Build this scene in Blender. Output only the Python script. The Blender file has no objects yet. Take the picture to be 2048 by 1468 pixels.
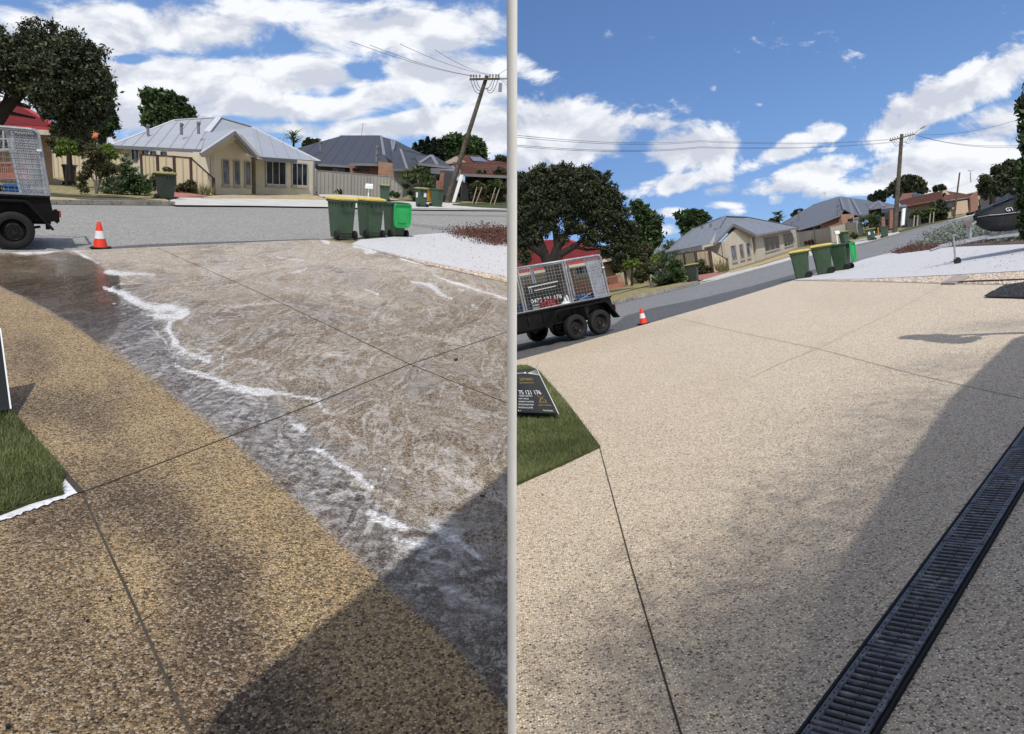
import bpy, bmesh, math, random
import numpy as np
from mathutils import Vector, Matrix, noise as mnoise

# ------------------------------------------------------------------ camera, sky, sun, exposure
S = bpy.context.scene
COL = S.collection
F = 1500.0                       # focal length in units of a 2048-wide frame
CX, CY = 1024.0, 734.0
EYE = 1.5

def cray(px, py):
    return Vector(((px - CX) / F, (CY - py) / F, -1.0))

class Place:
    """One driveway and its street: its own level ground, seen by the shared camera."""
    def __init__(self, hl, hr, side):
        u = cray(2048, hr).cross(cray(0, hl)).normalized()
        if u.y < 0: u = -u
        f = Vector((0, 0, -1))
        y = (f - u * f.dot(u)).normalized()
        x = y.cross(u)
        self.C = Matrix((x, y, u))
        self.cam = Matrix.Translation((0, 0, EYE)) @ self.C.to_4x4()
        self.M = Matrix.Identity(4)
        self.side = side
    def d(self, px, py): return self.C @ cray(px, py)
    def g(self, px, py, z=0.0):
        d = self.d(px, py); t = (z - EYE) / d.z
        if t <= 0: t = 4000.0
        return Vector((d.x * t, d.y * t, z))
    def at(self, px, py, Y):
        d = self.d(px, py); t = Y / d.y
        return Vector((d.x * t, Y, EYE + d.z * t))
    def proj(self, p):
        c = self.C.transposed() @ (Vector(p) - Vector((0, 0, EYE)))
        return CX + F * c.x / -c.z, CY - F * c.y / -c.z
    def hz(self, base, py):
        lo, hi = 0.0, 40.0
        for _ in range(40):
            m = (lo + hi) / 2
            if self.proj((base.x, base.y, m))[1] > py: lo = m
            else: hi = m
        return lo
    def seam_normal(self):           # local plane through the camera that parts the two places
        return (self.C @ Vector((1, 0, 0)))

A = Place(295.0, 438.0, -1)
B = Place(470 + .175 * 1605, 470 - .175 * (2048 - 1605), 1)
B.M = A.cam @ B.cam.inverted()

cam_d = bpy.data.cameras.new("camera"); cam = bpy.data.objects.new("camera", cam_d)
COL.objects.link(cam); cam.matrix_world = A.cam
cam_d.sensor_width = 36; cam_d.lens = 36 * F / 2048; cam_d.clip_end = 6000; cam_d.clip_start = 0.05
S.camera = cam

TH = math.radians(45)
sun_dir = (A.C @ Vector((0, math.sin(TH), math.cos(TH)))).normalized()   # towards the sun
sl = bpy.data.lights.new("sun", 'SUN'); so = bpy.data.objects.new("sun", sl); COL.objects.link(so)
sl.energy = 3.6; sl.angle = math.radians(0.53); sl.color = (1.0, 0.945, 0.86)
so.rotation_euler = sun_dir.to_track_quat('Z', 'Y').to_euler()
SUN_EL = math.asin(sun_dir.z); SUN_AZ = math.atan2(sun_dir.x, sun_dir.y)

S.view_settings.view_transform = 'Standard'; S.view_settings.look = 'None'
S.view_settings.exposure = 0.0; S.view_settings.gamma = 1.0
S.render.engine = 'CYCLES'
S.cycles.use_denoising = True
S.cycles.max_bounces = 6; S.cycles.diffuse_bounces = 3; S.cycles.glossy_bounces = 3
S.cycles.transparent_max_bounces = 8; S.cycles.caustics_reflective = False; S.cycles.caustics_refractive = False

class NT:
    """small helper for node trees"""
    def __init__(self, tree): self.t = tree; self.n = tree.nodes; self.l = tree.links
    def add(self, typ, **kw):
        nd = self.n.new(typ)
        for k, v in kw.items():
            if k == 'inp':
                for i, val in v.items():
                    if hasattr(val, 'is_output') or isinstance(val, bpy.types.NodeSocket): self.l.new(val, nd.inputs[i])
                    else: nd.inputs[i].default_value = val
            else: setattr(nd, k, v)
        return nd
    def math(self, op, a, b=0.0, c=None, clamp=False):
        i = {0: a, 1: b}
        if c is not None: i[2] = c
        nd = self.add('ShaderNodeMath', operation=op, inp=i); nd.use_clamp = clamp
        return nd.outputs[0]
    def mix(self, fac, a, b, typ='MIX'):
        nd = self.n.new('ShaderNodeMix'); nd.data_type = 'RGBA'; nd.blend_type = typ
        for sock, v in ((nd.inputs[0], fac), (nd.inputs[6], a), (nd.inputs[7], b)):
            if isinstance(v, bpy.types.NodeSocket): self.l.new(v, sock)
            else: sock.default_value = v if not isinstance(v, tuple) or len(v) == 4 else (*v, 1)
        return nd.outputs[2]
    def smooth(self, v, a, b, o0=0.0, o1=1.0):
        nd = self.add('ShaderNodeMapRange', interpolation_type='SMOOTHSTEP', inp={0: v, 1: a, 2: b, 3: o0, 4: o1})
        return nd.outputs[0]
    def noise(self, vec, scale, detail=4, rough=.55, dist=0.0):
        nd = self.add('ShaderNodeTexNoise', inp={'Vector': vec, 'Scale': scale, 'Detail': detail, 'Roughness': rough, 'Distortion': dist})
        return nd
    def vmath(self, op, a, b=None):
        i = {0: a}
        if b is not None: i[1] = b
        nd = self.add('ShaderNodeVectorMath', operation=op, inp=i)
        return nd

# ---- world: Nishita sky with clouds placed by direction
W = bpy.data.worlds.new("World"); S.world = W; W.use_nodes = True
W.node_tree.nodes.clear()
w = NT(W.node_tree)
sky = w.add('ShaderNodeTexSky'); sky.sky_type = 'NISHITA'; sky.sun_disc = False
sky.sun_elevation = SUN_EL; sky.sun_rotation = SUN_AZ; sky.air_density = 1.0; sky.dust_density = 0.15; sky.ozone_density = 1.6
gen = w.add('ShaderNodeTexCoord').outputs['Generated']
Rw = A.C
ax = [tuple(Rw @ Vector(v)) for v in ((1, 0, 0), (0, 1, 0), (0, 0, -1))]
dx, dy, dz = [w.vmath('DOT_PRODUCT', gen, a).outputs['Value'] for a in ax]
dzc = w.math('MAXIMUM', dz, 0.12)
gx = w.math('DIVIDE', dx, dzc); gy = w.math('DIVIDE', dy, dzc)
gv = w.add('ShaderNodeCombineXYZ', inp={0: gx, 1: gy, 2: 0.0}).outputs[0]

def cloud_field(blobs):
    out = None
    for (px, py, rx, ry, ang, amp) in blobs:
        mp = w.add('ShaderNodeMapping', vector_type='TEXTURE')
        w.l.new(gv, mp.inputs[0])
        mp.inputs['Location'].default_value = ((px - CX) / F, (CY - py) / F, 0)
        mp.inputs['Rotation'].default_value = (0, 0, math.radians(ang))
        mp.inputs['Scale'].default_value = (rx / F, ry / F, 1)
        ln = w.vmath('LENGTH', mp.outputs[0]).outputs['Value']
        v = w.smooth(ln, 1.35, 0.0, 0.0, amp)
        out = v if out is None else w.math('MAXIMUM', out, v)
    return out

def cloud_layer(blobs, holes, nscale, rot, stretch, k, lo, hi, base=0.0):
    mp = w.add('ShaderNodeMapping'); w.l.new(gv, mp.inputs[0])
    mp.inputs['Rotation'].default_value = (0, 0, math.radians(rot)); mp.inputs['Scale'].default_value = (1, stretch, 1)
    n1 = w.noise(mp.outputs[0], nscale, 10, .62, .35).outputs[0]
    f = cloud_field(blobs)
    f = w.math('ADD', f, base)
    if holes: f = w.math('SUBTRACT', f, cloud_field(holes))
    f = w.math('MULTIPLY_ADD', w.math('SUBTRACT', n1, .5), k, f)
    mask = w.smooth(f, lo, hi)
    # shade: bright tops, grey undersides
    up = w.vmath('ADD', gv, (0.0, .022, 0.0)).outputs[0]
    mp2 = w.add('ShaderNodeMapping'); w.l.new(up, mp2.inputs[0])
    mp2.inputs['Rotation'].default_value = (0, 0, math.radians(rot)); mp2.inputs['Scale'].default_value = (1, stretch, 1)
    n2 = w.noise(mp2.outputs[0], nscale, 6, .55, .35).outputs[0]
    n3 = w.noise(mp.outputs[0], nscale, 6, .55, .35).outputs[0]
    n4 = w.noise(mp.outputs[0], nscale * .45, 3, .5, .1).outputs[0]
    sh = w.math('MULTIPLY_ADD', w.math('SUBTRACT', n3, n2), 5.5, .62)
    sh = w.math('ADD', sh, w.math('MULTIPLY', w.math('SUBTRACT', n4, .5), 1.6))
    thick = w.smooth(f, lo + .1, lo + .75)
    sh = w.math('SUBTRACT', sh, w.math('MULTIPLY', thick, .22), clamp=True)
    return mask, sh

blA = [(330, 165, 260, 60, 0, .95), (560, 150, 230, 45, 0, .9), (300, 235, 160, 40, 0, .75), (560, 215, 210, 32, -2, .85),
       (760, 200, 110, 38, 5, .8), (900, 160, 200, 60, 0, .95), (820, 245, 230, 35, 8, .75), (960, 260, 120, 60, 0, .8),
       (570, 258, 120, 16, 0, .6), (420, 220, 90, 25, 0, .6), (40, 200, 80, 60, 0, .6), (700, 265, 170, 14, 0, .55),
       (250, 60, 320, 60, 0, .8), (800, 60, 260, 55, 0, .8), (550, 20, 200, 40, 0, .5)]
hoA = [(735, 145, 60, 22, -15, .75), (440, 245, 60, 18, 10, .4), (780, 215, 70, 26, 10, .6), (255, 120, 45, 12, 0, .6), (530, 280, 60, 10, 0, .4), (690, 190, 30, 20, 0, .4)]
blB = [(1130, 265, 150, 62, -8, 1.0), (1300, 250, 60, 22, 0, .5), (1380, 305, 115, 42, 4, .95), (1350, 365, 120, 24, 8, .85), (1440, 380, 50, 14, 0, .6),
       (1040, 320, 80, 50, 0, .9), (1050, 135, 60, 26, -20, .75), (1085, 190, 14, 10, 0, .45), (1230, 355, 24, 9, 0, .5),
       (1560, 305, 90, 20, 22, .85), (1665, 264, 46, 22, 4, .85), (1660, 298, 32, 9, 12, .6), (1620, 350, 150, 26, 17, .95), (1550, 400, 30, 20, 0, .7), (1500, 420, 60, 8, 5, .45),
       (1860, 215, 200, 42, 26, 1.0), (1990, 150, 110, 45, 25, .9), (1900, 300, 170, 38, 18, .9), (1790, 345, 160, 30, 15, .85), (1990, 260, 120, 50, 15, .8), (1960, 340, 160, 30, 15, .8),
       (1700, 375, 120, 16, 12, .7), (1330, 425, 70, 10, 0, .6), (1480, 410, 80, 10, 0, .5), (1510, 209, 28, 8, 0, .36), (1430, 180, 14, 8, 0, .34), (1300, 460, 60, 14, 0, .6)]
mA, sA = cloud_layer(blA, hoA, 10.5, 4, 1.75, 1.9, .14, .62, .16)
mB, sB = cloud_layer([(a, b, c * 1.3, d * 1.45, e, f) for a, b, c, d, e, f in blB], None, 10.0, -12, 1.5, 2.4, .26, .62)
sideB = w.smooth(gx, -.004, .004)
infront = w.smooth(dz, .25, .45)
# unseen clouds behind the viewer, thickened to whiten the ambient light
mpb = w.noise(gen, 2.6, 6, .55).outputs[0]
mBack = w.smooth(mpb, .40, .54)
mask = w.add('ShaderNodeMix', inp={0: sideB, 2: mA, 3: mB}).outputs[0]
mask = w.add('ShaderNodeMix', inp={0: infront, 2: mBack, 3: mask}).outputs[0]
shade = w.add('ShaderNodeMix', inp={0: sideB, 2: sA, 3: sB}).outputs[0]
SK = 0.1
ccol = w.mix(shade, (6.2, 6.6, 7.6, 1), (9.6, 9.8, 10.2, 1))
skc = w.mix(1.0, sky.outputs[0], (.84, 1.0, 1.28, 1), 'MULTIPLY')
out = w.mix(mask, skc, ccol)
# each place reads the sky above its own horizon
bx, by, bz = [w.vmath('DOT_PRODUCT', gen, tuple(B.M.to_3x3() @ Vector(v))).outputs['Value'] for v in ((1, 0, 0), (0, 1, 0), (0, 0, 1))]
vb = w.add('ShaderNodeCombineXYZ', inp={0: bx, 1: by, 2: bz}).outputs[0]
vv = w.add('ShaderNodeMix', data_type='VECTOR'); w.l.new(w.math('MULTIPLY', sideB, infront), vv.inputs[0]); w.l.new(gen, vv.inputs[4]); w.l.new(vb, vv.inputs[5])
sv = w.add('ShaderNodeSeparateXYZ', inp={0: vv.outputs[1]})
zz = w.math('MAXIMUM', w.math('MULTIPLY_ADD', sv.outputs[2], .85, .13), .06)
sv2 = w.add('ShaderNodeCombineXYZ', inp={0: sv.outputs[0], 1: sv.outputs[1], 2: zz})
w.l.new(w.vmath('NORMALIZE', sv2.outputs[0]).outputs[0], sky.inputs[0])
bg = w.add('ShaderNodeBackground', inp={0: out, 1: SK})
wo = w.add('ShaderNodeOutputWorld'); w.l.new(bg.outputs[0], wo.inputs[0])

# ------------------------------------------------------------------ materials
MATS = {}
def srgb(r, g, b):
    f = lambda c: (c / 255 / 12.92) if c / 255 <= .04045 else ((c / 255 + .055) / 1.055) ** 2.4
    return (f(r), f(g), f(b))
def mat(name, col, rough=.7, var=.15, scale=6.0, metal=0.0, bump=0.0, bscale=40.0, spec=.5, col2=None, detail=4, noise2=None, coat=0):
    if name in MATS: return MATS[name]
    m = bpy.data.materials.new(name); m.use_nodes = True
    m.node_tree.nodes.clear(); t = NT(m.node_tree)
    tc = t.add('ShaderNodeTexCoord').outputs['Object']
    b = t.add('ShaderNodeBsdfPrincipled', inp={'Roughness': rough, 'Metallic': metal, 'Specular IOR Level': spec, 'Coat Weight': coat})
    n = t.noise(tc, scale, detail, .6).outputs[0]
    n = t.smooth(n, .3, .7)
    c2 = col2 or tuple(c * (1 - var) for c in col)
    c = t.mix(n, (*c2, 1), (*(min(1, x * (1 + var * .5)) for x in col), 1))
    if noise2:                       # (scale, colour, lo, hi)
        n2 = t.smooth(t.noise(tc, noise2[0], 5, .6).outputs[0], noise2[2], noise2[3])
        c = t.mix(n2, c, (*noise2[1], 1))
    t.l.new(c, b.inputs['Base Color'])
    if bump:
        bn = t.add('ShaderNodeBump', inp={'Strength': 1.0, 'Distance': bump, 'Height': t.noise(tc, bscale, 4, .6).outputs[0]})
        t.l.new(bn.outputs[0], b.inputs['Normal'])
    o = t.add('ShaderNodeOutputMaterial'); t.l.new(b.outputs[0], o.inputs[0])
    MATS[name] = m; return m

def leafmat(name, c1, c2, rough=.55, trans=.25):
    m = bpy.data.materials.new(name); m.use_nodes = True
    m.node_tree.nodes.clear(); t = NT(m.node_tree)
    a = t.add('ShaderNodeAttribute', attribute_name='v')
    c = t.mix(a.outputs['Fac'], (*c1, 1), (*c2, 1))
    b = t.add('ShaderNodeBsdfPrincipled', inp={'Roughness': rough, 'Base Color': c, 'Specular IOR Level': .3})
    tr = t.add('ShaderNodeBsdfTranslucent', inp={0: c})
    mx = t.add('ShaderNodeMixShader', inp={0: trans, 1: b.outputs[0], 2: tr.outputs[0]})
    o = t.add('ShaderNodeOutputMaterial'); t.l.new(mx.outputs[0], o.inputs[0])
    MATS[name] = m; return m

def brickmat(name, c1, c2, mortar, scale=1.0, bw=.23, bh=.08):
    m = bpy.data.materials.new(name); m.use_nodes = True
    m.node_tree.nodes.clear(); t = NT(m.node_tree)
    tc = t.add('ShaderNodeTexCoord').outputs['Object']
    sx = t.add('ShaderNodeSeparateXYZ', inp={0: tc})
    xy = t.math('ADD', sx.outputs[0], sx.outputs[1])
    cv = t.add('ShaderNodeCombineXYZ', inp={0: xy, 1: sx.outputs[2], 2: 0.0})
    br = t.add('ShaderNodeTexBrick', inp={'Vector': cv.outputs[0], 'Color1': (*c1, 1), 'Color2': (*c2, 1), 'Mortar': (*mortar, 1), 'Scale': scale, 'Mortar Size': .012, 'Brick Width': bw, 'Row Height': bh})
    n = t.noise(tc, 3.0, 4).outputs[0]
    c = t.mix(t.math('MULTIPLY', n, .4), br.outputs[0], (*[x * .6 for x in c1], 1))
    b = t.add('ShaderNodeBsdfPrincipled', inp={'Roughness': .85, 'Base Color': c})
    o = t.add('ShaderNodeOutputMaterial'); t.l.new(b.outputs[0], o.inputs[0])
    MATS[name] = m; return m

def pebblemat(name, cell=96.0, contrast=1.0):
    """exposed aggregate concrete: stones, cement, dirt tint, wet film, soap foam (vertex attributes hold the real stains)"""
    m = bpy.data.materials.new(name); m.use_nodes = True
    m.node_tree.nodes.clear(); t = NT(m.node_tree)
    tc0 = t.add('ShaderNodeTexCoord').outputs['Object']
    wob = t.noise(tc0, 40, 2).outputs['Color']
    tc = t.vmath('ADD', tc0, t.vmath('SCALE', wob).outputs[0]).outputs[0]
    t.n[-2].inputs['Scale'].default_value = .006
    v = t.add('ShaderNodeTexVoronoi', feature='F1', inp={'Vector': tc, 'Scale': cell, 'Randomness': .95})
    r = t.add('ShaderNodeSeparateColor', inp={0: v.outputs['Color']})
    ramp = t.add('ShaderNodeValToRGB'); t.l.new(r.outputs[0], ramp.inputs[0])
    e = ramp.color_ramp.elements
    pts = [(0, (.10, .07, .05)), (.07, (.22, .17, .13)), (.17, (.52, .42, .31)), (.34, (.78, .68, .54)), (.48, (.92, .82, .66)), (.62, (.66, .61, .55)), (.74, (1.0, .93, .80)), (.86, (.84, .70, .52)), (.95, (1.0, .98, .92))]
    e[0].position = 0; e[0].color = (*pts[0][1], 1); e[1].position = pts[1][0]; e[1].color = (*pts[1][1], 1)
    for p, c in pts[2:]:
        x = e.new(p); x.color = (*c, 1)
    ramp.color_ramp.interpolation = 'CONSTANT'
    edge = t.smooth(v.outputs['Distance'], .62, .30)          # 1 = stone, 0 = cement between stones
    stone = t.mix(edge, (.50, .44, .35, 1), ramp.outputs[0])
    tint = t.add('ShaderNodeAttribute', attribute_name='tint').outputs['Color']
    c = t.mix(1.0, stone, tint, 'MULTIPLY')
    dirt = t.math('SUBTRACT', 1.0, t.add('ShaderNodeSeparateColor', inp={0: tint}).outputs[1], clamp=True)
    sp_ = t.math('LESS_THAN', r.outputs[1], t.math('MULTIPLY_ADD', dirt, .60, .07))
    c = t.mix(t.math('MULTIPLY', sp_, .66), c, t.mix(1.0, c, (.22, .20, .19, 1), 'MULTIPLY'))
    br_ = t.math('GREATER_THAN', r.outputs[2], .90)
    c = t.mix(t.math('MULTIPLY', br_, t.math('MULTIPLY', dirt, .55, clamp=True)), c, (.66, .60, .50, 1))
    n1 = t.noise(tc0, 2.3, 6, .65).outputs[0]; n2 = t.noise(tc0, 16, 5, .6).outputs[0]; n3 = t.noise(tc0, 60, 4, .6).outputs[0]
    c = t.mix(t.math('MULTIPLY', t.smooth(n1, .35, .7, 0.0, .5), t.math('ADD', dirt, .12)), c, t.mix(1.0, c, (.6, .56, .52, 1), 'MULTIPLY'))
    wet = t.add('ShaderNodeAttribute', attribute_name='wet').outputs['Fac']
    wetn = t.math('MULTIPLY_ADD', t.math('SUBTRACT', n1, .5), .35, wet)
    wetm = t.smooth(wetn, .35, .62)
    c = t.mix(t.math('MULTIPLY', wetm, .62), c, t.mix(1.0, c, (.36, .315, .27, 1), 'MULTIPLY'))
    # webby film of suds broken by dark cracks
    web = t.add('ShaderNodeAttribute', attribute_name='web').outputs['Fac']
    wv = t.vmath('ADD', tc0, t.vmath('SCALE', t.noise(tc0, 9, 3).outputs['Color']).outputs[0]).outputs[0]
    t.n[-2].inputs['Scale'].default_value = .30
    mpw = t.add('ShaderNodeMapping', inp={0: wv}); mpw.inputs['Scale'].default_value = (1, .45, 1)
    vw = t.add('ShaderNodeTexVoronoi', feature='DISTANCE_TO_EDGE', inp={'Vector': mpw.outputs[0], 'Scale': 24.0})
    film = t.smooth(vw.outputs['Distance'], .03, .22)
    film = t.math('MULTIPLY', film, t.smooth(n2, .38, .62))
    wmask = t.math('MULTIPLY', film, t.math('MULTIPLY', web, t.smooth(n1, .3, .6, .35, 1.0)))
    c = t.mix(t.math('MULTIPLY', wmask, .62), c, (.62, .59, .56, 1))
    # thin swirls of soapy film drawn out by the run-off
    fa = t.add('ShaderNodeAttribute', attribute_name='film').outputs['Fac']
    rz = t.add('ShaderNodeMapping', inp={0: tc0}); rz.inputs['Rotation'].default_value = (0, 0, .9); rz.inputs['Scale'].default_value = (1.0, .32, 1)
    f1 = t.noise(rz.outputs[0], 2.2, 6, .62, 1.4).outputs[0]; f2 = t.noise(rz.outputs[0], 5.5, 5, .6, 2.0).outputs[0]
    l1 = t.smooth(t.math('ABSOLUTE', t.math('SUBTRACT', f1, .5)), .045, .0); l2 = t.smooth(t.math('ABSOLUTE', t.math('SUBTRACT', f2, .52)), .05, .0)
    veil = t.smooth(f1, .50, .66, 0.0, .55)
    ln = t.math('MAXIMUM', t.math('MULTIPLY', l1, .8), t.math('MAXIMUM', t.math('MULTIPLY', l2, .5), veil))
    ln = t.math('MULTIPLY', ln, t.smooth(n2, .34, .6, .25, 1.0))
    c = t.mix(t.math('MULTIPLY', t.math('MULTIPLY', ln, fa), .78, clamp=True), c, (.74, .73, .73, 1))
    # foam
    foam = t.add('ShaderNodeAttribute', attribute_name='foam').outputs['Fac']
    fn = t.math('MULTIPLY_ADD', t.math('SUBTRACT', n2, .5), 1.05, foam)
    fn = t.math('MULTIPLY_ADD', t.math('SUBTRACT', n3, .5), .65, fn)
    fm = t.smooth(fn, .30, .92)
    fcol = t.mix(t.smooth(n3, .35, .65), (.60, .61, .63, 1), (.90, .90, .92, 1))
    c = t.mix(t.math('MULTIPLY', fm, t.smooth(n3, .3, .6, .5, .93)), c, fcol)
    rough = t.math('SUBTRACT', .78, t.math('MULTIPLY', wetm, .46))
    pud = t.add('ShaderNodeAttribute', attribute_name='puddle').outputs['Fac']
    rough = t.math('SUBTRACT', rough, t.math('MULTIPLY', pud, .3), clamp=True)
    rough = t.math('MAXIMUM', rough, t.math('MULTIPLY', fm, .7))
    b = t.add('ShaderNodeBsdfPrincipled', inp={'Base Color': c, 'Roughness': rough, 'Specular IOR Level': .4})
    h = t.math('MULTIPLY', edge, t.math('SUBTRACT', 1.0, t.math('MULTIPLY', pud, .9)))
    h = t.math('MULTIPLY', h, t.math('SUBTRACT', 1.0, t.math('MULTIPLY', wetm, .35)))
    h = t.math('ADD', h, t.math('MULTIPLY', fm, 1.5))
    bn = t.add('ShaderNodeBump', inp={'Strength': 1.0, 'Distance': .0055, 'Height': h})
    t.l.new(bn.outputs[0], b.inputs['Normal'])
    o = t.add('ShaderNodeOutputMaterial'); t.l.new(b.outputs[0], o.inputs[0])
    MATS[name] = m; return m

def speckmat(name, base, dark, light, cell, rough=.85, big=None, bump=.003):
    """asphalt, gravel, mulch: voronoi grains"""
    m = bpy.data.materials.new(name); m.use_nodes = True
    m.node_tree.nodes.clear(); t = NT(m.node_tree)
    tc = t.add('ShaderNodeTexCoord').outputs['Object']
    v = t.add('ShaderNodeTexVoronoi', feature='F1', inp={'Vector': tc, 'Scale': cell})
    r = t.add('ShaderNodeSeparateColor', inp={0: v.outputs['Color']})
    c = t.mix(t.smooth(r.outputs[0], 0, .5), (*dark, 1), (*base, 1)); c = t.mix(t.smooth(r.outputs[0], .6, 1), c, (*light, 1))
    n = t.noise(tc, .8, 7, .65).outputs[0]
    b2 = big or tuple(x * .75 for x in base)
    c = t.mix(t.smooth(n, .4, .7, 0.0, .55), c, (*b2, 1))
    v2 = t.add('ShaderNodeTexVoronoi', feature='F1', inp={'Vector': tc, 'Scale': cell / 5})
    c = t.mix(t.smooth(v2.outputs['Distance'], .1, .9, 0.0, .25), c, (*dark, 1))
    b = t.add('ShaderNodeBsdfPrincipled', inp={'Base Color': c, 'Roughness': rough})
    bn = t.add('ShaderNodeBump', inp={'Strength': .9, 'Distance': bump, 'Height': t.math('SUBTRACT', 1.0, v.outputs['Distance'])})
    t.l.new(bn.outputs[0], b.inputs['Normal'])
    o = t.add('ShaderNodeOutputMaterial'); t.l.new(b.outputs[0], o.inputs[0])
    MATS[name] = m; return m

def glassmat(name, col, rough=.08):
    m = bpy.data.materials.new(name); m.use_nodes = True
    m.node_tree.nodes.clear(); t = NT(m.node_tree)
    tc = t.add('ShaderNodeTexCoord').outputs['Object']
    n = t.noise(tc, 1.6, 3).outputs[0]
    wv = t.add('ShaderNodeTexWave', inp={'Vector': tc, 'Scale': 4.0, 'Distortion': 1.5}); wv.bands_direction = 'X'
    c = t.mix(t.smooth(n, .35, .65), (*col, 1), (*(x * 2.2 + .02 for x in col), 1))
    c = t.mix(t.math('MULTIPLY', wv.outputs['Fac'], .35), c, (*(x * .4 for x in col), 1))
    b = t.add('ShaderNodeBsdfPrincipled', inp={'Base Color': c, 'Roughness': rough, 'Specular IOR Level': .7})
    o = t.add('ShaderNodeOutputMaterial'); t.l.new(b.outputs[0], o.inputs[0])
    MATS[name] = m; return m
# ------------------------------------------------------------------ mesh helpers
from mathutils.geometry import tessellate_polygon
def V(*a): return Vector(a)

class MB:
    def __init__(self): self.v = []; self.f = []
    def poly(self, pts):
        k = len(self.v); self.v += [Vector(p) for p in pts]; self.f.append(tuple(range(k, k + len(pts)))); return self
    def prism(self, pts, off):
        """polygon pts swept by vector off, closed"""
        off = Vector(off); n = len(pts); k = len(self.v)
        self.v += [Vector(p) for p in pts] + [Vector(p) + off for p in pts]
        self.f.append(tuple(range(k + n - 1, k - 1, -1))); self.f.append(tuple(range(k + n, k + 2 * n)))
        for i in range(n):
            j = (i + 1) % n; self.f.append((k + i, k + j, k + n + j, k + n + i))
        return self
    def box(self, c, s, R=None):
        c = Vector(c); hx, hy, hz = s[0] / 2, s[1] / 2, s[2] / 2
        ps = [V(-hx, -hy, -hz), V(hx, -hy, -hz), V(hx, hy, -hz), V(-hx, hy, -hz)]
        off = V(0, 0, 2 * hz)
        if R is not None: ps = [R @ p for p in ps]; off = R @ off
        return self.prism([c + p for p in ps], off)
    def bar(self, p, q, wd, h=None, up=(0, 0, 1)):
        """rectangular bar from p to q"""
        p, q = Vector(p), Vector(q); d = q - p
        if d.length < 1e-6: return self
        h = wd if h is None else h
        up = Vector(up); s = d.cross(up)
        if s.length < 1e-5: s = d.cross(Vector((1, 0.01, 0)))
        s.normalize(); n = s.cross(d).normalized()
        a, b = s * wd / 2, n * h / 2
        return self.prism([p - a - b, p + a - b, p + a + b, p - a + b], d)
    def tube(self, pts, rad, n=8, cap=True):
        pts = [Vector(p) for p in pts]
        if not hasattr(rad, '__len__'): rad = [rad] * len(pts)
        k = len(self.v); prev = None
        for i, p in enumerate(pts):
            d = (pts[min(i + 1, len(pts) - 1)] - pts[max(i - 1, 0)]).normalized()
            if prev is None:
                s = d.cross(V(0, 0, 1)); s = s if s.length > .05 else d.cross(V(1, 0, 0))
            else: s = prev - d * prev.dot(d)
            s.normalize(); prev = s; t = d.cross(s)
            for j in range(n):
                a = 2 * math.pi * j / n
                self.v.append(p + (s * math.cos(a) + t * math.sin(a)) * rad[i])
        for i in range(len(pts) - 1):
            for j in range(n):
                a = k + i * n + j; b = k + i * n + (j + 1) % n
                self.f.append((a, b, b + n, a + n))
        if cap:
            self.f.append(tuple(k + j for j in range(n - 1, -1, -1))); e = k + (len(pts) - 1) * n
            self.f.append(tuple(e + j for j in range(n)))
        return self
    def cyl(self, c, axis, r, L, n=20):
        axis = Vector(axis).normalized(); c = Vector(c)
        return self.tube([c - axis * L / 2, c + axis * L / 2], r, n)
    def lathe(self, prof, c=(0, 0, 0), n=24, axis=None):
        """prof = [(r, z)...] about local z (or axis)"""
        c = Vector(c); R = Matrix.Identity(3) if axis is None else V(0, 0, 1).rotation_difference(Vector(axis)).to_matrix()
        k = len(self.v)
        for r, z in prof:
            for j in range(n):
                a = 2 * math.pi * j / n
                self.v.append(c + R @ V(r * math.cos(a), r * math.sin(a), z))
        for i in range(len(prof) - 1):
            for j in range(n):
                a = k + i * n + j; b = k + i * n + (j + 1) % n
                self.f.append((a, b, b + n, a + n))
        return self
    def loft(self, rings, cap=True):
        k = len(self.v); n = len(rings[0])
        for r in rings: self.v += [Vector(p) for p in r]
        for i in range(len(rings) - 1):
            for j in range(n):
                a = k + i * n + j; b = k + i * n + (j + 1) % n
                self.f.append((a, b, b + n, a + n))
        if cap:
            self.f.append(tuple(k + j for j in range(n - 1, -1, -1))); e = k + (len(rings) - 1) * n
            self.f.append(tuple(e + j for j in range(n)))
        return self
    def slab(self, polys, th):
        """polygons (shared edges allowed) given downward thickness th; closed along free edges"""
        key = lambda p: (round(p.x, 3), round(p.y, 3), round(p.z, 3))
        cnt = {}
        for pl in polys:
            for i in range(len(pl)):
                a, b = key(Vector(pl[i])), key(Vector(pl[(i + 1) % len(pl)]))
                cnt[frozenset((a, b))] = cnt.get(frozenset((a, b)), 0) + 1
        dn = V(0, 0, -th)
        for pl in polys:
            pl = [Vector(p) for p in pl]
            for tr in tessellate_polygon([pl]):
                q = [pl[i] for i in tr]; self.poly(q); self.poly([p + dn for p in reversed(q)])
            for i in range(len(pl)):
                a, b = pl[i], pl[(i + 1) % len(pl)]
                if cnt[frozenset((key(a), key(b)))] == 1 and (a - b).length > 1e-4: self.poly([a + dn, b + dn, b, a])
        return self
    def stripes(self, pl, d, sp, wd, h, start=.5, whole=True):
        """raised ribs on a polygon along direction d"""
        pl = [Vector(p) for p in pl]
        if whole and len(pl) > 3:
            for tr in tessellate_polygon([pl]): self.stripes([pl[i] for i in tr], d, sp, wd, h, 0, False)
            return self
        n = (pl[1] - pl[0]).cross(pl[2] - pl[1]).normalized()
        if n.z < 0: n = -n
        if abs(n.z) < .05 and n.y > 0: n = -n
        d = Vector(d); d = (d - n * d.dot(n)).normalized(); s = n.cross(d).normalized(); o = V(0, 0, 0)
        us = [(p - o).dot(s) for p in pl]; u = math.ceil(min(us) / sp) * sp
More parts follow.
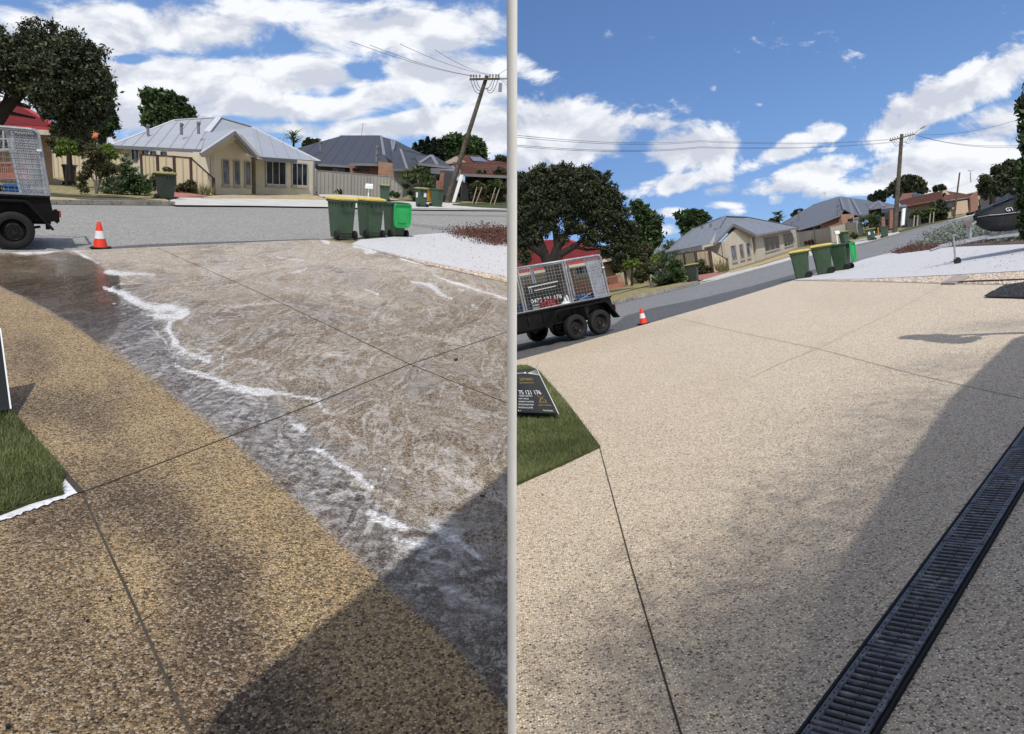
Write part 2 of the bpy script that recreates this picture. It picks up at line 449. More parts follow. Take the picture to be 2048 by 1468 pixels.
        while u < max(us):
            ts = []
            for i in range(len(pl)):
                a, b = pl[i], pl[(i + 1) % len(pl)]; ua, ub = (a - o).dot(s), (b - o).dot(s)
                if (ua - u) * (ub - u) < 0:
                    f = (u - ua) / (ub - ua); ts.append((a.lerp(b, f) - o).dot(d))
            if len(ts) >= 2 and max(ts) - min(ts) > .05:
                c0 = n * pl[0].dot(n); p = c0 + s * u + d * min(ts); q = c0 + s * u + d * max(ts)
                self.bar(p + n * h * .3, q + n * h * .3, wd, h, up=n)
            u += sp
        return self
    def build(self, name, mt, parent=None, P=None, org=None, smooth=False, bevel=0.0, clip=True):
        """links ONE mesh object; vertices are in place-local (org = local origin) or thing-local (parent) coordinates"""
        if not self.v: return None
        org = Vector(org) if org is not None else V(0, 0, 0)
        me = bpy.data.meshes.new(name)
        me.from_pydata([tuple(p - org) for p in self.v], [], self.f)

        bm = bmesh.new(); bm.from_mesh(me)
        bmesh.ops.recalc_face_normals(bm, faces=bm.faces)
        if bevel: bmesh.ops.bevel(bm, geom=[e for e in bm.edges if e.calc_face_angle(0) > .5], offset=bevel, segments=2, affect='EDGES', clamp_overlap=True)
        bm.to_mesh(me); bm.free()
        o = bpy.data.objects.new(name, me); COL.objects.link(o)
        me.materials.append(mt)
        if smooth:
            me.polygons.foreach_set('use_smooth', [True] * len(me.polygons))
            try: me.set_sharp_from_angle(angle=math.radians(40))
            except Exception: pass
        if parent is not None: o.parent = parent
        elif P is not None: o.matrix_world = P.M @ Matrix.Translation(org)
        return o

def tag(o, label=None, cat=None, group=None, kind=None):
    if label: o['label'] = label
    if cat: o['category'] = cat
    if group: o['group'] = group
    if kind: o['kind'] = kind
    return o

def thing(name, P, loc, rz, label, cat, group=None):
    o = bpy.data.objects.new(name, None); COL.objects.link(o); o.empty_display_size = .3
    o.matrix_world = P.M @ Matrix.Translation(Vector(loc)) @ Matrix.Rotation(rz, 4, 'Z')
    return tag(o, label, cat, group)

def copy_tree(o, parent=None):
    kids = [c for c in KIDS(o)]
    c = o.copy(); COL.objects.link(c)
    if parent is not None: c.parent = parent
    for k in kids: copy_tree(k, c)
    return c
def KIDS(o): return [c for c in bpy.data.objects if c.parent is o or c.parent == o]

def clip_seam(objs=None):
    """cut everything of one place that would cross the dividing wall's plane"""
    bpy.context.view_layer.update()
    for o in list(bpy.data.objects):
        if o.type != 'MESH' or o.name.startswith('divider_strip'): continue
        P = SIDE.get(root_of(o).name)
        if P is None: continue
        mw = P.M.inverted() @ o.matrix_world
        n = P.seam_normal() * P.side; c = Vector((0, 0, EYE))
        bb = [n.dot(mw @ Vector(k) - c) for k in o.bound_box]
        if min(bb) >= 0.0: continue
        if max(bb) <= 0: bpy.data.objects.remove(o); continue
        me = o.data if o.data.users == 1 else o.data.copy(); o.data = me
        bm = bmesh.new(); bm.from_mesh(me)
        im = mw.inverted(); nl = (mw.to_3x3().transposed() @ n).normalized()
        r = bmesh.ops.bisect_plane(bm, geom=bm.verts[:] + bm.edges[:] + bm.faces[:], plane_co=im @ (c + n * .002), plane_no=nl, clear_inner=True)
        if len(bm.faces) < 3000:
            ed = [e for e in r['geom_cut'] if isinstance(e, bmesh.types.BMEdge)]
            try: bmesh.ops.holes_fill(bm, edges=ed)
            except Exception: pass
        if len(bm.faces) == 0: bm.free(); bpy.data.objects.remove(o); continue
        bm.to_mesh(me); bm.free()
def root_of(o):
    while o.parent is not None: o = o.parent
    return o
SIDE = {}

# ------------------------------------------------------------------ foliage
def mesh_np(name, verts, quads, mt, parent=None, P=None, org=(0, 0, 0), fattr=None, nper=4):
    me = bpy.data.meshes.new(name); nv, nf = len(verts), len(quads)
    me.vertices.add(nv); me.vertices.foreach_set('co', (verts - np.array(org)).astype(np.float32).ravel())
    me.loops.add(nf * nper); me.loops.foreach_set('vertex_index', quads.astype(np.int32).ravel())
    me.polygons.add(nf); me.polygons.foreach_set('loop_start', np.arange(0, nf * nper, nper, dtype=np.int32))
    me.polygons.foreach_set('loop_total', np.full(nf, nper, np.int32))
    if fattr is not None:
        a = me.attributes.new('v', 'FLOAT', 'FACE'); a.data.foreach_set('value', fattr.astype(np.float32))
    me.update(); me.validate(); me.materials.append(mt)
    o = bpy.data.objects.new(name, me); COL.objects.link(o)
    if parent is not None: o.parent = parent
    elif P is not None: o.matrix_world = P.M @ Matrix.Translation(Vector(org))
    return o

def leaf_cloud(name, blobs, n, size, mt, seed, parent=None, P=None, org=(0, 0, 0), asp=.42, clump=45, crad=.22, droop=0.0, inner=.35, seam=True):
    """blobs: [(centre, (rx, ry, rz))]; leaves gathered in clumps spread through each lobe, denser towards its skin"""
    rng = np.random.default_rng(seed)
    C = np.array([list(b[0]) for b in blobs]); R = np.array([list(b[1]) for b in blobs])
    vol = (R[:, 0] * R[:, 2]) ** 1.0; pr = vol / vol.sum()
    nc = max(4, n // clump)
    bi = rng.choice(len(blobs), nc, p=pr)
    dr = rng.normal(size=(nc, 3)); dr /= np.linalg.norm(dr, axis=1)[:, None]
    rr = inner + (1 - inner) * rng.random(nc) ** .5
    cc = C[bi] + dr * R[bi] * rr[:, None]
    cv = rng.random(nc)
    li = rng.integers(0, nc, n)
    rm = R.mean() * crad
    ld = rng.normal(size=(n, 3)) * np.array([1, 1, .7]) * rm * (.6 + .8 * rng.random(nc))[li][:, None]
    p = cc[li] + ld
    v = np.clip(cv[li] * .65 + rng.random(n) * .35, 0, 1)
    a = rng.normal(size=(n, 3)); a[:, 2] -= droop; a /= np.linalg.norm(a, axis=1)[:, None]
    b = np.cross(a, rng.normal(size=(n, 3))); b /= np.linalg.norm(b, axis=1)[:, None]
    s = size * (.6 + .8 * rng.random(n))[:, None]
    nrm = np.cross(a, b)
    q = np.stack([p - a * s * .5, p + b * s * asp * .5 + nrm * s * .06, p + a * s * .5, p - b * s * asp * .5 + nrm * s * .06], 1)
    if seam and P is not None or parent is not None and seam:
        PP = P or SIDE.get(root_of(parent).name)
        if PP is not None:
            o3 = np.array(org) * 0
            nn = np.array(PP.seam_normal()) * PP.side
            base = np.array(PP.M.inverted() @ root_of(parent).matrix_world.translation) if parent is not None else np.zeros(3)
            d = (q + base - np.array([0, 0, EYE])) @ nn
            k = (d > .01).all(1); q = q[k]; v = v[k]
    m = len(q)
    if m == 0: return None
    return mesh_np(name, q.reshape(-1, 3), np.arange(m * 4).reshape(-1, 4), mt, parent, P, org, v)

def blades(name, P, centers, L, wd, mt, seed, up=1.0, parent=None, org=(0, 0, 0), n=60, spread=.1, bend=.35, segs=3):
    """sword-like leaves fanning from each centre (flax, agave, grass tufts)"""
    rng = np.random.default_rng(seed); vs = []; fs = []; fv = []
    for c in centers:
        c = np.array(c)
        for i in range(n):
            az = rng.random() * 2 * np.pi; el = np.arctan(up * (.25 + 1.6 * rng.random()))
            h = np.array([np.cos(az), np.sin(az), 0]); l = L * (.55 + .6 * rng.random()); w_ = wd * (.7 + .5 * rng.random())
            sd = np.array([-h[1], h[0], 0]) * w_ / 2; b0 = c + h * spread * rng.random() + np.array([0, 0, rng.random() * spread])
            k = len(vs); var = rng.random()
            for s_ in range(segs + 1):
                t = s_ / segs
                pos = b0 + h * l * t * np.cos(el) + np.array([0, 0, 1]) * l * (t * np.sin(el) - bend * t * t)
                wf = (1 - t) ** .7 if s_ else .6
                vs += [pos - sd * wf, pos + sd * wf]
            for s_ in range(segs):
                fs.append((k + 2 * s_, k + 2 * s_ + 1, k + 2 * s_ + 3, k + 2 * s_ + 2)); fv.append(var)
    return mesh_np(name, np.array(vs), np.array(fs), mt, parent, P, org, np.array(fv))

LEAF_DARK = leafmat('leaf_dark', (.010, .015, .007), (.080, .095, .045), .5, .12)
LEAF_DEEP = leafmat('leaf_deep_green', (.012, .028, .010), (.075, .125, .04), .5, .2)
LEAF_MID = leafmat('leaf_mid_green', (.03, .055, .015), (.12, .17, .045), .5, .25)
LEAF_LIGHT = leafmat('leaf_light_green', (.07, .12, .02), (.24, .32, .08), .5, .3)
LEAF_GREY = leafmat('leaf_grey_green', (.08, .10, .08), (.32, .36, .30), .6, .15)
LEAF_OLIVE = leafmat('leaf_olive', (.03, .035, .015), (.13, .13, .06), .6, .2)
LEAF_RED = leafmat('leaf_rust', (.05, .015, .012), (.2, .10, .075), .7, .1)
LEAF_CONIFER = leafmat('leaf_conifer', (.006, .013, .007), (.025, .045, .022), .6, .08)
BLADE = leafmat('lawn_blade', (.065, .09, .03), (.30, .34, .15), .6, .25)
BLADE_DRY = leafmat('dry_blade', (.20, .15, .06), (.5, .40, .18), .8, .2)
BARK = mat('bark', (.022, .017, .014), .95, .4, 14, bump=.02, bscale=18)
BARK_GREY = mat('bark_grey', (.16, .14, .12), .95, .3, 14, bump=.01)

def px_blobs(P, lst, Y, dep=.7, seed=1, org=None):
    rnd = random.Random(seed); out = []
    for (px, py, r) in lst:
        Yk = Y + rnd.uniform(-1, 1) * r * Y / F * dep * .5
        c = P.at(px, py, Yk); rr = r * Yk / F
        out.append((c - Vector(org) if org is not None else c, (rr, rr * dep, rr)))
    return out

def tree(P, name, label, base, trunks, blobs, Y, n, leaf, lm, seed, group=None, dep=.8, asp=.42, clump=45, crad=.22, bark=None, cat='tree', inner=.35, droop=0.0, leafname='crown'):
    """base: ground point; trunks: [[(px,py,r_m)...]]; blobs: [(px,py,rpx)]"""
    t = thing(name, P, base, 0, label, cat, group); SIDE[t.name] = P
    if trunks:
        mb = MB()
        for tr in trunks:
            pts = [P.at(x, y, Y) - Vector(base) for x, y, _ in tr]; rad = [r for *_, r in tr]
            if tr[0][1] is None: pass
            mb.tube(pts, rad, 8)
        mb.build('trunk', bark or BARK, t, smooth=True)
    leaf_cloud(leafname, px_blobs(P, blobs, Y, dep, seed, base), n, leaf, lm, seed, parent=t, asp=asp, clump=clump, crad=crad, inner=inner, droop=droop)
    return t

# ------------------------------------------------------------------ ground sheets
def resample(pts, step):
    out = []
    for i in range(len(pts) - 1):
        a, b = np.array(pts[i], float), np.array(pts[i + 1], float); k = max(1, int(np.linalg.norm(b - a) / step))
        out += [tuple(a + (b - a) * j / k) for j in range(k)]
    out.append(tuple(pts[-1])); return out

def sheet(P, name, poly, z, mt, th=0.0, label=None, cat=None, kind='structure', metric=False, jag=0, bev=0):
    """flat ground polygon given by where its corners fall in the picture"""
    pts = [Vector((*p, z)) if metric else P.g(p[0], p[1], z) for p in poly]
    bm = bmesh.new(); org = sum(pts, V(0, 0, 0)) / len(pts); org.z = z
    vs = [bm.verts.new(p - org) for p in pts]; f = bm.faces.new(vs)
    f.normal_update()
    if f.normal.z < 0: f.normal_flip()
    if th:
        r = bmesh.ops.extrude_face_region(bm, geom=[f])
        top = [e for e in r['geom'] if isinstance(e, bmesh.types.BMVert)]
        for v_ in vs: v_.co.z -= th
        bmesh.ops.recalc_face_normals(bm, faces=bm.faces)
    bmesh.ops.triangulate(bm, faces=[q for q in bm.faces if len(q.verts) > 4])
    me = bpy.data.meshes.new(name); bm.to_mesh(me); bm.free(); me.materials.append(mt)
    o = bpy.data.objects.new(name, me); COL.objects.link(o); o.matrix_world = P.M @ Matrix.Translation(org)
    SIDE[o.name] = P
    return tag(o, label, cat, None, kind)

def sd_poly(X, Y, poly):
    """signed distance in picture units, + inside"""
    n = len(poly); d = np.full(X.shape, 1e9); ins = np.zeros(X.shape, bool)
    for i in range(n):
        x0, y0 = poly[i]; x1, y1 = poly[(i + 1) % n]
        ex, ey = x1 - x0, y1 - y0; L = ex * ex + ey * ey + 1e-9
        t = np.clip(((X - x0) * ex + (Y - y0) * ey) / L, 0, 1)
        d = np.minimum(d, np.hypot(X - x0 - t * ex, Y - y0 - t * ey))
        c = ((y0 > Y) != (y1 > Y)) & (X < (x1 - x0) * (Y - y0) / (y1 - y0 + 1e-9) + x0)
        ins ^= c
    return np.where(ins, d, -d)
def sd_line(X, Y, pts):
    d = np.full(X.shape, 1e9)
    for i in range(len(pts) - 1):
        x0, y0 = pts[i][:2]; x1, y1 = pts[i + 1][:2]; w0 = pts[i][2] if len(pts[i]) > 2 else 1; w1 = pts[i + 1][2] if len(pts[i + 1]) > 2 else w0
        ex, ey = x1 - x0, y1 - y0; L = ex * ex + ey * ey + 1e-9
        t = np.clip(((X - x0) * ex + (Y - y0) * ey) / L, 0, 1)
        dd = np.hypot(X - x0 - t * ex, (Y - y0 - t * ey)) / (w0 + (w1 - w0) * t)
        d = np.minimum(d, dd)
    return d
def sst(x, a, b):
    t = np.clip((x - a) / (b - a), 0, 1); return t * t * (3 - 2 * t)

def drive_grid(P, name, top, x0, x1, y1, mt, paint, dx=4.5, nr=330, z=.006):
    xs = np.arange(x0, x1 + dx, dx); v = np.linspace(0, 1, nr) ** 1.25
    ty = np.interp(xs, [t[0] for t in top], [t[1] for t in top])
    X = np.repeat(xs[None, :], nr, 0); Yp = ty[None, :] + (y1 - ty)[None, :] * v[:, None]
    C = np.array(P.C); rx = (X - CX) / F; ry = (CY - Yp) / F; rz = -np.ones_like(rx)
    D = [C[i, 0] * rx + C[i, 1] * ry + C[i, 2] * rz for i in range(3)]
    t = (z - EYE) / D[2]
    pts = np.stack([D[0] * t, D[1] * t, np.full_like(t, z)], -1)
    m = len(xs); idx = np.arange(nr * m).reshape(nr, m)
    q = np.stack([idx[1:, :-1], idx[1:, 1:], idx[:-1, 1:], idx[:-1, :-1]], -1).reshape(-1, 4)
    o = mesh_np(name, pts.reshape(-1, 3), q, mt, None, P, (0, 0, z))
    tint, wet, foam, web, pud, film = paint(X, Yp)
    me = o.data
    a = me.attributes.new('tint', 'FLOAT_COLOR', 'POINT')
    a.data.foreach_set('color', np.concatenate([tint, np.ones(tint.shape[:2] + (1,))], -1).astype(np.float32).ravel())
    for nm, arr in (('wet', wet), ('foam', foam), ('web', web), ('puddle', pud), ('film', film)):
        a = me.attributes.new(nm, 'FLOAT', 'POINT'); a.data.foreach_set('value', arr.astype(np.float32).ravel())
    SIDE[o.name] = P
    return tag(o, kind='structure')

def grass_patch(name, P, poly, n, h, wd, mt, seed, label, z=.02, lean=.5, bbox=None):
    rng = np.random.default_rng(seed)
    xs = [p[0] for p in poly]; ys = [p[1] for p in poly]
    X = rng.uniform(min(xs), max(xs), n * 3); Yp = rng.uniform(min(ys), max(ys), n * 3)
    k = sd_poly(X, Yp, poly) > .5; X, Yp = X[k][:n], Yp[k][:n]; m = len(X)
    C = np.array(P.C); rx = (X - CX) / F; ry = (CY - Yp) / F
    D = [C[i, 0] * rx + C[i, 1] * ry - C[i, 2] for i in range(3)]; t = (z - EYE) / D[2]
    p = np.stack([D[0] * t, D[1] * t, np.full(m, z)], 1)
    dist = np.clip(p[:, 1] / 5, 1, 4)[:, None]
    a = rng.normal(size=(m, 3)) * lean; a[:, 2] = 1; a /= np.linalg.norm(a, axis=1)[:, None]
    b = rng.normal(size=(m, 3)); b[:, 2] = 0; b /= np.linalg.norm(b, axis=1)[:, None]
    hh = h * (.5 + rng.random(m))[:, None]; ww = wd * dist ** .8
    mid = p + a * hh * .55; tip = p + a * hh + rng.normal(size=(m, 3)) * hh * .3
    q = np.stack([p - b * ww / 2, p + b * ww / 2, tip + b * ww * .12, tip - b * ww * .12], 1)
    nz = np.array([mnoise.noise(Vector((float(c[0]) * 1.3, float(c[1]) * 1.3, 0))) for c in p])
    v = np.clip(.45 + nz * .6 + rng.normal(size=m) * .22, 0, 1)
    o = mesh_np(name, q.reshape(-1, 3), np.arange(m * 4).reshape(-1, 4), mt, None, P, (0, 0, 0), v)
    SIDE[o.name] = P
    return tag(o, label, 'grass', None, 'stuff')
# ------------------------------------------------------------------ thin wall added as the dividing strip between the two places
M_WHITE = mat('white_paint', (.90, .90, .90), .6, .02, 3)
def divider_strip():
    n = V(1, 0, 0); mb = MB()
    Cc = A.C
    def w_(x, y, z): return Cc @ V(x, y, z) + V(0, 0, EYE)
    # camera-frame outline in the plane x = 0: near edge, top and foot follow the ground of the soapy side
    near, far = 1.76, 18.0; th = .0230
    up = V(0, 0, 1)
    def at_plane(dist, h):          # point in plane x=0 whose height above A's ground is h at forward distance dist
        f = Cc @ V(0, 0, -1); u = Cc @ V(0, 1, 0)
        f0 = V(f.x, f.y, f.z); # solve a*f + b*u with given y and z
        M2 = Matrix(((f.y, u.y), (f.z, u.z))); s = M2.inverted() @ Vector((dist, h - EYE))
        return f * s[0] + u * s[1] + V(0, 0, EYE)
    pts = [at_plane(near, -.7), at_plane(far, -3.2), at_plane(far, 3.0), at_plane(near, 2.15)]
    r = Cc @ V(1, 0, 0)
    mb.prism([p - r * th / 2 for p in pts], r * th)
    o = mb.build('divider_strip', M_WHITE, P=A)
    return tag(o, 'thin white wall added as the dividing strip between the soapy driveway and the clean one', 'wall')
divider_strip()

# ------------------------------------------------------------------ grounds of place A (soapy wet driveway)
ASPHALT = speckmat('asphalt', (.275, .27, .255), (.13, .13, .12), (.47, .46, .43), 42, .85, (.24, .235, .225))
ASPHALT_D = speckmat('asphalt_dark', (.10, .10, .105), (.05, .05, .05), (.2, .2, .2), 42, .7, (.08, .08, .085))
ASPHALT_B = speckmat('asphalt_cool', (.21, .212, .22), (.10, .10, .105), (.36, .36, .37), 42, .85, (.18, .182, .19))
DIRT = mat('verge_soil', (.30, .24, .14), .95, .35, 1.5, bump=.02, noise2=(3.5, (.16, .17, .07), .45, .65))
CONC = mat('footpath_concrete', (.52, .51, .48), .85, .15, 1.2, bump=.003, noise2=(9, (.36, .35, .32), .55, .8))
KERB = mat('kerb_concrete', (.30, .28, .25), .9, .3, 2.5, bump=.006, noise2=(7, (.14, .13, .12), .5, .7))
WCONC = speckmat('white_concrete', (.53, .53, .55), (.42, .42, .43), (.62, .62, .64), 38, .85, (.49, .49, .51), .002)
SANDY = mat('yellow_sand', (.50, .40, .22), .95, .3, 1.8, bump=.03, noise2=(5, (.30, .24, .13), .45, .65))
DRYGRASS = mat('dead_grass', (.36, .29, .15), .95, .3, 2.5, bump=.03, noise2=(4, (.16, .17, .07), .42, .62))
TURF = mat('turf', (.07, .085, .025), .95, .35, 2.5, bump=.03, noise2=(3, (.035, .055, .015), .4, .7))
REDBRICK_P = mat('red_paving', (.36, .15, .12), .85, .25, 2.0)
MULCH = speckmat('bark_mulch', (.10, .055, .045), (.03, .02, .018), (.26, .20, .18), 26, .95, (.07, .045, .04), .02)
GRAVEL = speckmat('pale_gravel', (.38, .33, .27), (.14, .09, .07), (.72, .66, .58), 26, .9, (.30, .2, .15), .012)
BLACKMULCH = speckmat('black_mulch', (.018, .018, .02), (.006, .006, .007), (.07, .07, .075), 24, .85, (.012, .012, .014), .02)
JOINT = mat('joint_gap', (.055, .045, .035), .95, .3, 8)
PEB = pebblemat('exposed_aggregate')

NEARA = [(-900, 560), (0, 506), (220, 498), (512, 484), (640, 479), (703, 488), (850, 527), (1014, 562), (1030, 566)]
ROADNA = [(-900, 560), (0, 506), (220, 498), (512, 484), (640, 479), (830, 470), (905, 463), (960, 458), (1026, 454)]

def big_ground(P, mt, z):
    mb = MB(); k = 3500
    mb.poly([V(-k, -60, z), V(k, -60, z), V(k, k, z), V(-k, k, z)])
    o = mb.build('ground', mt, P=P); SIDE[o.name] = P; return tag(o, kind='structure')
big_ground(A, DIRT, -.02)
FARA = [(-900, 398), (0, 407), (113, 408.5), (512, 412.5), (660, 415), (840, 420), (1026, 422)]
sheet(A, 'road', ROADNA + [(1026, 422)] + FARA[::-1], -.012, ASPHALT)
# dark wet gutter line beside the cone
sheet(A, 'gutter_damp', [(186, 500), (215, 494), (300, 488), (420, 484), (520, 481), (640, 477), (640, 480), (512, 485), (220, 499)], -.008, ASPHALT_D)
# far kerb: a real step
def kerb(P, pts, wd=.15, h=.11, name='kerb', mt=None):
    base = [P.g(*p) for p in pts]; mb = MB()
    for i in range(len(base) - 1):
        a, b = base[i], base[i + 1]; L = (b - a).length; k = max(1, int(L / 2.4)); d = (b - a) / k
        nrm = V(-d.y, d.x, 0).normalized() * wd
        if nrm.y < 0: nrm = -nrm
        for j in range(k):
            p, q = a + d * (j + .008), a + d * (j + .992)
            hh = h
            mb.prism([p, q, q + nrm, p + nrm], V(0, 0, hh))
    o = mb.build(name, mt or KERB, P=P, bevel=.0); SIDE[o.name] = P
    return tag(o, kind='structure')
kerb(A, [(-900, 400), (0, 407), (113, 408.5), (352, 411)], h=.13)
kerb(A, [(352, 411), (512, 412.5), (660, 415), (740, 417.5)], h=.04, name='kerb_crossover', mt=CONC)
kerb(A, [(740, 417.5), (840, 420), (1026, 422)], h=.08)
# verge and yards beyond
sheet(A, 'verge', [(-900, 396), (0, 401), (113, 403), (352, 406), (330, 398), (240, 396), (113, 393), (0, 392), (-900, 385)], .05, SANDY)
sheet(A, 'garden_bed', [(-900, 384), (0, 391.5), (113, 392.5), (300, 396), (318, 391), (300, 372), (100, 352), (-900, 340)], .045, DRYGRASS)
sheet(A, 'path', [(345, 399), (360, 395), (520, 395), (660, 398), (830, 404), (1026, 408), (1026, 421), (840, 419), (660, 414), (512, 411.5), (352, 410), (330, 404)], .05, CONC)
sheet(A, 'sand_strip', [(425, 391), (505, 388), (632, 391), (650, 396), (760, 400), (660, 399), (520, 396.5), (400, 396)], .06, SANDY)
sheet(A, 'brick_drive', [(300, 376), (312, 372), (330, 372), (365, 384), (420, 392.5), (360, 394.5), (322, 392.5)], .055, REDBRICK_P)
sheet(A, 'nature_strip', [(905, 407.5), (940, 405.5), (1026, 406), (1026, 417.5), (960, 414.5), (905, 410)], .062, TURF)
sheet(A, 'path', [(635, 388), (700, 390), (760, 395), (800, 399), (740, 399), (640, 393)], .065, CONC)
sheet(A, 'neighbour_driveway', [(703, 488), (720, 479), (830, 470), (905, 463.5), (940, 475), (985, 484), (1026, 490), (1026, 554), (930, 538), (850, 522)], .03, WCONC, .05)
bedA = [(905, 463.5), (915, 460.5), (960, 457.5), (1026, 455), (1026, 489), (985, 483.5), (940, 474)]
sheet(A, 'garden_bed', bedA, .036, MULCH)
sheet(A, 'gravel_strip', [(703, 488), (850, 522), (930, 538), (1026, 554), (1026, 568), (850, 529)], .012, GRAVEL)
mb = MB(); kp = [A.g(x, y, .034) for x, y in [(905, 463), (940, 474.5), (985, 484), (1026, 490)]]
for a, b in zip(kp, kp[1:]): mb.bar(a, b, .07, .05)
o = mb.build('bed_edging', CONC, P=A); SIDE[o.name] = A; tag(o, kind='structure')

def paintA(X, Y):
    rng = np.random.default_rng(3)
    def blur_noise(sx, sy, seed):
        r = np.random.default_rng(seed); h = int(1800 / sy) + 4; w_ = int(2200 / sx) + 4; g_ = r.random((h, w_))
        fy = np.clip((Y - 400) / sy, 0, h - 2.01); fx = np.clip((X + 900) / sx, 0, w_ - 2.01)
        iy, ix = fy.astype(int), fx.astype(int); ty, tx = fy - iy, fx - ix; ty = ty * ty * (3 - 2 * ty); tx = tx * tx * (3 - 2 * tx)
        return (g_[iy, ix] * (1 - tx) + g_[iy, ix + 1] * tx) * (1 - ty) + (g_[iy + 1, ix] * (1 - tx) + g_[iy + 1, ix + 1] * tx) * ty
    nz = blur_noise(60, 26, 5) * .6 + blur_noise(22, 10, 6) * .4
    nw = blur_noise(14, 7, 9)
    Yj = Y + (nz - .5) * 14; Xj = X + (blur_noise(40, 20, 8) - .5) * 16
    gold = np.array([.68, .565, .385]); brown = np.array([.42, .34, .27]); pale = np.array([.80, .75, .69]); tan = np.array([.50, .45, .395])
    ashy = np.array([.33, .285, .235]); damp = np.array([.30, .235, .165])
    T = np.zeros(X.shape + (3,)) + tan
    def lay(mask, col, amt=1.0):
        nonlocal T
        m = (mask * amt)[..., None]; T = T * (1 - m) + col * m
    # paler towards the street end
    lay(sst(Yj, 640, 500), pale, .95)
    lay(sst(nz, .42, .75) * sst(Yj, 1000, 620), pale, .45)
    # brown patches right of the foam
    for (cx, cy, rx, ry, a) in [(470, 620, 120, 40, .5), (640, 860, 90, 40, .6), (760, 1000, 80, 40, .6), (560, 690, 130, 35, .35), (900, 800, 140, 60, .25), (430, 560, 60, 25, .3), (700, 900, 110, 45, .4), (960, 600, 80, 25, .3)]:
        lay(sst(np.hypot((Xj - cx) / rx, (Yj - cy) / ry), 1.2, .2), brown, a)
    # dark band below the foam trail
    band = [(230, 560), (300, 600), (330, 660), (400, 745), (560, 800), (640, 870), (720, 960), (800, 1040), (900, 1060), (1100, 1230), (1100, 1560), (940, 1330), (770, 1165), (600, 1010), (470, 890), (340, 790), (200, 680), (120, 610)]
    bm_ = sst(sd_poly(Xj, Yj, band), -34, 36)
    lay(bm_, ashy, .9)
    lay(bm_ * sst(nz, .45, .7), ashy * .55, .55)
    # dry golden strip with its sharp wet edge
    goldp = [(-900, 300), (-10, 570), (60, 602), (130, 640), (250, 722), (340, 790), (470, 888), (600, 1010), (760, 1163), (900, 1290), (1100, 1520), (1100, 3000), (-900, 3000)]
    Xs = X + (nw - .5) * 7; gm = sst(sd_poly(Xs, Y + (nw - .5) * 5, goldp), -7, 7)
    lay(gm, gold, 1.0)
    for (cx, cy, rx, ry, a) in [(120, 810, 150, 45, .75), (190, 850, 70, 40, .6), (60, 720, 70, 60, .6), (270, 995, 120, 65, 1), (330, 1050, 100, 60, .9), (415, 1160, 115, 110, 1), (440, 1280, 130, 120, 1), (120, 1030, 140, 80, .85), (60, 1200, 170, 200, .5), (150, 1400, 280, 180, .6), (300, 1320, 90, 120, .45), (500, 1430, 200, 150, .95), (200, 930, 100, 40, .45)]:
        lay(sst(np.hypot((Xj - cx) / rx, (Yj - cy) / ry), 1.25, .25) * gm, brown * .72, a)
    lay(sst(nz, .55, .8) * gm, brown, .45)
    # soaked brown patch at the upper left
    d1 = sst(sd_poly(Xs, Y + (nw - .5) * 4, [(-900, 560), (-10, 507), (150, 504), (190, 520), (215, 540), (216, 556), (0, 566), (-900, 640)]), -6, 6)
    lay(d1, np.array([.40, .335, .24]), .95)
    d2 = sst(sd_poly(Xs, Y + (nw - .5) * 4, [(-200, 575), (0, 557), (210, 548), (240, 548), (238, 600), (236, 660), (200, 690), (160, 660), (130, 640), (60, 602), (-10, 571)]), -5, 6)
    lay(d2, np.array([.25, .19, .12]), .95)
    d3 = sst(np.hypot((Xj - 290) / 55, (Yj - 650) / 26), 1.2, .3); lay(d3, ashy * .6, .8)
    # bleached smears
    smear = np.zeros(X.shape)
    for pts in [[(545, 570, 5), (700, 588, 13), (860, 622, 6)], [(400, 625, 3), (470, 610, 6), (560, 603, 5)], [(660, 610, 4), (800, 640, 7)], [(330, 540, 5), (500, 545, 9), (640, 520, 6)], [(640, 520, 8), (780, 535, 12), (860, 560, 6)],
                [(800, 660, 3), (1000, 700, 5)], [(760, 700, 3), (640, 690, 5)], [(600, 700, 8), (800, 730, 6)], [(830, 910, 8), (960, 975, 18), (1010, 1000, 14)], [(860, 890, 5), (1000, 940, 7)], [(420, 690, 3), (540, 730, 4)], [(560, 950, 4), (640, 1000, 3)], [(700, 960, 6), (800, 1010, 8)], [(880, 1000, 4), (800, 930, 5)]]:
        smear = np.maximum(smear, sst(sd_line(Xj, Yj, pts), 1.6, .2))
    lay(smear * sst(nw, .15, .7), np.array([.85, .84, .84]), .62)
    foam = np.zeros(X.shape); film = .72 * (1 - gm) * sst(Yj, 1500, 900); film = np.maximum(film, smear); film = np.maximum(film, .9 * (1 - gm) * sst(Yj, 640, 540) * sst(Xj, 250, 400))
    def fo(pts, a=1.0, nn=.6):
        nonlocal foam
        nonlocal film
        film = np.maximum(film, .95 * sst(sd_line(Xj, Yj, pts), 9, .5) * (1 - gm))
        foam = np.maximum(foam, a * sst(sd_line(Xj, Yj, pts), 2.1, .3) * (1 - nn * .5 + nn * .5 * nw))
    fo([(212, 575, 3), (240, 582, 6), (262, 597, 8), (300, 610, 7), (350, 619, 7), (372, 628, 8), (358, 637, 6), (320, 630, 7)])
    fo([(296, 627, 2), (330, 630, 5)]); fo([(368, 632, 5), (345, 644, 4), (334, 660, 5), (342, 680, 6), (375, 706, 7), (410, 722, 6)])
    fo([(310, 655, 2), (330, 690, 3), (360, 712, 4)], .8)
    fo([(345, 724, 2), (400, 748, 4), (450, 766, 5), (500, 780, 8), (560, 785, 5), (600, 796, 4), (640, 803, 3), (662, 822, 2)])
    fo([(445, 775, 3), (520, 787, 8)], .9)
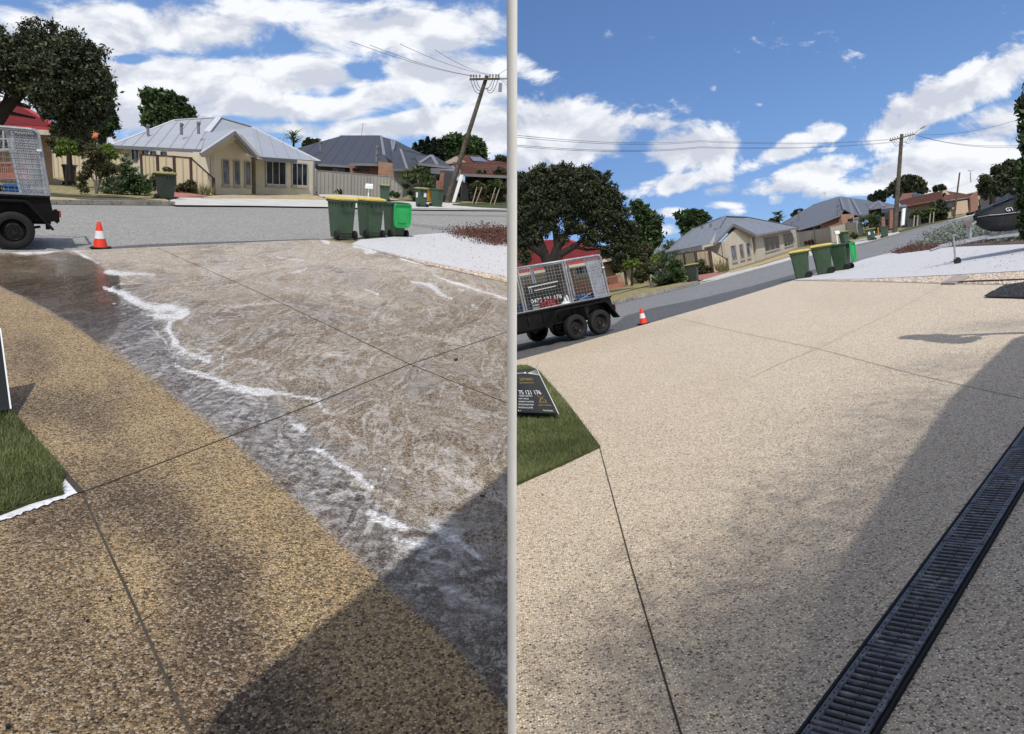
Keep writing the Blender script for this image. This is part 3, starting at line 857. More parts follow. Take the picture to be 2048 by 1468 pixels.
    fo([(445, 705, 1.5), (437, 730, 2), (443, 748, 1.5)], .9); fo([(400, 705, 2), (420, 712, 3), (400, 725, 3)], .8)
    fo([(208, 543, 3), (250, 546, 4), (305, 552, 3)]); fo([(270, 562, 2), (230, 570, 1.5)], .8); fo([(220, 605, 2), (232, 607, 2)], .9)
    fo([(-300, 520, 4), (0, 505, 4), (80, 502, 4), (140, 499, 3), (190, 496, 2)]); fo([(152, 500, 2.5), (175, 512, 3), (198, 524, 1.5)])
    fo([(582, 850, 6), (602, 858, 6)]); fo([(628, 895, 4), (660, 915, 6), (700, 940, 7), (742, 972, 5)]); fo([(690, 930, 5), (735, 975, 7)], .8)
    fo([(745, 1030, 8), (775, 1045, 13), (815, 1058, 8)]); fo([(795, 1080, 8), (830, 1092, 11), (862, 1084, 7)], .85)
    fo([(866, 1050, 9), (885, 1062, 11), (900, 1072, 9)]); fo([(890, 1066, 8), (930, 1092, 7), (978, 1128, 4)], .82, .2)
    fo([(720, 885, 2), (735, 905, 2), (765, 932, 2), (800, 955, 2), (830, 975, 1.5)], .85)
    fo([(706, 491, 2), (770, 503, 2), (800, 514, 3), (850, 527, 2), (880, 534, 1.5)]); fo([(735, 503, 3), (755, 505, 2)], .9)
    fo([(865, 545, 1.5), (900, 558, 2), (960, 576, 2.5), (1014, 598, 2)]); fo([(826, 563, 3), (862, 573, 6), (880, 585, 4), (900, 594, 2)]); fo([(840, 548, 1), (872, 562, 2), (873, 570, 2)], .8)
    fo([(555, 514, 2), (605, 521, 2)], .9); fo([(580, 548, 2), (620, 538, 3)], .8); fo([(725, 580, 3), (755, 587, 3)], .9); fo([(640, 482, 2), (655, 484, 2)], .9)
    fo([(480, 700, 1), (560, 745, 1.2), (610, 755, 1)], .7); fo([(500, 720, 1), (620, 770, 1.2), (600, 740, 1)], .7); fo([(915, 575, 2), (928, 577, 2)]); fo([(945, 609, 2), (957, 613, 2)], .8)
    fo([(820, 1115, 4), (880, 1125, 5), (930, 1145, 3)], .62); fo([(820, 1165, 4), (900, 1180, 6), (990, 1215, 4)], .6); fo([(920, 1190, 7), (950, 1205, 7)], .6)
    for k in range(26):
        rr = np.random.default_rng(100 + k); u = rr.random(); x0 = 330 + 640 * u + rr.normal() * 60; y0 = 560 + 480 * u * .75 + rr.normal() * 70
        if k % 3 == 0: x0, y0 = rr.uniform(420, 980), rr.uniform(520, 980)
        pts = [(x0, y0, 1.1)]; a = rr.uniform(.2, .75)
        for j in range(6):
            a += rr.normal() * .32; pts.append((pts[-1][0] + math.cos(a) * rr.uniform(12, 34), pts[-1][1] + math.sin(a) * rr.uniform(8, 22), 1.2))
        m_ = .62 * sst(sd_line(Xj, Yj, pts), 1.9, .4) * (1 - gm) * (.5 + .5 * nw); foam = np.maximum(foam, m_)
    web = bm_ * sst(Y, 640, 760) * (1 - gm)
    web = np.maximum(web * .9, sst(sd_line(Xj, Yj, [(560, 880, 40), (760, 1040, 60), (1000, 1200, 70)]), 1.4, .2))
    web = np.maximum(web, .5 * sst(sd_line(Xj, Yj, [(340, 690, 30), (460, 790, 40), (560, 850, 40)]), 1.4, .2)) * (1 - gm)
    wet = np.maximum(bm_ * .8, np.maximum(d2 * .9, d1 * .55)) * (1 - gm * .95)
    wet = np.maximum(wet, .50 * (1 - gm) * (.6 + .4 * sst(nz, .3, .7))); wet = wet * (1 - .4 * smear)
    pud = np.maximum(d2 * sst(Y, 640, 590), d1 * .9)
    pud = np.maximum(pud, sst(sd_line(Xj, Yj, [(730, 497, 6), (800, 515, 10), (900, 560, 10), (1010, 590, 12)]), 1.5, .3) * .85)
    film = film * (1 - .75 * np.maximum(d1, d2))
    return np.clip(T, 0, 1), wet, foam, web, pud, film
drive_grid(A, 'driveway', NEARA, -900, 1026, 2600, PEB, paintA)

def joints(P, lines, name, wd=.012, z=.009):
    mb = MB()
    for ln in lines:
        pts = [P.g(*p, z) for p in resample(ln, 60)]
        for a, b in zip(pts, pts[1:]):
            d = (b - a).normalized(); s = V(-d.y, d.x, 0) * wd / 2
            mb.poly([a - s, a + s, b + s, b - s])
    o = mb.build(name, JOINT, P=P); SIDE[o.name] = P; return tag(o, kind='structure')
joints(A, [[(316, 496), (512, 582), (700, 671), (820, 728), (1020, 808)], [(163, 984), (330, 922), (470, 868), (640, 802), (820, 728), (1020, 662)]], 'driveway_joints', .010)
joints(A, [[(163, 984), (270, 1215), (382, 1468), (900, 2500)]], 'driveway_joints', .009)
# lawn with its soapy concrete rim
_r = random.Random(4)
sheet(A, 'soapy_edge', [(118, 930), (134, 945), (162, 984)] + [(x + _r.uniform(-2, 2), y + _r.uniform(-2.2, 2.2)) for x, y in resample([(150, 989), (100, 1006), (0, 1042), (-300, 1150)], 7)] + [(-300, 1080)], .012, mat('foam_rim', (.72, .74, .8), .7, .2, 9, noise2=(22, (.4, .4, .4), .5, .7)))
lawnA = [(-900, 480), (-60, 700), (-20, 780), (22, 822), (60, 868), (100, 912), (130, 950), (122, 968), (128, 985), (60, 1004), (0, 1027), (-300, 1120), (-900, 1300)]
sheet(A, 'lawn', lawnA, .022, TURF, .02)
grass_patch('grass', A, [(max(-260, x), y) for x, y in lawnA if x > -900] + [(-260, 800)], 60000, .030, .0038, BLADE, 11, 'short green lawn grass in the corner of the soapy driveway', z=.02)
joints(A, [[(22, 824), (60, 870), (130, 948), (162, 984)]], 'lawn_edge_gap', .03, .013)

# ------------------------------------------------------------------ grounds of place B (clean dry driveway)
big_ground(B, DIRT, -.02)
NEARB = [(1020, 724), (1100, 703), (1200, 674), (1300, 646), (1456, 601), (1586, 560.5), (1640, 561), (1740, 562), (1883, 566), (2048, 569), (2900, 590)]
ROADNB = [(1020, 724), (1100, 703), (1200, 674), (1300, 646), (1456, 601), (1586, 560.5), (1697, 529), (1730, 518), (1781, 505), (1813, 491), (1880, 470), (1940, 451), (1990, 438), (2200, 394)]
FARB = [(1020, 661), (1120, 636), (1228, 609), (1330, 585), (1440, 559), (1580, 521), (1740, 485.5), (1852, 453), (1960, 429), (2060, 408), (2200, 379)]
sheet(B, 'road', ROADNB + FARB[::-1], -.012, ASPHALT_B)
sheet(B, 'gutter_patch', [(1020, 723), (1200, 673.5), (1300, 645.5), (1456, 600.5), (1586, 560), (1700, 527), (1720, 518), (1600, 545), (1500, 573), (1400, 597), (1300, 617), (1250, 632), (1230, 648), (1120, 680), (1020, 705)], -.008, ASPHALT_D)
kerb(B, [(1020, 661), (1120, 636), (1228, 609), (1330, 585), (1400, 568)], h=.14)
kerb(B, [(1400, 568), (1440, 559), (1580, 521), (1640, 508)], h=.05, name='kerb_crossover', mt=CONC)
kerb(B, [(1640, 508), (1740, 485.5), (1852, 453), (1960, 429), (2060, 408)], h=.1)
sheet(B, 'verge', [(1020, 656), (1120, 631), (1228, 604), (1330, 580), (1398, 563), (1385, 556), (1330, 563), (1228, 590), (1120, 617), (1020, 643)], .05, DRYGRASS)
sheet(B, 'garden_bed', [(1020, 642), (1228, 589), (1330, 562), (1384, 553), (1345, 530), (1240, 560), (1020, 600)], .045, DRYGRASS)
sheet(B, 'path', [(1398, 564), (1420, 553), (1455, 545), (1520, 531), (1600, 507), (1700, 484), (1960, 424), (2060, 403), (2060, 407), (1960, 428), (1852, 452), (1740, 484), (1580, 519), (1440, 557)], .05, CONC)
sheet(B, 'brick_drive', [(1375, 548), (1400, 541), (1428, 545), (1452, 546), (1400, 561)], .055, REDBRICK_P)
sheet(B, 'sand_strip', [(1456, 543), (1520, 525), (1596, 499), (1640, 494), (1700, 482), (1600, 506), (1520, 530), (1462, 545)], .06, SANDY)
sheet(B, 'nature_strip', [(1795, 462), (1850, 446), (1915, 435), (1930, 432.5), (1850, 452), (1800, 465)], .062, TURF)
sheet(B, 'neighbour_driveway', [(1588, 560), (1640, 544), (1697, 529), (1730, 518), (1781, 505), (1797, 507.5), (1900, 494), (2048, 488), (2300, 478), (2900, 470), (2900, 530), (2048, 541), (1900, 549.5), (1740, 557)], .03, WCONC, .05)
sheet(B, 'gravel_strip', [(1588, 561), (1740, 558), (1900, 550.5), (2048, 542.5), (2900, 532), (2900, 600), (2048, 570), (1883, 567), (1740, 563)], .012, GRAVEL)
bedB = [(1781, 505), (1813, 491), (1880, 470), (1940, 451), (1990, 438), (2200, 395), (2900, 300), (2900, 455), (2048, 487), (1900, 493), (1797, 506.5)]
sheet(B, 'garden_bed', bedB, .036, MULCH)
sheet(B, 'mulch_bed', [(1968.6, 593), (1985, 583), (2008, 570.5), (2048, 563), (2300, 555), (2300, 600), (2048, 595)], .03, BLACKMULCH)
def paintB(X, Y):
    def bn(sx, sy, seed):
        r = np.random.default_rng(seed); h = int(2200 / sy) + 4; w_ = int(2200 / sx) + 4; g_ = r.random((h, w_))
        fy = np.clip((Y - 400) / sy, 0, h - 2.01); fx = np.clip((X - 1000) / sx, 0, w_ - 2.01)
        iy, ix = fy.astype(int), fx.astype(int); ty, tx = fy - iy, fx - ix
        return (g_[iy, ix] * (1 - tx) + g_[iy, ix + 1] * tx) * (1 - ty) + (g_[iy + 1, ix] * (1 - tx) + g_[iy + 1, ix + 1] * tx) * ty
    n = bn(110, 50, 1) * .6 + bn(40, 20, 2) * .4
    T = np.zeros(X.shape + (3,)) + np.array([1.20, 1.16, 1.12])
    m = (sst(n, .35, .8) * .35)[..., None]; T = T * (1 - m) + np.array([1.07, 1.01, .95]) * m
    m = (sst(sd_line(X, Y, [(1034, 715, 14), (1200, 690, 16), (1400, 640, 12)]), 1.6, .2) * .3)[..., None]; T = T * (1 - m) + np.array([.95, .85, .74]) * m
    z0 = np.zeros(X.shape)
    return T, z0, z0, z0, z0, z0
drive_grid(B, 'driveway', NEARB, 1020, 2900, 2600, PEB, paintB)
joints(B, [[(1199, 894), (1262, 1130), (1362, 1468), (1700, 2500)]], 'driveway_joints', .008)
JOINT_S = mat('joint_soft', (.33, .285, .22), .95, .4, 8)
_j = JOINT; JOINT = JOINT_S
joints(B, [[(1500, 755), (1560, 727), (1635, 697), (1790, 622), (1890, 567)], [(1345, 634), (1480, 665), (1635, 697), (1840, 751), (2080, 805)], [(1072, 737), (1078, 722)]], 'driveway_joints', .010)
JOINT = _j
lawnB = [(1022, 734), (1034, 730.5), (1055, 730), (1078, 741), (1100, 767), (1132, 804), (1165, 848), (1198, 893), (1130, 925), (1034, 967), (1022, 972)]
sheet(B, 'lawn', lawnB, .022, TURF, .02)
grass_patch('grass', B, lawnB, 42000, .030, .0038, BLADE, 12, 'short green lawn grass under the black sign at the clean driveway', z=.02)
joints(B, [[(1100, 768), (1132, 805), (1198, 893)], [(1198, 893), (1022, 972)]], 'lawn_edge_gap', .03, .013)

# patches and old repairs in the road surface
PATCH = speckmat('asphalt_patch', (.20, .197, .19), (.10, .10, .10), (.36, .35, .34), 42, .85, (.17, .168, .165))
sheet(A, 'road_patch', [(822, 447), (870, 451), (930, 459.5), (905, 462.5), (860, 456), (825, 452)], -.008, PATCH)
sheet(A, 'road_patch', [(700, 425), (1020, 431), (1020, 434), (702, 428)], -.0085, PATCH)
sheet(B, 'road_patch', [(1730, 497), (1800, 480), (1803, 482), (1735, 500)], -.008, PATCH)
# ------------------------------------------------------------------ object materials
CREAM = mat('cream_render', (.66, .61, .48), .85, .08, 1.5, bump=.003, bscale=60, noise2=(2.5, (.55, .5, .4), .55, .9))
CREAM_B = mat('cream_render_shaded', (.50, .455, .375), .85, .08, 1.5, bump=.003, bscale=60, noise2=(2.5, (.42, .38, .31), .55, .9))  # darker copy of the cream; the unlit house front is put into the colour
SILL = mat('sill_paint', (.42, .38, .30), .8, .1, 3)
ROOF_LG = mat('light_steel_roof', (.40, .42, .45), .45, .06, .8, metal=.15)
ROOF_LG_R = mat('light_steel_rib', (.34, .36, .40), .45, .06, 2, metal=.15)
ROOF_DG = mat('dark_steel_roof', (.055, .058, .068), .5, .08, .8, metal=.1)
ROOF_DG_R = mat('dark_steel_rib', (.075, .08, .092), .5, .08, 2, metal=.1)
ROOF_LB = mat('light_steel_roof_shaded', (.22, .235, .26), .5, .06, .8, metal=.1)  # light steel darkened: the right street's dimmer light is in the colour
ROOF_LB_R = mat('light_steel_rib_shaded', (.27, .285, .31), .5, .06, 2, metal=.1)
CAPD = mat('ridge_cap_grey', (.20, .21, .23), .5, .08, 2, metal=.1)
CAPL = mat('ridge_cap_light', (.58, .60, .63), .4, .05, 2, metal=.1)
FASCIA = mat('fascia_grey', (.17, .17, .19), .6, .1, 2)
REDTILE = mat('red_roof_tile', (.42, .045, .045), .65, .25, 5, noise2=(9, (.24, .03, .035), .5, .75))
REDTILE_D = mat('red_tile_lip', (.20, .02, .022), .7, .25, 5)
BROWNTILE = mat('brown_roof_tile', (.20, .085, .055), .75, .3, 3, noise2=(8, (.10, .045, .035), .45, .7))
BROWNTILE_D = mat('brown_tile_lip', (.10, .04, .03), .75, .3, 3)
ORANGETILE = mat('orange_roof_tile', (.50, .13, .05), .75, .2, 3)
BRICK = brickmat('red_brick', (.22, .065, .042), (.30, .11, .07), (.28, .24, .2))
BRICKC = brickmat('chimney_brick', (.30, .12, .07), (.42, .24, .15), (.3, .26, .22))
PALEBRICK = mat('pale_brick', (.45, .34, .24), .85, .15, 6, noise2=(16, (.34, .25, .17), .45, .6))
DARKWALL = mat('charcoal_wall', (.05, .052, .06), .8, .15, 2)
GLASS_G = glassmat('window_glass_grey', (.10, .12, .16))
GLASS_D = glassmat('window_glass_dark', (.018, .022, .028))
GLASS_N = glassmat('night_dark_glass', (.01, .012, .015))
ALU = mat('aluminium', (.5, .5, .52), .4, .05, 3, metal=.4)
DFRAME = mat('dark_window_frame', (.06, .06, .07), .5, .1, 3)
CFENCE = mat('cream_steel_fence', (.60, .52, .37), .6, .08, .9, noise2=(2, (.48, .41, .30), .5, .9))
CFENCE_R = mat('cream_fence_rib', (.42, .36, .26), .6, .08, 2)
GFENCE = mat('grey_steel_fence', (.34, .33, .31), .6, .08, .9)
GFENCE_R = mat('grey_fence_rib', (.22, .215, .20), .6, .08, 2)
BROWNP = mat('brown_post', (.055, .03, .025), .6, .2, 4)
BINGREEN = mat('bin_green_plastic', (.038, .075, .040), .42, .15, 5, bump=.0015, bscale=120, noise2=(2.2, (.055, .095, .055), .5, .8))
BINDARK = mat('bin_dark_plastic', (.022, .036, .028), .45, .15, 5)
BINFAR = mat('bin_teal_plastic', (.045, .085, .055), .5, .15, 5)
LIDY = mat('yellow_lid_plastic', (.62, .47, .12), .45, .12, 5, noise2=(4, (.48, .38, .14), .5, .8))
LIDG = mat('lime_lid_plastic', (.02, .36, .09), .4, .1, 6)
LIDO = mat('orange_lid_plastic', (.62, .30, .02), .45, .1, 6)
LIDD = mat('olive_lid_plastic', (.30, .27, .08), .5, .1, 6)
RUBBER = mat('tyre_rubber', (.006, .006, .0065), .8, .3, 20, bump=.003, bscale=50)
BLACKM = mat('black_trailer_steel', (.004, .004, .0045), .5, .3, 3, spec=.25, noise2=(5, (.02, .018, .016), .55, .8))
BLACKRIM = mat('black_rim_steel', (.012, .012, .013), .25, .2, 4)
GALV = mat('galvanised_steel', (.33, .345, .37), .45, .2, 8, metal=.35, noise2=(14, (.46, .48, .5), .5, .7))
MESHW = mat('cage_wire', (.30, .31, .32), .5, .1, 8, metal=.3)
CONE_O = mat('cone_orange', (.78, .045, .018), .45, .08, 6)
CONE_W = mat('cone_reflective', (.72, .73, .75), .4, .12, 12)
WOODP = mat('pole_timber', (.085, .07, .052), .9, .35, 3, bump=.01, bscale=12, noise2=(6, (.15, .13, .10), .5, .75))
WIRE = mat('wire_black', (.05, .055, .065), .6, .1, 2)
STEELG = mat('grey_metal', (.25, .26, .27), .5, .1, 3, metal=.3)
SIGNB = mat('sign_black', (.008, .010, .010), .4, .1, 4)
SIGNW = mat('sign_white_ink', (.72, .74, .76), .5, .05, 4)
SIGNG = mat('sign_gold_ink', (.33, .25, .08), .5, .1, 4)
BLUEP = mat('blue_plastic', (.03, .16, .42), .4, .15, 5)
REDP = mat('red_plastic', (.30, .02, .03), .4, .3, 9)
WHITEP = mat('white_plastic', (.75, .76, .78), .4, .05, 5)

# ------------------------------------------------------------------ wheelie bins
def wheelie_bin(P, px, py, rz, hgt, label, lid='yellow', body=BINGREEN, group=None, sticker=False, lidm=None):
    base = P.g(px, py, .0); s = hgt / .95
    t = thing('wheelie_bin', P, base, rz, label, 'bin', group); SIDE[t.name] = P
    def ring(z, w, dF, dB, c):
        w /= 2
        return [V(x * s, y * s, z * s) for x, y in [(-w + c, dF), (w - c, dF), (w, dF - c), (w, -dB + c), (w - c, -dB), (-w + c, -dB), (-w, -dB + c), (-w, dF - c)]]
    mb = MB()
    mb.loft([ring(.035, .38, .20, .18, .03), ring(.07, .40, .21, .20, .04), ring(.62, .455, .265, .235, .04), ring(.80, .475, .28, .25, .04), ring(.86, .48, .285, .255, .04)])
    for x in (-.12, 0, .12):                                   # pressed ribs below the rim, front and back
        mb.box((x * s, -.255 * s, .79 * s), (.016 * s, .03 * s, .12 * s)); mb.box((x * s, .285 * s, .79 * s), (.016 * s, .03 * s, .12 * s))
    for y in (-.13, 0, .14):
        for sx in (-1, 1): mb.box((sx * .238 * s, y * s, .80 * s), (.025 * s, .016 * s, .10 * s))
    mb.box((0, -.20 * s, .16 * s), (.30 * s, .05 * s, .03 * s))
    mb.build('body', body, t, bevel=.006 * s)
    mb = MB(); mb.loft([ring(.845, .53, .31, .285, .05), ring(.89, .54, .315, .29, .05), ring(.90, .52, .305, .28, .05)]); mb.build('rim', body, t, bevel=.005 * s)
    mb = MB(); mb.tube([V(-.23 * s, -.27 * s, .87 * s), V(-.23 * s, -.35 * s, .885 * s), V(.23 * s, -.35 * s, .885 * s), V(.23 * s, -.27 * s, .87 * s)], .016 * s, 8); mb.build('handle', body, t, smooth=True)
    lm = lidm or {'yellow': LIDY, 'green': LIDG, 'orange': LIDO, 'olive': LIDD}[lid.split('_')[0]]
    mb = MB()
    if 'open' in lid:                                          # lid swung over, hanging down the back
        cx = lambda x, d, z: V(x * s, (-.37 - d) * s, z * s)
        o_ = [(-.25, .87), (.25, .87), (.255, .50), (.23, .32), (.16, .27), (-.16, .27), (-.23, .32), (-.255, .50)]
        n = len(o_)
        outer = [cx(x, 0, z) for x, z in o_]; outer2 = [cx(x, .045, z) for x, z in o_]
        inner2 = [cx(x * .86, .045, .57 + (z - .57) * .88) for x, z in o_]; inner = [cx(x * .84, .015, .57 + (z - .57) * .86) for x, z in o_]
        rc = [cx(x * .50, .015, .56 + (z - .57) * .62) for x, z in o_]; rc2 = [cx(x * .46, .032, .56 + (z - .57) * .58) for x, z in o_]
        mb.loft([outer, outer2, inner2, inner, rc, rc2])
        mb.tube([cx(-.19, .04, .86), cx(.19, .04, .86)], .014 * s, 6); mb.box(cx(.0, .05, .36), (.26 * s, .02 * s, .012 * s))
        for x in (-.2, .2): mb.box(cx(x, -.02, .875), (.05 * s, .10 * s, .03 * s))
    else:
        def lring(z, k, yb=0): return [V(x * k * s, (y * k + yb) * s, z * s) for x, y in [(-.22, .34), (.22, .34), (.275, .28), (.275, -.22), (.24, -.30), (-.24, -.30), (-.275, -.22), (-.275, .28)]]
        mb.loft([lring(.895, 1.02), lring(.93, 1.03), lring(.945, .97), lring(.962, .75), lring(.968, .5)])
        for x in (-.17, .17): mb.box((x * s, -.31 * s, .915 * s), (.07 * s, .09 * s, .035 * s))
    mb.build('lid', lm, t, bevel=.005 * s)
    for sx in (-1, 1):
        mb = MB(); mb.lathe([(0, -.03), (.062 * s, -.03), (.066 * s, -.02), (.095 * s, -.028), (.104 * s, -.015), (.104 * s, .015), (.095 * s, .028), (.066 * s, .02), (.062 * s, .03), (0, .03)], (sx * .235 * s, -.20 * s, .104 * s), 22, (1, 0, 0))
        wh = mb.build('wheel', RUBBER, t, smooth=True)
    if sticker:
        for sx, nm in ((0, 'council_sticker'),):
            mb = MB(); mb.box((-.245 * s, .0, .60 * s), (.012, .17 * s, .24 * s)); mb.build(nm, WHITEP, t)
            mb = MB(); mb.box((.06 * s, -.262 * s, .62 * s), (.13 * s, .012, .2 * s)); mb.build(nm, WHITEP, t)
    return t

def traffic_cone(P, px, py, hgt, label, rz=0):
    base = P.g(px, py); s = hgt / .45
    t = thing('traffic_cone', P, base, rz, label, 'traffic cone'); SIDE[t.name] = P
    mb = MB(); k = .15
    mb.prism([V(x * k * s, y * k * s, .004) for x, y in [(-1, -.8), (-.8, -1), (.8, -1), (1, -.8), (1, .8), (.8, 1), (-.8, 1), (-1, .8)]], V(0, 0, .022 * s)); mb.build('base', RUBBER, t, bevel=.004)
    R = lambda z: (.112 - (z - .03) * .082 / .42)
    def seg(z0, z1, nm, m_, e=0):
        mb = MB(); pr = [(R(z0) * s + e, z0 * s), (R(z1) * s + e, z1 * s)]
        if z1 > .44: pr += [(R(z1) * s * .8, z1 * s + .004), (0, z1 * s + .004)]
        mb.lathe(pr, n=28); mb.build(nm, m_, t, smooth=True)
    seg(.026, .175, 'cone_body', CONE_O); seg(.30, .45, 'cone_tip', CONE_O); seg(.172, .303, 'reflective_band', CONE_W, .001)
    return t

# ------------------------------------------------------------------ tandem cage trailer
def cage_trailer(P, corner, yaw, s, label, loads):
    """corner: ground point below the near rear corner; +x = rearwards along the near side, +y = away from the viewer"""
    t = thing('cage_trailer', P, corner, yaw, label, 'trailer'); SIDE[t.name] = P
    L, Wd = 3.1, 1.45; z0, z1, zt = .42 * s, .81 * s, 1.80 * s
    def X(v): return v * s
    mb = MB()
    # tub: near side, far side, rear gate sill, floor
    th = .03
    for y in (0, Wd - th): mb.prism([V(-L, y, z0), V(X(-.02), y, z0), V(X(-.0), y, z0 + .05), V(X(.0) - .05, y, z1), V(-L, y, z1)], V(0, th, 0))
    mb.prism([V(-L, th, z0 + .06), V(-.02, th, z0 + .06), V(-.02, Wd - th, z0 + .06), V(-L, Wd - th, z0 + .06)], V(0, 0, .03))
    mb.prism([V(-.06, th, z0 + .1), V(-.06, Wd - th, z0 + .1), V(-.09, Wd - th, z1), V(-.09, th, z1)], V(.03, 0, 0))
    for xx in np.arange(-L + .2, -.1, .42): mb.box((xx, -.012, (z0 + z1) / 2 + .05), (.03, .024, z1 - z0 - .12))
    mb.bar((-L, -.02, z1 - .01), (-.04, -.02, z1 - .01), .05, .035); mb.bar((-L, -.02, z0 + .03), (-.03, -.02, z0 + .03), .04, .05)
    mb.build('tub', BLACKM, t, bevel=.004)
    mb = MB(); mb.box((X(.02), .06, .51 * s), (.09 * s, .12, .20 * s)); mb.box((X(.03), .06, .42 * s), (.07, .12, .05)); mb.build('rear_bumper', BLACKM, t, bevel=.02)
    mb = MB(); mb.box((X(.075), .05, .54 * s), (.03, .07, .10)); mb.build('tail_light', mat('tail_light_red', (.35, .02, .02), .3), t, bevel=.005)
    mb = MB(); mb.box((X(-1.12), -.035, .72 * s), (.09, .02, .025)); mb.build('side_marker', mat('amber_marker', (.5, .12, .03), .3), t)
    # frame rails, springs
    mb = MB()
    for y in (.25, Wd - .25): mb.bar((-L, y, z0 - .02), (-.05, y, z0 - .02), .05, .08)
    for xx in (-.95, -.1, -1.75): mb.box((X(xx), .10, .36 * s), (.06, .06, .14))
    mb.tube([V(X(-.92), .1, .34 * s), V(X(-.56), .1, .27 * s), V(X(-.2), .1, .33 * s)], .022, 6); mb.tube([V(X(-1.6), .1, .34 * s), V(X(-1.24), .1, .27 * s), V(X(-.95), .1, .33 * s)], .022, 6)
    mb.build('chassis', BLACKM, t)
    # mudguard: flat tops with raked ends
    mb = MB(); zg = .745 * s
    mb.prism([V(X(-1.98), -.235, .40 * s), V(X(-1.72), -.235, zg - .03), V(X(-1.66), -.235, zg), V(X(-.36), -.235, zg), V(X(-.30), -.235, zg - .04), V(X(-.02), -.235, .31 * s),
              V(X(-.05), -.235, .30 * s), V(X(-.345), -.235, zg - .06), V(X(-.39), -.235, zg - .03), V(X(-1.63), -.235, zg - .03), V(X(-1.70), -.235, zg - .06), V(X(-2.01), -.235, .40 * s)], V(0, .235, 0))
    mb.prism([V(X(-.98), -.18, zg - .02), V(X(-.82), -.18, zg - .02), V(X(-.87), -.18, .43 * s), V(X(-.93), -.18, .43 * s)], V(0, .03, 0))
    mb.build('mudguard', BLACKM, t, bevel=.006)
    for xw in (-.56, -1.24):
        for yw in (-.115, Wd + .115):
            c = V(X(xw), yw, .285 * s); r = .285 * s
            mb = MB(); mb.lathe([(r * .62, -.085), (r * .70, -.09), (r * .90, -.088), (r * .975, -.075), (r, -.05), (r, .05), (r * .975, .075), (r * .9, .088), (r * .62, .085)], c, 40, (0, 1, 0))
            wh = mb.build('wheel', RUBBER, t, smooth=True)
            f = -1 if yw < 0 else 1
            mb = MB(); R_ = r * .64
            mb.lathe([(0, f * .028), (R_ * .22, f * .032), (R_ * .24, f * .045), (R_ * .40, f * .045), (R_ * .45, f * .02), (R_ * .62, f * .012), (R_ * .80, f * .05), (R_ * .86, f * .03), (R_ * .97, f * .075), (R_ * 1.02, f * .082), (R_ * 1.0, f * .06), (R_ * .95, 0)], c, 40, (0, 1, 0))
            for k in range(5):
                a = 2 * math.pi * k / 5 + .3; mb.cyl(c + V(math.cos(a) * R_ * .31, -f * -.055 * 1, math.sin(a) * R_ * .31), (0, 1, 0), .011, .03, 6)
            mb.build('rim', BLACKRIM, wh, smooth=True)
    # cage: posts, rails, rounded rear top corner
    mb = MB(); lean = -.07
    def cg(x, y, z): return V(x + lean * (z - z1) / (zt - z1), y, z)
    for y in (.02, Wd - .02):
        mb.tube([V(-L, y, zt), cg(-.16, y, zt), cg(-.10, y, zt - .015), cg(-.065, y, zt - .06), cg(-.05, y, z1)], .024, 8)
        mb.bar((-L, y, z1 + .02), (-.05, y, z1 + .02), .04, .04)
        for xx in (X(-2.42), X(-2.36), X(-1.16), X(-1.10)): mb.bar((xx, y, z1), cg(xx, y, zt), .03, .03)
    for xx in (-.1, X(-1.13), X(-2.4)): mb.tube([cg(xx, 0, zt), cg(xx, Wd, zt)], .02, 6)
    mb.tube([V(-.05, .0, z1 + .03), V(-.05, Wd, z1 + .03)], .02, 6)
    mb.build('cage_frame', GALV, t, smooth=True)
    for y, nm in ((.022, 'side_mesh'), (Wd - .022, 'side_mesh')):
        mb = MB(); zz = z1 + .085 * s
        while zz < zt - .02:
            mb.bar((-L, y, zz), cg(-.06, y, zz), .0042 * s, .0042 * s); zz += .078 * s
        xx = -.06 - .085 * s
        while xx > -L:
            mb.bar((xx, y + .006, z1), cg(xx, y + .006, zt), .0042 * s, .0042 * s); xx -= .085 * s
        mb.build(nm, MESHW, t)
    # folded expanded-metal ramp standing just inside the rear of the near side
    mb = MB(); x1_, x0_ = -.09, X(-.42); yy = .07
    for (a, b) in (((x0_, z1 + .03), (x0_ - .12, zt - .04)), ((x1_, z1 + .03), (x1_ - .06, zt - .04))): mb.bar((a[0], yy, a[1]), (b[0], yy + .02, b[1]), .035, .035)
    nzr, nxr = 24, 7
    for i in range(nzr):
        f0, f1 = i / nzr, (i + 1) / nzr; zA = z1 + .03 + (zt - z1 - .07) * f0; zB = z1 + .03 + (zt - z1 - .07) * f1
        xa0, xb0 = x0_ - .12 * f0, x1_ - .06 * f0
        mb.bar((xa0, yy, zA), (xb0, yy, zA), .012, .014)
        for j in range(nxr):
            u0, u1 = j / nxr, (j + 1) / nxr; um = (u0 + u1) / 2
            w0 = xb0 - xa0
            mb.bar((xa0 + w0 * u0, yy, zA), (xa0 + w0 * um, yy, zB), .010, .012); mb.bar((xa0 + w0 * um, yy, zB), (xa0 + w0 * u1, yy, zA), .010, .012)
    mb.build('folded_ramp', mat('ramp_steel', (.42, .46, .53), .4, .2, 8, metal=.3), t)
    mb = MB(); mb.bar((X(-.17), -.03, 1.50 * s), (X(-.11), -.03, 1.50 * s), .03, .03); mb.build('latch', WHITEP, t)
    return t

# ------------------------------------------------------------------ buildings
def zlev(P, spec):
    """(px, py, 'z', v) -> point at height v; (px, py, 'y', v) -> point at distance v"""
    px, py, k, v = spec
    return P.g(px, py, v) if k == 'z' else P.at(px, py, v)

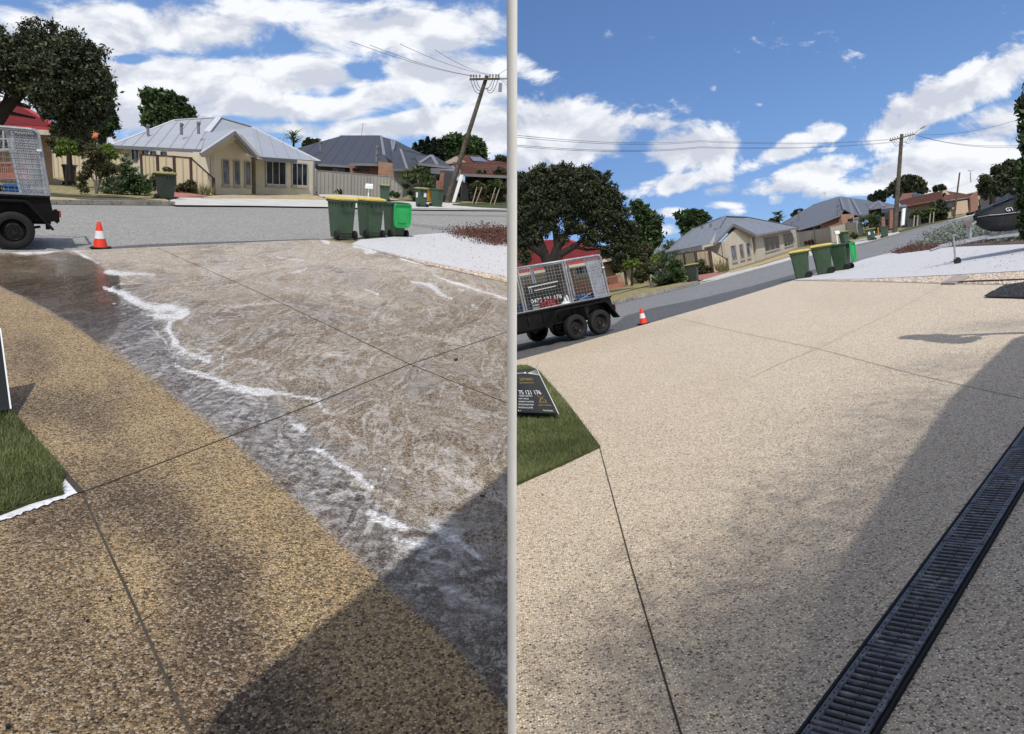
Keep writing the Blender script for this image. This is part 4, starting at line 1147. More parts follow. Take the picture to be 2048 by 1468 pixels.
def onplane(P, q, a, b, c):
    """where the sight line of q meets the plane of three roof points"""
    a, b, c = [zlev(P, v) if not isinstance(v, Vector) else v for v in (a, b, c)]
    n = (b - a).cross(c - a); d = P.d(q[0], q[1]); o = V(0, 0, EYE)
    return o + d * (n.dot(a - o) / n.dot(d))

class House:
    def __init__(self, P, name, base, label, cat='house', group=None):
        self.P = P; self.o = Vector(base); self.t = thing(name, P, base, 0, label, cat, group); SIDE[self.t.name] = P
    def pts(self, L): return [(zlev(self.P, l) if not isinstance(l, Vector) else l) - self.o for l in L]
    def wall(self, pts, mt, th=.2, name='wall'):
        """outline given as local place points; thickness goes away from the viewer"""
        p = [Vector(q) - self.o for q in pts]; n = (p[1] - p[0]).cross(p[2] - p[1]).normalized()
        if n.dot(p[0] + self.o - V(0, 0, 1.5)) < 0: n = -n
        return MB().prism(p, n * th).build(name, mt, self.t)
    def wall2(self, a, b, z0, z1, mt, th=.2, name='wall'):
        a, b = Vector(a), Vector(b)
        return self.wall([V(a.x, a.y, z0), V(b.x, b.y, z0), V(b.x, b.y, z1), V(a.x, a.y, z1)], mt, th, name)
    def window(self, a, b, u0, u1, z0, z1, nm=1, frame=ALU, glass=GLASS_G, sill=True, fw=.05, sillh=.12, deep=.06):
        a, b = Vector(a) - self.o, Vector(b) - self.o; a.z = b.z = 0
        d = b - a; n = V(d.y, -d.x, 0).normalized()
        if n.dot(a + self.o) > 0: n = -n                       # towards the viewer
        p = a + d * u0; q = a + d * u1; e = d.normalized(); Z = V(0, 0, 1)
        mb = MB(); c = n * deep * .5
        mb.bar(p + Z * z0 + c, p + Z * z1 + c, fw, deep, up=n); mb.bar(q + Z * z0 + c, q + Z * z1 + c, fw, deep, up=n)
        mb.bar(p + Z * z0 + c + e * fw / 2, q + Z * z0 + c - e * fw / 2, fw, deep - .006, up=n); mb.bar(p + Z * z1 + c + e * fw / 2, q + Z * z1 + c - e * fw / 2, fw, deep - .006, up=n)
        for k in range(1, nm): m_ = p.lerp(q, k / nm); mb.bar(m_ + Z * (z0 + .03) + n * deep * .4, m_ + Z * (z1 - .03) + n * deep * .4, fw * .7, deep * .6, up=n)
        w_ = mb.build('window', frame, self.t)
        MB().prism([p + Z * z0 + n * .004, q + Z * z0 + n * .004, q + Z * z1 + n * .004, p + Z * z1 + n * .004], n * .012).build('pane', glass, w_)
        if sill:
            MB().prism([p - e * .05 + Z * (z0 - sillh), q + e * .05 + Z * (z0 - sillh), q + e * .05 + Z * (z0 - .03), p - e * .05 + Z * (z0 - .03)], n * (deep + .03)).build('sill', SILL, w_)
        return w_
    def roof(self, faces, mt, ribm=None, rib=None, th=.12, name='roof', caps=None, capm=None, fascia=None, back=None):
        """faces: lists of specs; rib: list of (direction specs, spacing, width, height) per face"""
        F_ = [self.pts(f) for f in faces]
        m0 = MB().slab(F_, th)
        for rd in (back or []):
            q = self.pts(rd); bd = V(0, 10, -2.6) if q[0].y + self.o.y < 80 else V(0, 16, -4.5)
            m0.prism([p + V(0, .05, -.03) for p in q] + [p + bd for p in reversed(q)], V(0, 0, -th))
        r = m0.build(name, mt, self.t)
        if ribm and rib:
            mb = MB()
            for f, rb in zip(F_, rib):
                if rb is None: continue
                (i, j), sp, wd, h = rb[:4]
                mb.stripes(f, (f[j] - f[i]) if not isinstance(i, Vector) else i, sp, wd, h)
            mb.build('roof_ribs', ribm, r)
        if caps:
            for a, b, wd in caps:
                a, b = self.pts([a, b]); MB().bar(a + V(0, 0, .03), b + V(0, 0, .03), wd, .05).build('ridge_cap', capm, r)
        if fascia:
            for a, b in fascia:
                a, b = self.pts([a, b]); MB().bar(a + V(0, 0, -.06), b + V(0, 0, -.06), .10, .17).build('gutter', FASCIA, r)
        return r
    def vent(self, px, py, Y, h=.45, w_=.16, mt=FASCIA):
        p = self.P.at(px, py, Y) - self.o
        mb = MB(); mb.tube([p - V(0, 0, .15), p + V(0, 0, h * .75)], w_ / 2, 8); mb.tube([p + V(0, 0, h * .72), p + V(w_ * .35, -.02, h)], w_ * .62, 8)
        return mb.build('roof_vent', mt, self.t, smooth=True)
    def antenna(self, px, py, px2, py2, Y):
        p = self.P.at(px, py, Y) - self.o; q = self.P.at(px2, py2, Y) - self.o
        mb = MB(); mb.tube([p - V(0, 0, .3), q], .022, 5)
        for k in (.98, .9, .82): m_ = p.lerp(q, k); mb.bar(m_ - V(.35, 0, 0), m_ + V(.35, 0, 0), .014, .014)
        return mb.build('tv_antenna', STEELG, self.t)

def panel_fence(P, name, segs, mt, ribm, postm, label, sp=.2, pw=.07, base=None, rail=True):
    """segs: list of (ground point a, ground point b, height a, height b)"""
    o = Vector(segs[0][0]); t = thing(name, P, o, 0, label, 'fence'); SIDE[t.name] = P
    for a, b, ha, hb in segs:
        a, b = Vector(a) - o, Vector(b) - o; Z = V(0, 0, 1)
        f = [a + Z * .03, b + Z * .03, b + Z * hb, a + Z * ha]; n = (b - a).cross(Z).normalized()
        if n.dot(a + o) > 0: n = -n
        mb = MB(); mb.prism(f, -n * .02); pn = mb.build('panel', mt, t)
        mb = MB(); f2 = [p + n * .004 for p in f]; d = b - a; k = max(2, int(d.length / sp))
        for i in range(1, k):
            u = i / k; q = a.lerp(b, u) + n * .012; hh = ha + (hb - ha) * u
            mb.bar(q + Z * .03, q + Z * (hh - .01), .05, .02, up=n)
        mb.build('panel_ribs', ribm, pn)
        if rail:
            mb = MB(); mb.bar(a + Z * (ha + .01), b + Z * (hb + .01), .05, .05); mb.build('top_rail', postm, t)
    done = []
    for a, b, ha, hb in segs:
        for p, h in ((a, ha), (b, hb)):
            p = Vector(p) - o
            if any((p - q).length < .05 for q in done): continue
            done.append(p); MB().box(p + V(0, 0, h / 2 + .02), (pw, pw, h + .04)).build('post', postm, t)
    return t

def utility_pole(P, base, top_px, Y, r0, arm, label, wires, lamp=None):
    t = thing('utility_pole', P, base, 0, label, 'utility pole'); SIDE[t.name] = P; o = Vector(base)
    top = P.at(*top_px, Y) - o
    MB().tube([V(0, 0, -.1), top * .5, top], [r0, r0 * .82, r0 * .66], 14).build('pole', WOODP, t, smooth=True)
    a, b = P.at(*arm[0], Y - .2) - o, P.at(*arm[1], Y - .2) - o
    MB().bar(a, b, .12, .12).build('crossarm', WOODP, t)
    ax_ = (b - a)
    for u in (.04, .13, .22, .33, .66, .76, .86, .95):
        p = a + ax_ * u + V(0, 0, .06)
        MB().lathe([(.02, 0), (.02, .06), (.055, .07), (.06, .12), (.035, .14), (.05, .16), (.045, .20), (0, .21)], p, 10).build('insulator', STEELG, t, smooth=True)
    for u0, u1, sag in ((.04, .5, .9), (.13, .46, .6), (.56, .95, .9), (.6, .84, .65), (.5, .78, .45), (.22, .48, .4)):
        p, q = a + ax_ * u0, a + ax_ * u1; pts = [p.lerp(q, k / 10) - V(0, .1, sag * 4 * (k / 10) * (1 - k / 10) * .6 + (.5 * k / 10 if u0 < .5 else .5 * (1 - k / 10))) for k in range(11)]
        MB().tube(pts, .018, 5).build('jumper_cable', WIRE, t)
    if lamp:
        l0, l1 = P.at(*lamp[0], Y) - o, P.at(*lamp[1], Y) - o
        MB().tube([b, l0, l0.lerp(l1, .55)], .04, 6).build('lamp_arm', STEELG, t)
        MB().bar(l0.lerp(l1, .5), l1, .22, .14).build('lamp_head', STEELG, t)
    else:
        MB().bar(b, b + ax_.normalized() * .45, .09, .09).build('arm_bracket', STEELG, t)
        MB().box(b + ax_.normalized() * .05 + V(0, -.1, -.5), (.2, .2, .5)).build('fuse_box', STEELG, t)
    return t
def wire(P, pts, label, r=.014, sag=.0):
    """overhead line from 3-D points; one thing"""
    pts = [Vector(p) for p in pts]; o = pts[0]; out = []
    for a, b in zip(pts, pts[1:]):
        for k in range(13): u = k / 12; out.append(a.lerp(b, u) - V(0, 0, 4 * sag * u * (1 - u)))
    m_ = MB().tube([p for p in out], r, 5).build('overhead_wire', WIRE, P=P, org=o); SIDE[m_.name] = P
    return tag(m_, label, 'power line', 'overhead wires')

def text_mesh(name, s, size, mt, parent, loc, R, width=None, bold=.0, ext=.001):
    cu = bpy.data.curves.new(name, 'FONT'); cu.body = s; cu.size = size; cu.extrude = ext; cu.offset = bold
    tmp = bpy.data.objects.new(name, cu); COL.objects.link(tmp)
    bpy.context.view_layer.update()
    me = bpy.data.meshes.new_from_object(tmp.evaluated_get(bpy.context.evaluated_depsgraph_get()))
    bpy.data.objects.remove(tmp)
    if width and me.vertices:
        xs = [v.co.x for v in me.vertices]; k = width / (max(xs) - min(xs))
        for v in me.vertices: v.co.x *= k
    for v in me.vertices: v.co = R @ v.co + Vector(loc)
    me.materials.clear(); me.materials.append(mt); me.name = name
    o = bpy.data.objects.new(name, me); COL.objects.link(o); o.parent = parent
    return o
# ================================================================== PLACE A: street behind the soapy driveway
def AG(px, py, z=0): return A.g(px, py, z)
BINGRP_A = 'green wheelie bins in a row beside the soapy driveway'
wheelie_bin(A, 683, 477.5, math.radians(42), .93, 'green wheelie bin with yellow lid, leftmost of three beside the soapy wet driveway', 'yellow', group=BINGRP_A)
wheelie_bin(A, 740, 475.5, math.radians(43), .93, 'green wheelie bin with yellow lid, middle of three beside the soapy wet driveway', 'yellow', group=BINGRP_A)
wheelie_bin(A, 789, 474.0, math.radians(38), .90, 'green wheelie bin with its bright green lid hanging open, beside the soapy wet driveway', 'green_open', group=BINGRP_A)
wheelie_bin(A, 332, 400, math.radians(-118), 1.02, 'dark green bin with yellow lid alone on the kerb before the cream fence, left picture', 'yellow', body=BINDARK, lidm=LIDD)
wheelie_bin(A, 842, 415.5, math.radians(35), .98, 'small far green bin with pale yellow lid and white stickers across the road, left picture', 'olive', body=BINFAR, sticker=True)
wheelie_bin(A, 873, 415, math.radians(-128), 1.02, 'far green bin with its orange lid hanging open beside the leaning pole, left picture', 'orange_open', body=BINFAR)
wheelie_bin(A, 769, 404, math.radians(20), .95, 'far green bin with yellow lid half hidden behind the row of bins, left picture', 'olive', body=BINFAR)
wheelie_bin(A, 141, 372, math.radians(20), .95, 'dark bin in the shade against the short cream fence left of the shrubs, left picture', 'green', body=BINDARK, lidm=BINDARK)
traffic_cone(A, 201, 496.5, .425, 'orange and white traffic cone standing at the road edge of the soapy driveway', .3)

# trailer with its cage
cage_trailer(A, AG(114, 497), math.radians(33), 1.0, 'black tandem trailer with mesh cage parked at the left edge of the soapy driveway', None)
TRA = bpy.data.objects['cage_trailer']
def crate(P, tr, x, y, z, sx, sy, sz, mt, label, name='crate', cat='crate', rz=0):
    M_ = P.M.inverted() @ tr.matrix_world if False else None
    w_ = P.M.inverted() @ (tr.matrix_basis @ Vector((x, y, z)))
    rot = (P.M.inverted() @ tr.matrix_basis).to_euler().z + rz
    t = thing(name, P, w_, rot, label, cat); SIDE[t.name] = P
    mb = MB(); w0 = .02
    mb.loft([[V(-sx / 2 * .9, -sy / 2 * .9, 0), V(sx / 2 * .9, -sy / 2 * .9, 0), V(sx / 2 * .9, sy / 2 * .9, 0), V(-sx / 2 * .9, sy / 2 * .9, 0)], [V(-sx / 2, -sy / 2, sz), V(sx / 2, -sy / 2, sz), V(sx / 2, sy / 2, sz), V(-sx / 2, sy / 2, sz)],
             [V(-sx / 2 + w0, -sy / 2 + w0, sz), V(sx / 2 - w0, -sy / 2 + w0, sz), V(sx / 2 - w0, sy / 2 - w0, sz), V(-sx / 2 + w0, sy / 2 - w0, sz)], [V(-sx / 2 + w0, -sy / 2 + w0, .03), V(sx / 2 - w0, -sy / 2 + w0, .03), V(sx / 2 - w0, sy / 2 - w0, .03), V(-sx / 2 + w0, sy / 2 - w0, .03)]])
    mb.build('tub', mt, t, bevel=.006)
    mb = MB(); mb.bar((-sx / 2 - .01, -sy / 2 - .008, sz - .02), (sx / 2 + .01, -sy / 2 - .008, sz - .02), .02, .035); mb.bar((-sx / 2 - .01, sy / 2 + .008, sz - .02), (sx / 2 + .01, sy / 2 + .008, sz - .02), .02, .035); mb.build('rim', mt, t)
    return t
crate(A, TRA, -.47, .45, .52, .34, .3, .44, BLUEP, 'blue plastic crate behind the mesh of the caged trailer by the soapy driveway')
crate(A, TRA, -.86, .5, .52, .40, .5, .40, SIGNB, 'black plastic tub beside the blue crate in the trailer by the soapy driveway', 'tub', 'tub')
# its side rail of the red house balcony seen through the cage: see house below

# black lawn sign, only its right edge in view
def sign_board(P, bl, br, tr_, th, label):
    """bl, br, tr_: place-local corners (bottom left, bottom right, top right)"""
    o = Vector(br); t = thing('lawn_sign', P, V(o.x, o.y, 0), 0, label, 'sign'); SIDE[t.name] = P; o = V(o.x, o.y, 0)
    bl, br, tr_ = Vector(bl) - o, Vector(br) - o, Vector(tr_) - o; tl = tr_ + (bl - br)
    n = (br - bl).cross(tr_ - br).normalized()
    if n.y > 0 and n.z < .2 or n.dot(br + o - V(0, 0, 1.5)) > 0: n = -n
    MB().prism([bl, br, tr_, tl], -n * th).build('board', SIGNB, t)
    e = (br - bl).normalized(); u = (tr_ - br).normalized(); mb = MB()
    mb.bar(br + e * .004 - n * th / 2, tr_ + e * .004 - n * th / 2, .008, th + .004, up=n); mb.build('edge_trim', WHITEP, t)
    for k in (.12, .75):
        f = br.lerp(bl, k); mb = MB(); mb.tube([f + u * .25 - n * (th + .01), V(f.x, f.y, 0) + V(0, .02, -.05)], .006, 6); mb.build('stake', STEELG, t)
    R = Matrix((e, u, n)).transposed()
    return t, br, e, u, n, R
p1, p2 = A.g(20, 818, .06), A.g(-60, 835, .06)
q1 = A.g(-1, 657, .42)
sign_board(A, p2 + (p2 - p1) * .6, p1, q1, .012, 'black lawn sign with thin white edge at the far left of the soapy driveway')

# ---- cream gable house
def cream_house(P, D, label, wallm=CREAM, roofm=ROOF_LG, ribm=ROOF_LG_R, capm=CAPL):
    g0, g1 = P.g(*D['gL']), P.g(*D['gR']); w0, w1 = P.g(*D['wL']), P.g(*D['wR'])
    H = House(P, 'cream_house', g0, label)
    zeL, zeR = P.hz(g0, D['gLt']), P.hz(g1, D['gRt']); ap = g0.lerp(g1, .5); za = P.hz(ap, D['apex'])
    H.wall([g0, g1, V(g1.x, g1.y, zeR), V(ap.x, ap.y, za), V(g0.x, g0.y, zeL)], wallm, .25)
    ztL, ztR = P.hz(w0, D['wLt']), P.hz(w1, D['wRt'])
    H.wall([w0, w1, V(w1.x, w1.y, ztR), V(w0.x, w0.y, ztL)], wallm, .25)
    # recessed porch between gable and right wing
    d = (g1 - g0).normalized(); back = V(-d.y, d.x, 0)
    if back.y < 0: back = -back
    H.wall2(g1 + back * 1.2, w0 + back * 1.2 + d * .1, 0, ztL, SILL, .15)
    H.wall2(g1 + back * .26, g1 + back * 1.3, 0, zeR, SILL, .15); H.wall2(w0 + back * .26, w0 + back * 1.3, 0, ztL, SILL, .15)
    # long side wall running back on the left, side wall on the right
    e0 = zlev(P, D['eaveFar']); s1 = V(e0.x, e0.y, 0)
    s0 = g0 + back * 1.6 + d * .05; H.wall2(g0 + back * .3, s0, 0, zeL, wallm, .2); sN = s1.lerp(s0, .03) + d * .6
    H.wall2(s0, sN, 0, zeL - .05, wallm, .2)
    r1 = w1 + back * 9; H.wall2(w1 + back * .26, r1, 0, ztR, wallm, .2)
    # windows: three tall in the gable, two wide in the wing
    for u0, u1 in D['gw']: H.window(g0, g1, u0, u1, D['gwz'][0], D['gwz'][1], 1, SILL, GLASS_G, True, .05)
    for u0, u1 in D['ww']: H.window(w0, w1, u0, u1, D['wwz'][0], D['wwz'][1], 3, ALU, GLASS_D, True, .07)
    for u in D['sidew']: H.window(s0, sN, u, u + .07, D['sidez'][0], D['sidez'][1], 1, DFRAME, GLASS_D, False)
    # downpipe at right corner
    mb = MB(); q = w1 - H.o + (-back) * .06; mb.tube([q + V(0, 0, .02), q + V(0, 0, ztR - .05)], .05, 8); mb.build('downpipe', FASCIA, H.t)
    rf = D['roof']; R = H.roof(rf['faces'], roofm, ribm, rf['rib'], .10, caps=rf['caps'], capm=capm, fascia=rf['fascia'])
    for a, b in D['verge']:
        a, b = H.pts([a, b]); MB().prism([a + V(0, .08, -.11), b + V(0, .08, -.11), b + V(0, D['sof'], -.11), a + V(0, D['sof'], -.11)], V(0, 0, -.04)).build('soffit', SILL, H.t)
    for v_ in D['vents']: H.vent(*v_)
    for a_ in D.get('ant', []): H.antenna(*a_)
    return H, g0, g1, w0, w1
eL = (221.6, 291, 'z', 2.02); eG = (402, 300, 'z', 2.06); gB = (414, 264.5, 'y', 41); gA = (468, 262.5, 'y', 36.0); pk = (437.7, 235, 'z', 4.15); rl = (349.6, 241, 'z', 4.15); p2_ = (502, 253.6, 'z', 3.85); rR = (640.5, 323, 'z', 2.0)
gl = (401, 307, 'y', 34.9); gr = (513, 312, 'y', 37.6); wl = (514, 314, 'y', 37.9)
rl = onplane(A, rl, eL, eG, pk); gB = onplane(A, gB, eL, eG, pk); p2_ = onplane(A, p2_, wl, rR, pk)
DA = dict(gL=(430, 389), gR=(503.7, 391), gLt=306, gRt=311, apex=274, wL=(512, 388.5), wR=(627, 392), wLt=314, wRt=322.5, eaveFar=eL,
          gw=[(.20, .37), (.50, .66), (.80, .96)], gwz=(.50, 1.66), ww=[(.16, .49), (.60, .88)], wwz=(.55, 1.78), sidew=[.35, .5, .62, .78], sidez=(1.3, 1.85),
          roof=dict(faces=[[eL, eG, gB, pk, rl], [gl, gA, gB], [gA, gr, gB], [gB, wl, p2_, pk], [wl, rR, p2_]],
                    rib=[((3, 1), .75, .05, .035), None, None, None, ((2, 0), .8, .05, .035)], caps=[(pk, gB, .32), (gA, gr, .12), (gl, gA, .12), (rl, pk, .22), (pk, p2_, .22), (p2_, rR, .16), (eL, rl, .16)],
                    fascia=[(eL, eG), (wl, rR), (gl, gA), (gA, gr)], back=[[eL, rl], [rl, pk], [pk, p2_], [p2_, rR]]), verge=[(gl, gA), (gA, gr)], sof=1.0,
          vents=[(397, 262, 41), (363, 264, 42), (296, 266, 44)], ant=[])
HA, *_ = cream_house(A, DA, 'cream rendered house with front gable and pale steel roof, behind the soapy driveway')
# ---- dark roofed house beside it
def dark_house(P, D, label, roofm=ROOF_DG, ribm=ROOF_DG_R):
    b = P.g(*D['base']); H = House(P, 'dark_roof_house', b, label)
    H.roof(D['main'], roofm, ribm, D['mainrib'], .14, caps=D['caps'], capm=CAPD, fascia=D['fascia'], back=D['back'])
    for (pa, pb, z0, z1, m_) in D['walls']: H.wall2(P.g(*pa) if len(pa) < 4 else zlev(P, pa), P.g(*pb) if len(pb) < 4 else zlev(P, pb), z0, z1, m_, .2)
    for w_ in D['quads']:
        H.wall([zlev(P, q) for q in w_[0]], w_[1], .25, w_[2])
    for v_ in D['vents']: H.vent(*v_)
    for a_ in D['ant']: H.antenna(*a_)
    return H
Y0 = 62
dm = [[(596, 296, 'y', 56), (637, 328, 'y', 50), (706, 332, 'y', 50), (756, 312, 'y', 52), (768, 311, 'y', 52), (762, 272, 'y', 64), (681, 272, 'y', 66)],
      [(768, 311, 'y', 52), (790, 327, 'y', 50), (783, 281, 'y', 62), (762, 272, 'y', 64)],
      [(783, 281, 'y', 62), (790, 327, 'y', 50), (845, 340, 'y', 51), (853, 312, 'y', 58), (790, 280, 'y', 63)],
      [(699, 327, 'y', 49), (756, 328, 'y', 49), (778, 326, 'y', 49.2), (768, 309, 'y', 51.5), (742, 314, 'y', 51)],
      [(786, 338, 'y', 47), (843, 338, 'y', 48), (801, 299, 'y', 52)], [(786, 338, 'y', 47), (801, 299, 'y', 52), (784, 303, 'y', 52)]]
pyr = [[(836, 326, 'y', 46), (906, 334, 'y', 46), (863, 311, 'y', 49)], [(836, 326, 'y', 46), (863, 311, 'y', 49), (830, 313, 'y', 50)], [(906, 334, 'y', 46), (868, 311, 'y', 51), (863, 311, 'y', 49)]]
DKA = dict(back=[[(596, 296, 'y', 56), (681, 272, 'y', 66)], [(681, 272, 'y', 66), (762, 272, 'y', 64)], [(762, 272, 'y', 64), (783, 281, 'y', 62), (790, 280, 'y', 63)], [(790, 280, 'y', 63), (853, 312, 'y', 58)]], base=(760, 392), main=dm + pyr, mainrib=[((6, 1), .8, .05, .04), ((0, 3), .8, .05, .04), ((0, 1), .8, .05, .04), None, ((2, 1), .8, .05, .03), None, ((2, 0), .9, .05, .03), None, None],
           caps=[((762, 272, 'y', 64), (768, 311, 'y', 52), .22), ((783, 281, 'y', 62), (790, 327, 'y', 50), .22), ((790, 281, 'y', 61), (786, 300, 'y', 54), .18), ((801, 299, 'y', 52), (814, 338, 'y', 47.5), .18), ((801, 299, 'y', 52), (853, 312, 'y', 57), .2), ((681, 272, 'y', 66), (762, 272, 'y', 64), .25), ((863, 311, 'y', 49), (874, 330, 'y', 46), .25), ((863, 311, 'y', 49), (840, 326, 'y', 46), .25)],
           fascia=[((637, 328, 'y', 50), (706, 332, 'y', 50)), ((699, 327, 'y', 49), (756, 328, 'y', 49)), ((836, 326, 'y', 46), (906, 334, 'y', 46)), ((786, 338, 'y', 47), (843, 338, 'y', 48))],
           walls=[], quads=[([(640, 400, 'y', 50.5), (700, 400, 'y', 50.5), (700, 333, 'y', 50.5), (640, 330, 'y', 50.5)], DARKWALL, 'wall'),
                            ([(700, 400, 'y', 49.6), (758, 400, 'y', 49.6), (758, 330, 'y', 49.6), (700, 329, 'y', 49.6)], BRICK, 'brick_wall'),
                            ([(755, 400, 'y', 48.8), (776, 400, 'y', 48.8), (794, 327, 'y', 48.8), (757, 323, 'y', 48.8)], BRICKC, 'chimney'),
                            ([(786, 400, 'y', 48), (843, 405, 'y', 48.5), (843, 339, 'y', 48.5), (787, 339, 'y', 48)], mat('grey_wall', (.30, .30, .29), .8), 'wall'),
                            ([(838, 408, 'y', 47), (905, 408, 'y', 47), (905, 334, 'y', 47), (838, 327, 'y', 47)], DARKWALL, 'wall'),
                            ([(880, 408, 'y', 44.5), (912, 409, 'y', 44.5), (912, 343, 'y', 44.5), (880, 341, 'y', 44.5)], DARKWALL, 'garage_door'),
                            ([(871, 405, 'y', 43.5), (882, 405, 'y', 43.5), (889, 345, 'y', 43.5), (881, 345, 'y', 43.5)], BRICK, 'brick_pillar'),
                            ([(871, 405, 'y', 43), (879, 405, 'y', 43), (882, 362, 'y', 43), (872, 361, 'y', 43)], BRICK, 'brick_pillar'),
                            ([(904, 404, 'y', 43), (910, 404, 'y', 43), (927, 350, 'y', 43), (920, 349, 'y', 43)], M_WHITE, 'porch_post')],
           vents=[(641, 298, 54, .6, .2), (754, 309, 50, .6, .2), (753, 320, 49, .5, .2)], ant=[(722, 274, 726, 246, 64)])
def deeper(o, k):
    if isinstance(o, tuple) and len(o) == 4 and o[2] == 'y': return (o[0], o[1], 'y', o[3] * k)
    if isinstance(o, (list, tuple)): return type(o)(deeper(i, k) for i in o)
    return o
_a, _b, _c = dm[0][1], dm[0][2], dm[0][5]
DKA['main'][0] = [q if q in (_a, _b, _c) else (q[0], q[1], 'y', onplane(A, q, _a, _b, _c).y) for q in dm[0]]
DKA = {k: (deeper(v, 1.16) if k in ('main', 'caps', 'fascia', 'quads', 'back') else v) for k, v in DKA.items()}
DKA['vents'] = [(a, b, c * 1.16, d, e) for a, b, c, d, e in DKA['vents']]; DKA['ant'] = [(a, b, c, d, e * 1.16) for a, b, c, d, e in DKA['ant']]
HD = dark_house(A, DKA, 'dark grey steel roofed house with red brick walls behind the grey fence, left picture')
for (x0, x1, y0, y1) in ((648, 690, 345, 350),): pass
q = [zlev(A, s) - HD.o for s in [(705, 336, 'y', 57.30), (738, 337, 'y', 57.30), (738, 343, 'y', 57.30), (705, 342, 'y', 57.30)]]
MB().prism(q, V(0, .05, 0)).build('window', GLASS_D, HD.t)
q = [zlev(A, s) - HD.o for s in [(665, 336, 'y', 58.35), (690, 337, 'y', 58.35), (690, 345, 'y', 58.35), (665, 344, 'y', 58.35)]]
MB().prism(q, V(0, .05, 0)).build('window', GLASS_G, HD.t)
# porch flat roof
q = [zlev(A, s) - HD.o for s in [(862, 336, 'y', 53.36), (922, 343, 'y', 51.04), (918, 336, 'y', 54.52), (866, 333, 'y', 55.68)]]
MB().prism(q, V(0, 0, -.35)).build('porch_roof', FASCIA, HD.t)
q = [zlev(A, s) - HD.o for s in [(866, 372, 'y', 54.29), (880, 372, 'y', 54.29), (882, 345, 'y', 54.29), (868, 345, 'y', 54.29)]]
MB().prism(q, V(0, -.05, 0)).build('window', GLASS_N, HD.t)

# ---- brown tiled house far right
Hb = House(A, 'brown_tile_house', A.g(960, 396), 'brown tiled house with solar panels on its roof behind the leaning pole, left picture')
Hb.roof([[(922, 348, 'y', 56), (1022, 353, 'y', 56), (1022, 326, 'y', 64), (905, 326, 'y', 64)], [(884, 328, 'y', 66), (1022, 327, 'y', 66), (975, 327, 'y', 70), (960, 312, 'y', 72), (915, 311, 'y', 72)]],
        BROWNTILE, BROWNTILE_D, [((0, 1), .55, .1, .05), ((0, 1), .55, .1, .05)], .15, caps=[((905, 326, 'y', 64), (1022, 326, 'y', 64), .3), ((915, 311, 'y', 72), (960, 312, 'y', 72), .3)], capm=BROWNTILE, fascia=[((922, 348, 'y', 56), (1022, 353, 'y', 56))])
Hb.wall([A.at(930, 400, 57), A.at(1022, 404, 57), A.at(1022, 353, 57), A.at(930, 348, 57)], PALEBRICK)
Hb.wall([A.at(884, 327, 65.6), A.at(938, 328, 65.6), A.at(912, 312, 65.6)], mat('gable_cream', (.42, .37, .30), .8), .2, 'gable')
q = [zlev(A, s) - Hb.o - V(0, .1, -.12) for s in [(946, 324, 'y', 66.5), (976, 326, 'y', 66.5), (962, 317, 'y', 70), (940, 316, 'y', 70)]]
MB().prism(q, V(0, 0, -.08)).build('solar_panel', mat('solar_glass', (.05, .07, .12), .2, coat=.3), Hb.t)

# ---- red tiled house at left
def red_house(P, D, label):
    H = House(P, 'red_tile_house', P.g(*D['base']), label)
    H.roof(D['roof'], REDTILE, REDTILE_D, [(D['ribdir'], .36, .10, .06)] * len(D['roof']), .16, caps=D['caps'], capm=REDTILE, fascia=None)
    mb = MB()
    for a, b in D['fascia']: a, b = H.pts([a, b]); mb.bar(a + V(0, 0, -.22), b + V(0, 0, -.22), .12, .2)
    mb.build('gutter', mat('cream_gutter', (.55, .52, .44), .6), H.t)
    for q, m_, nm in D['quads']: H.wall([zlev(P, s) for s in q], m_, .2, nm)
    return H
RHA = red_house(A, dict(base=(60, 372), ribdir=(0, 1),
    roof=[[(-260, 236, 'y', 30), (112, 254, 'y', 33), (32, 206, 'y', 40), (-200, 190, 'y', 40)]],
    caps=[((32, 206, 'y', 40), (112, 254, 'y', 33), .22), ((-200, 190, 'y', 40), (32, 206, 'y', 40), .22)],
    fascia=[((-260, 237, 'y', 30), (112, 255, 'y', 33))],
    quads=[([(-260, 400, 'y', 31.2), (106, 372, 'y', 34), (100, 256, 'y', 34), (-260, 238, 'y', 31.2)], PALEBRICK, 'wall')]),
    'low pale brick house with bright red tiled roof behind the trailer, left picture')
qd = [([(-10, 300, 'y', 31.5), (26, 298, 'y', 31.8), (24, 257, 'y', 31.8), (-10, 255, 'y', 31.5)], 'window')]
for q, nm in qd:
    p_ = [zlev(A, s) - RHA.o for s in q]; f_ = MB()
    for i in range(4): f_.bar(p_[i], p_[(i + 1) % 4], .09, .09)
    f_.bar((p_[0] + p_[1]) / 2, (p_[2] + p_[3]) / 2, .07, .07); f_.bar((p_[0] + p_[3]) / 2, (p_[1] + p_[2]) / 2, .07, .07)
    w_ = f_.build(nm, ALU, RHA.t); MB().prism(p_, V(0, .06, 0)).build('pane', GLASS_N, w_)
REDRAIL = mat('terracotta_rail', (.34, .13, .09), .7)
mb = MB(); za_ = [A.at(-200, 352, 29), A.at(62, 352, 31)]; zb_ = [A.at(-200, 330, 29), A.at(62, 325, 31)]
mb.bar(za_[0], za_[1], .12, .25); mb.bar(zb_[0], zb_[1], .09, .09)
for k in range(60): mb.bar(za_[0].lerp(za_[1], k / 60), zb_[0].lerp(zb_[1], k / 60), .04, .04)
rl_ = MB(); rl_.v = [p - RHA.o for p in mb.v]; rl_.f = mb.f; rl_.build('porch_railing', REDRAIL, RHA.t)

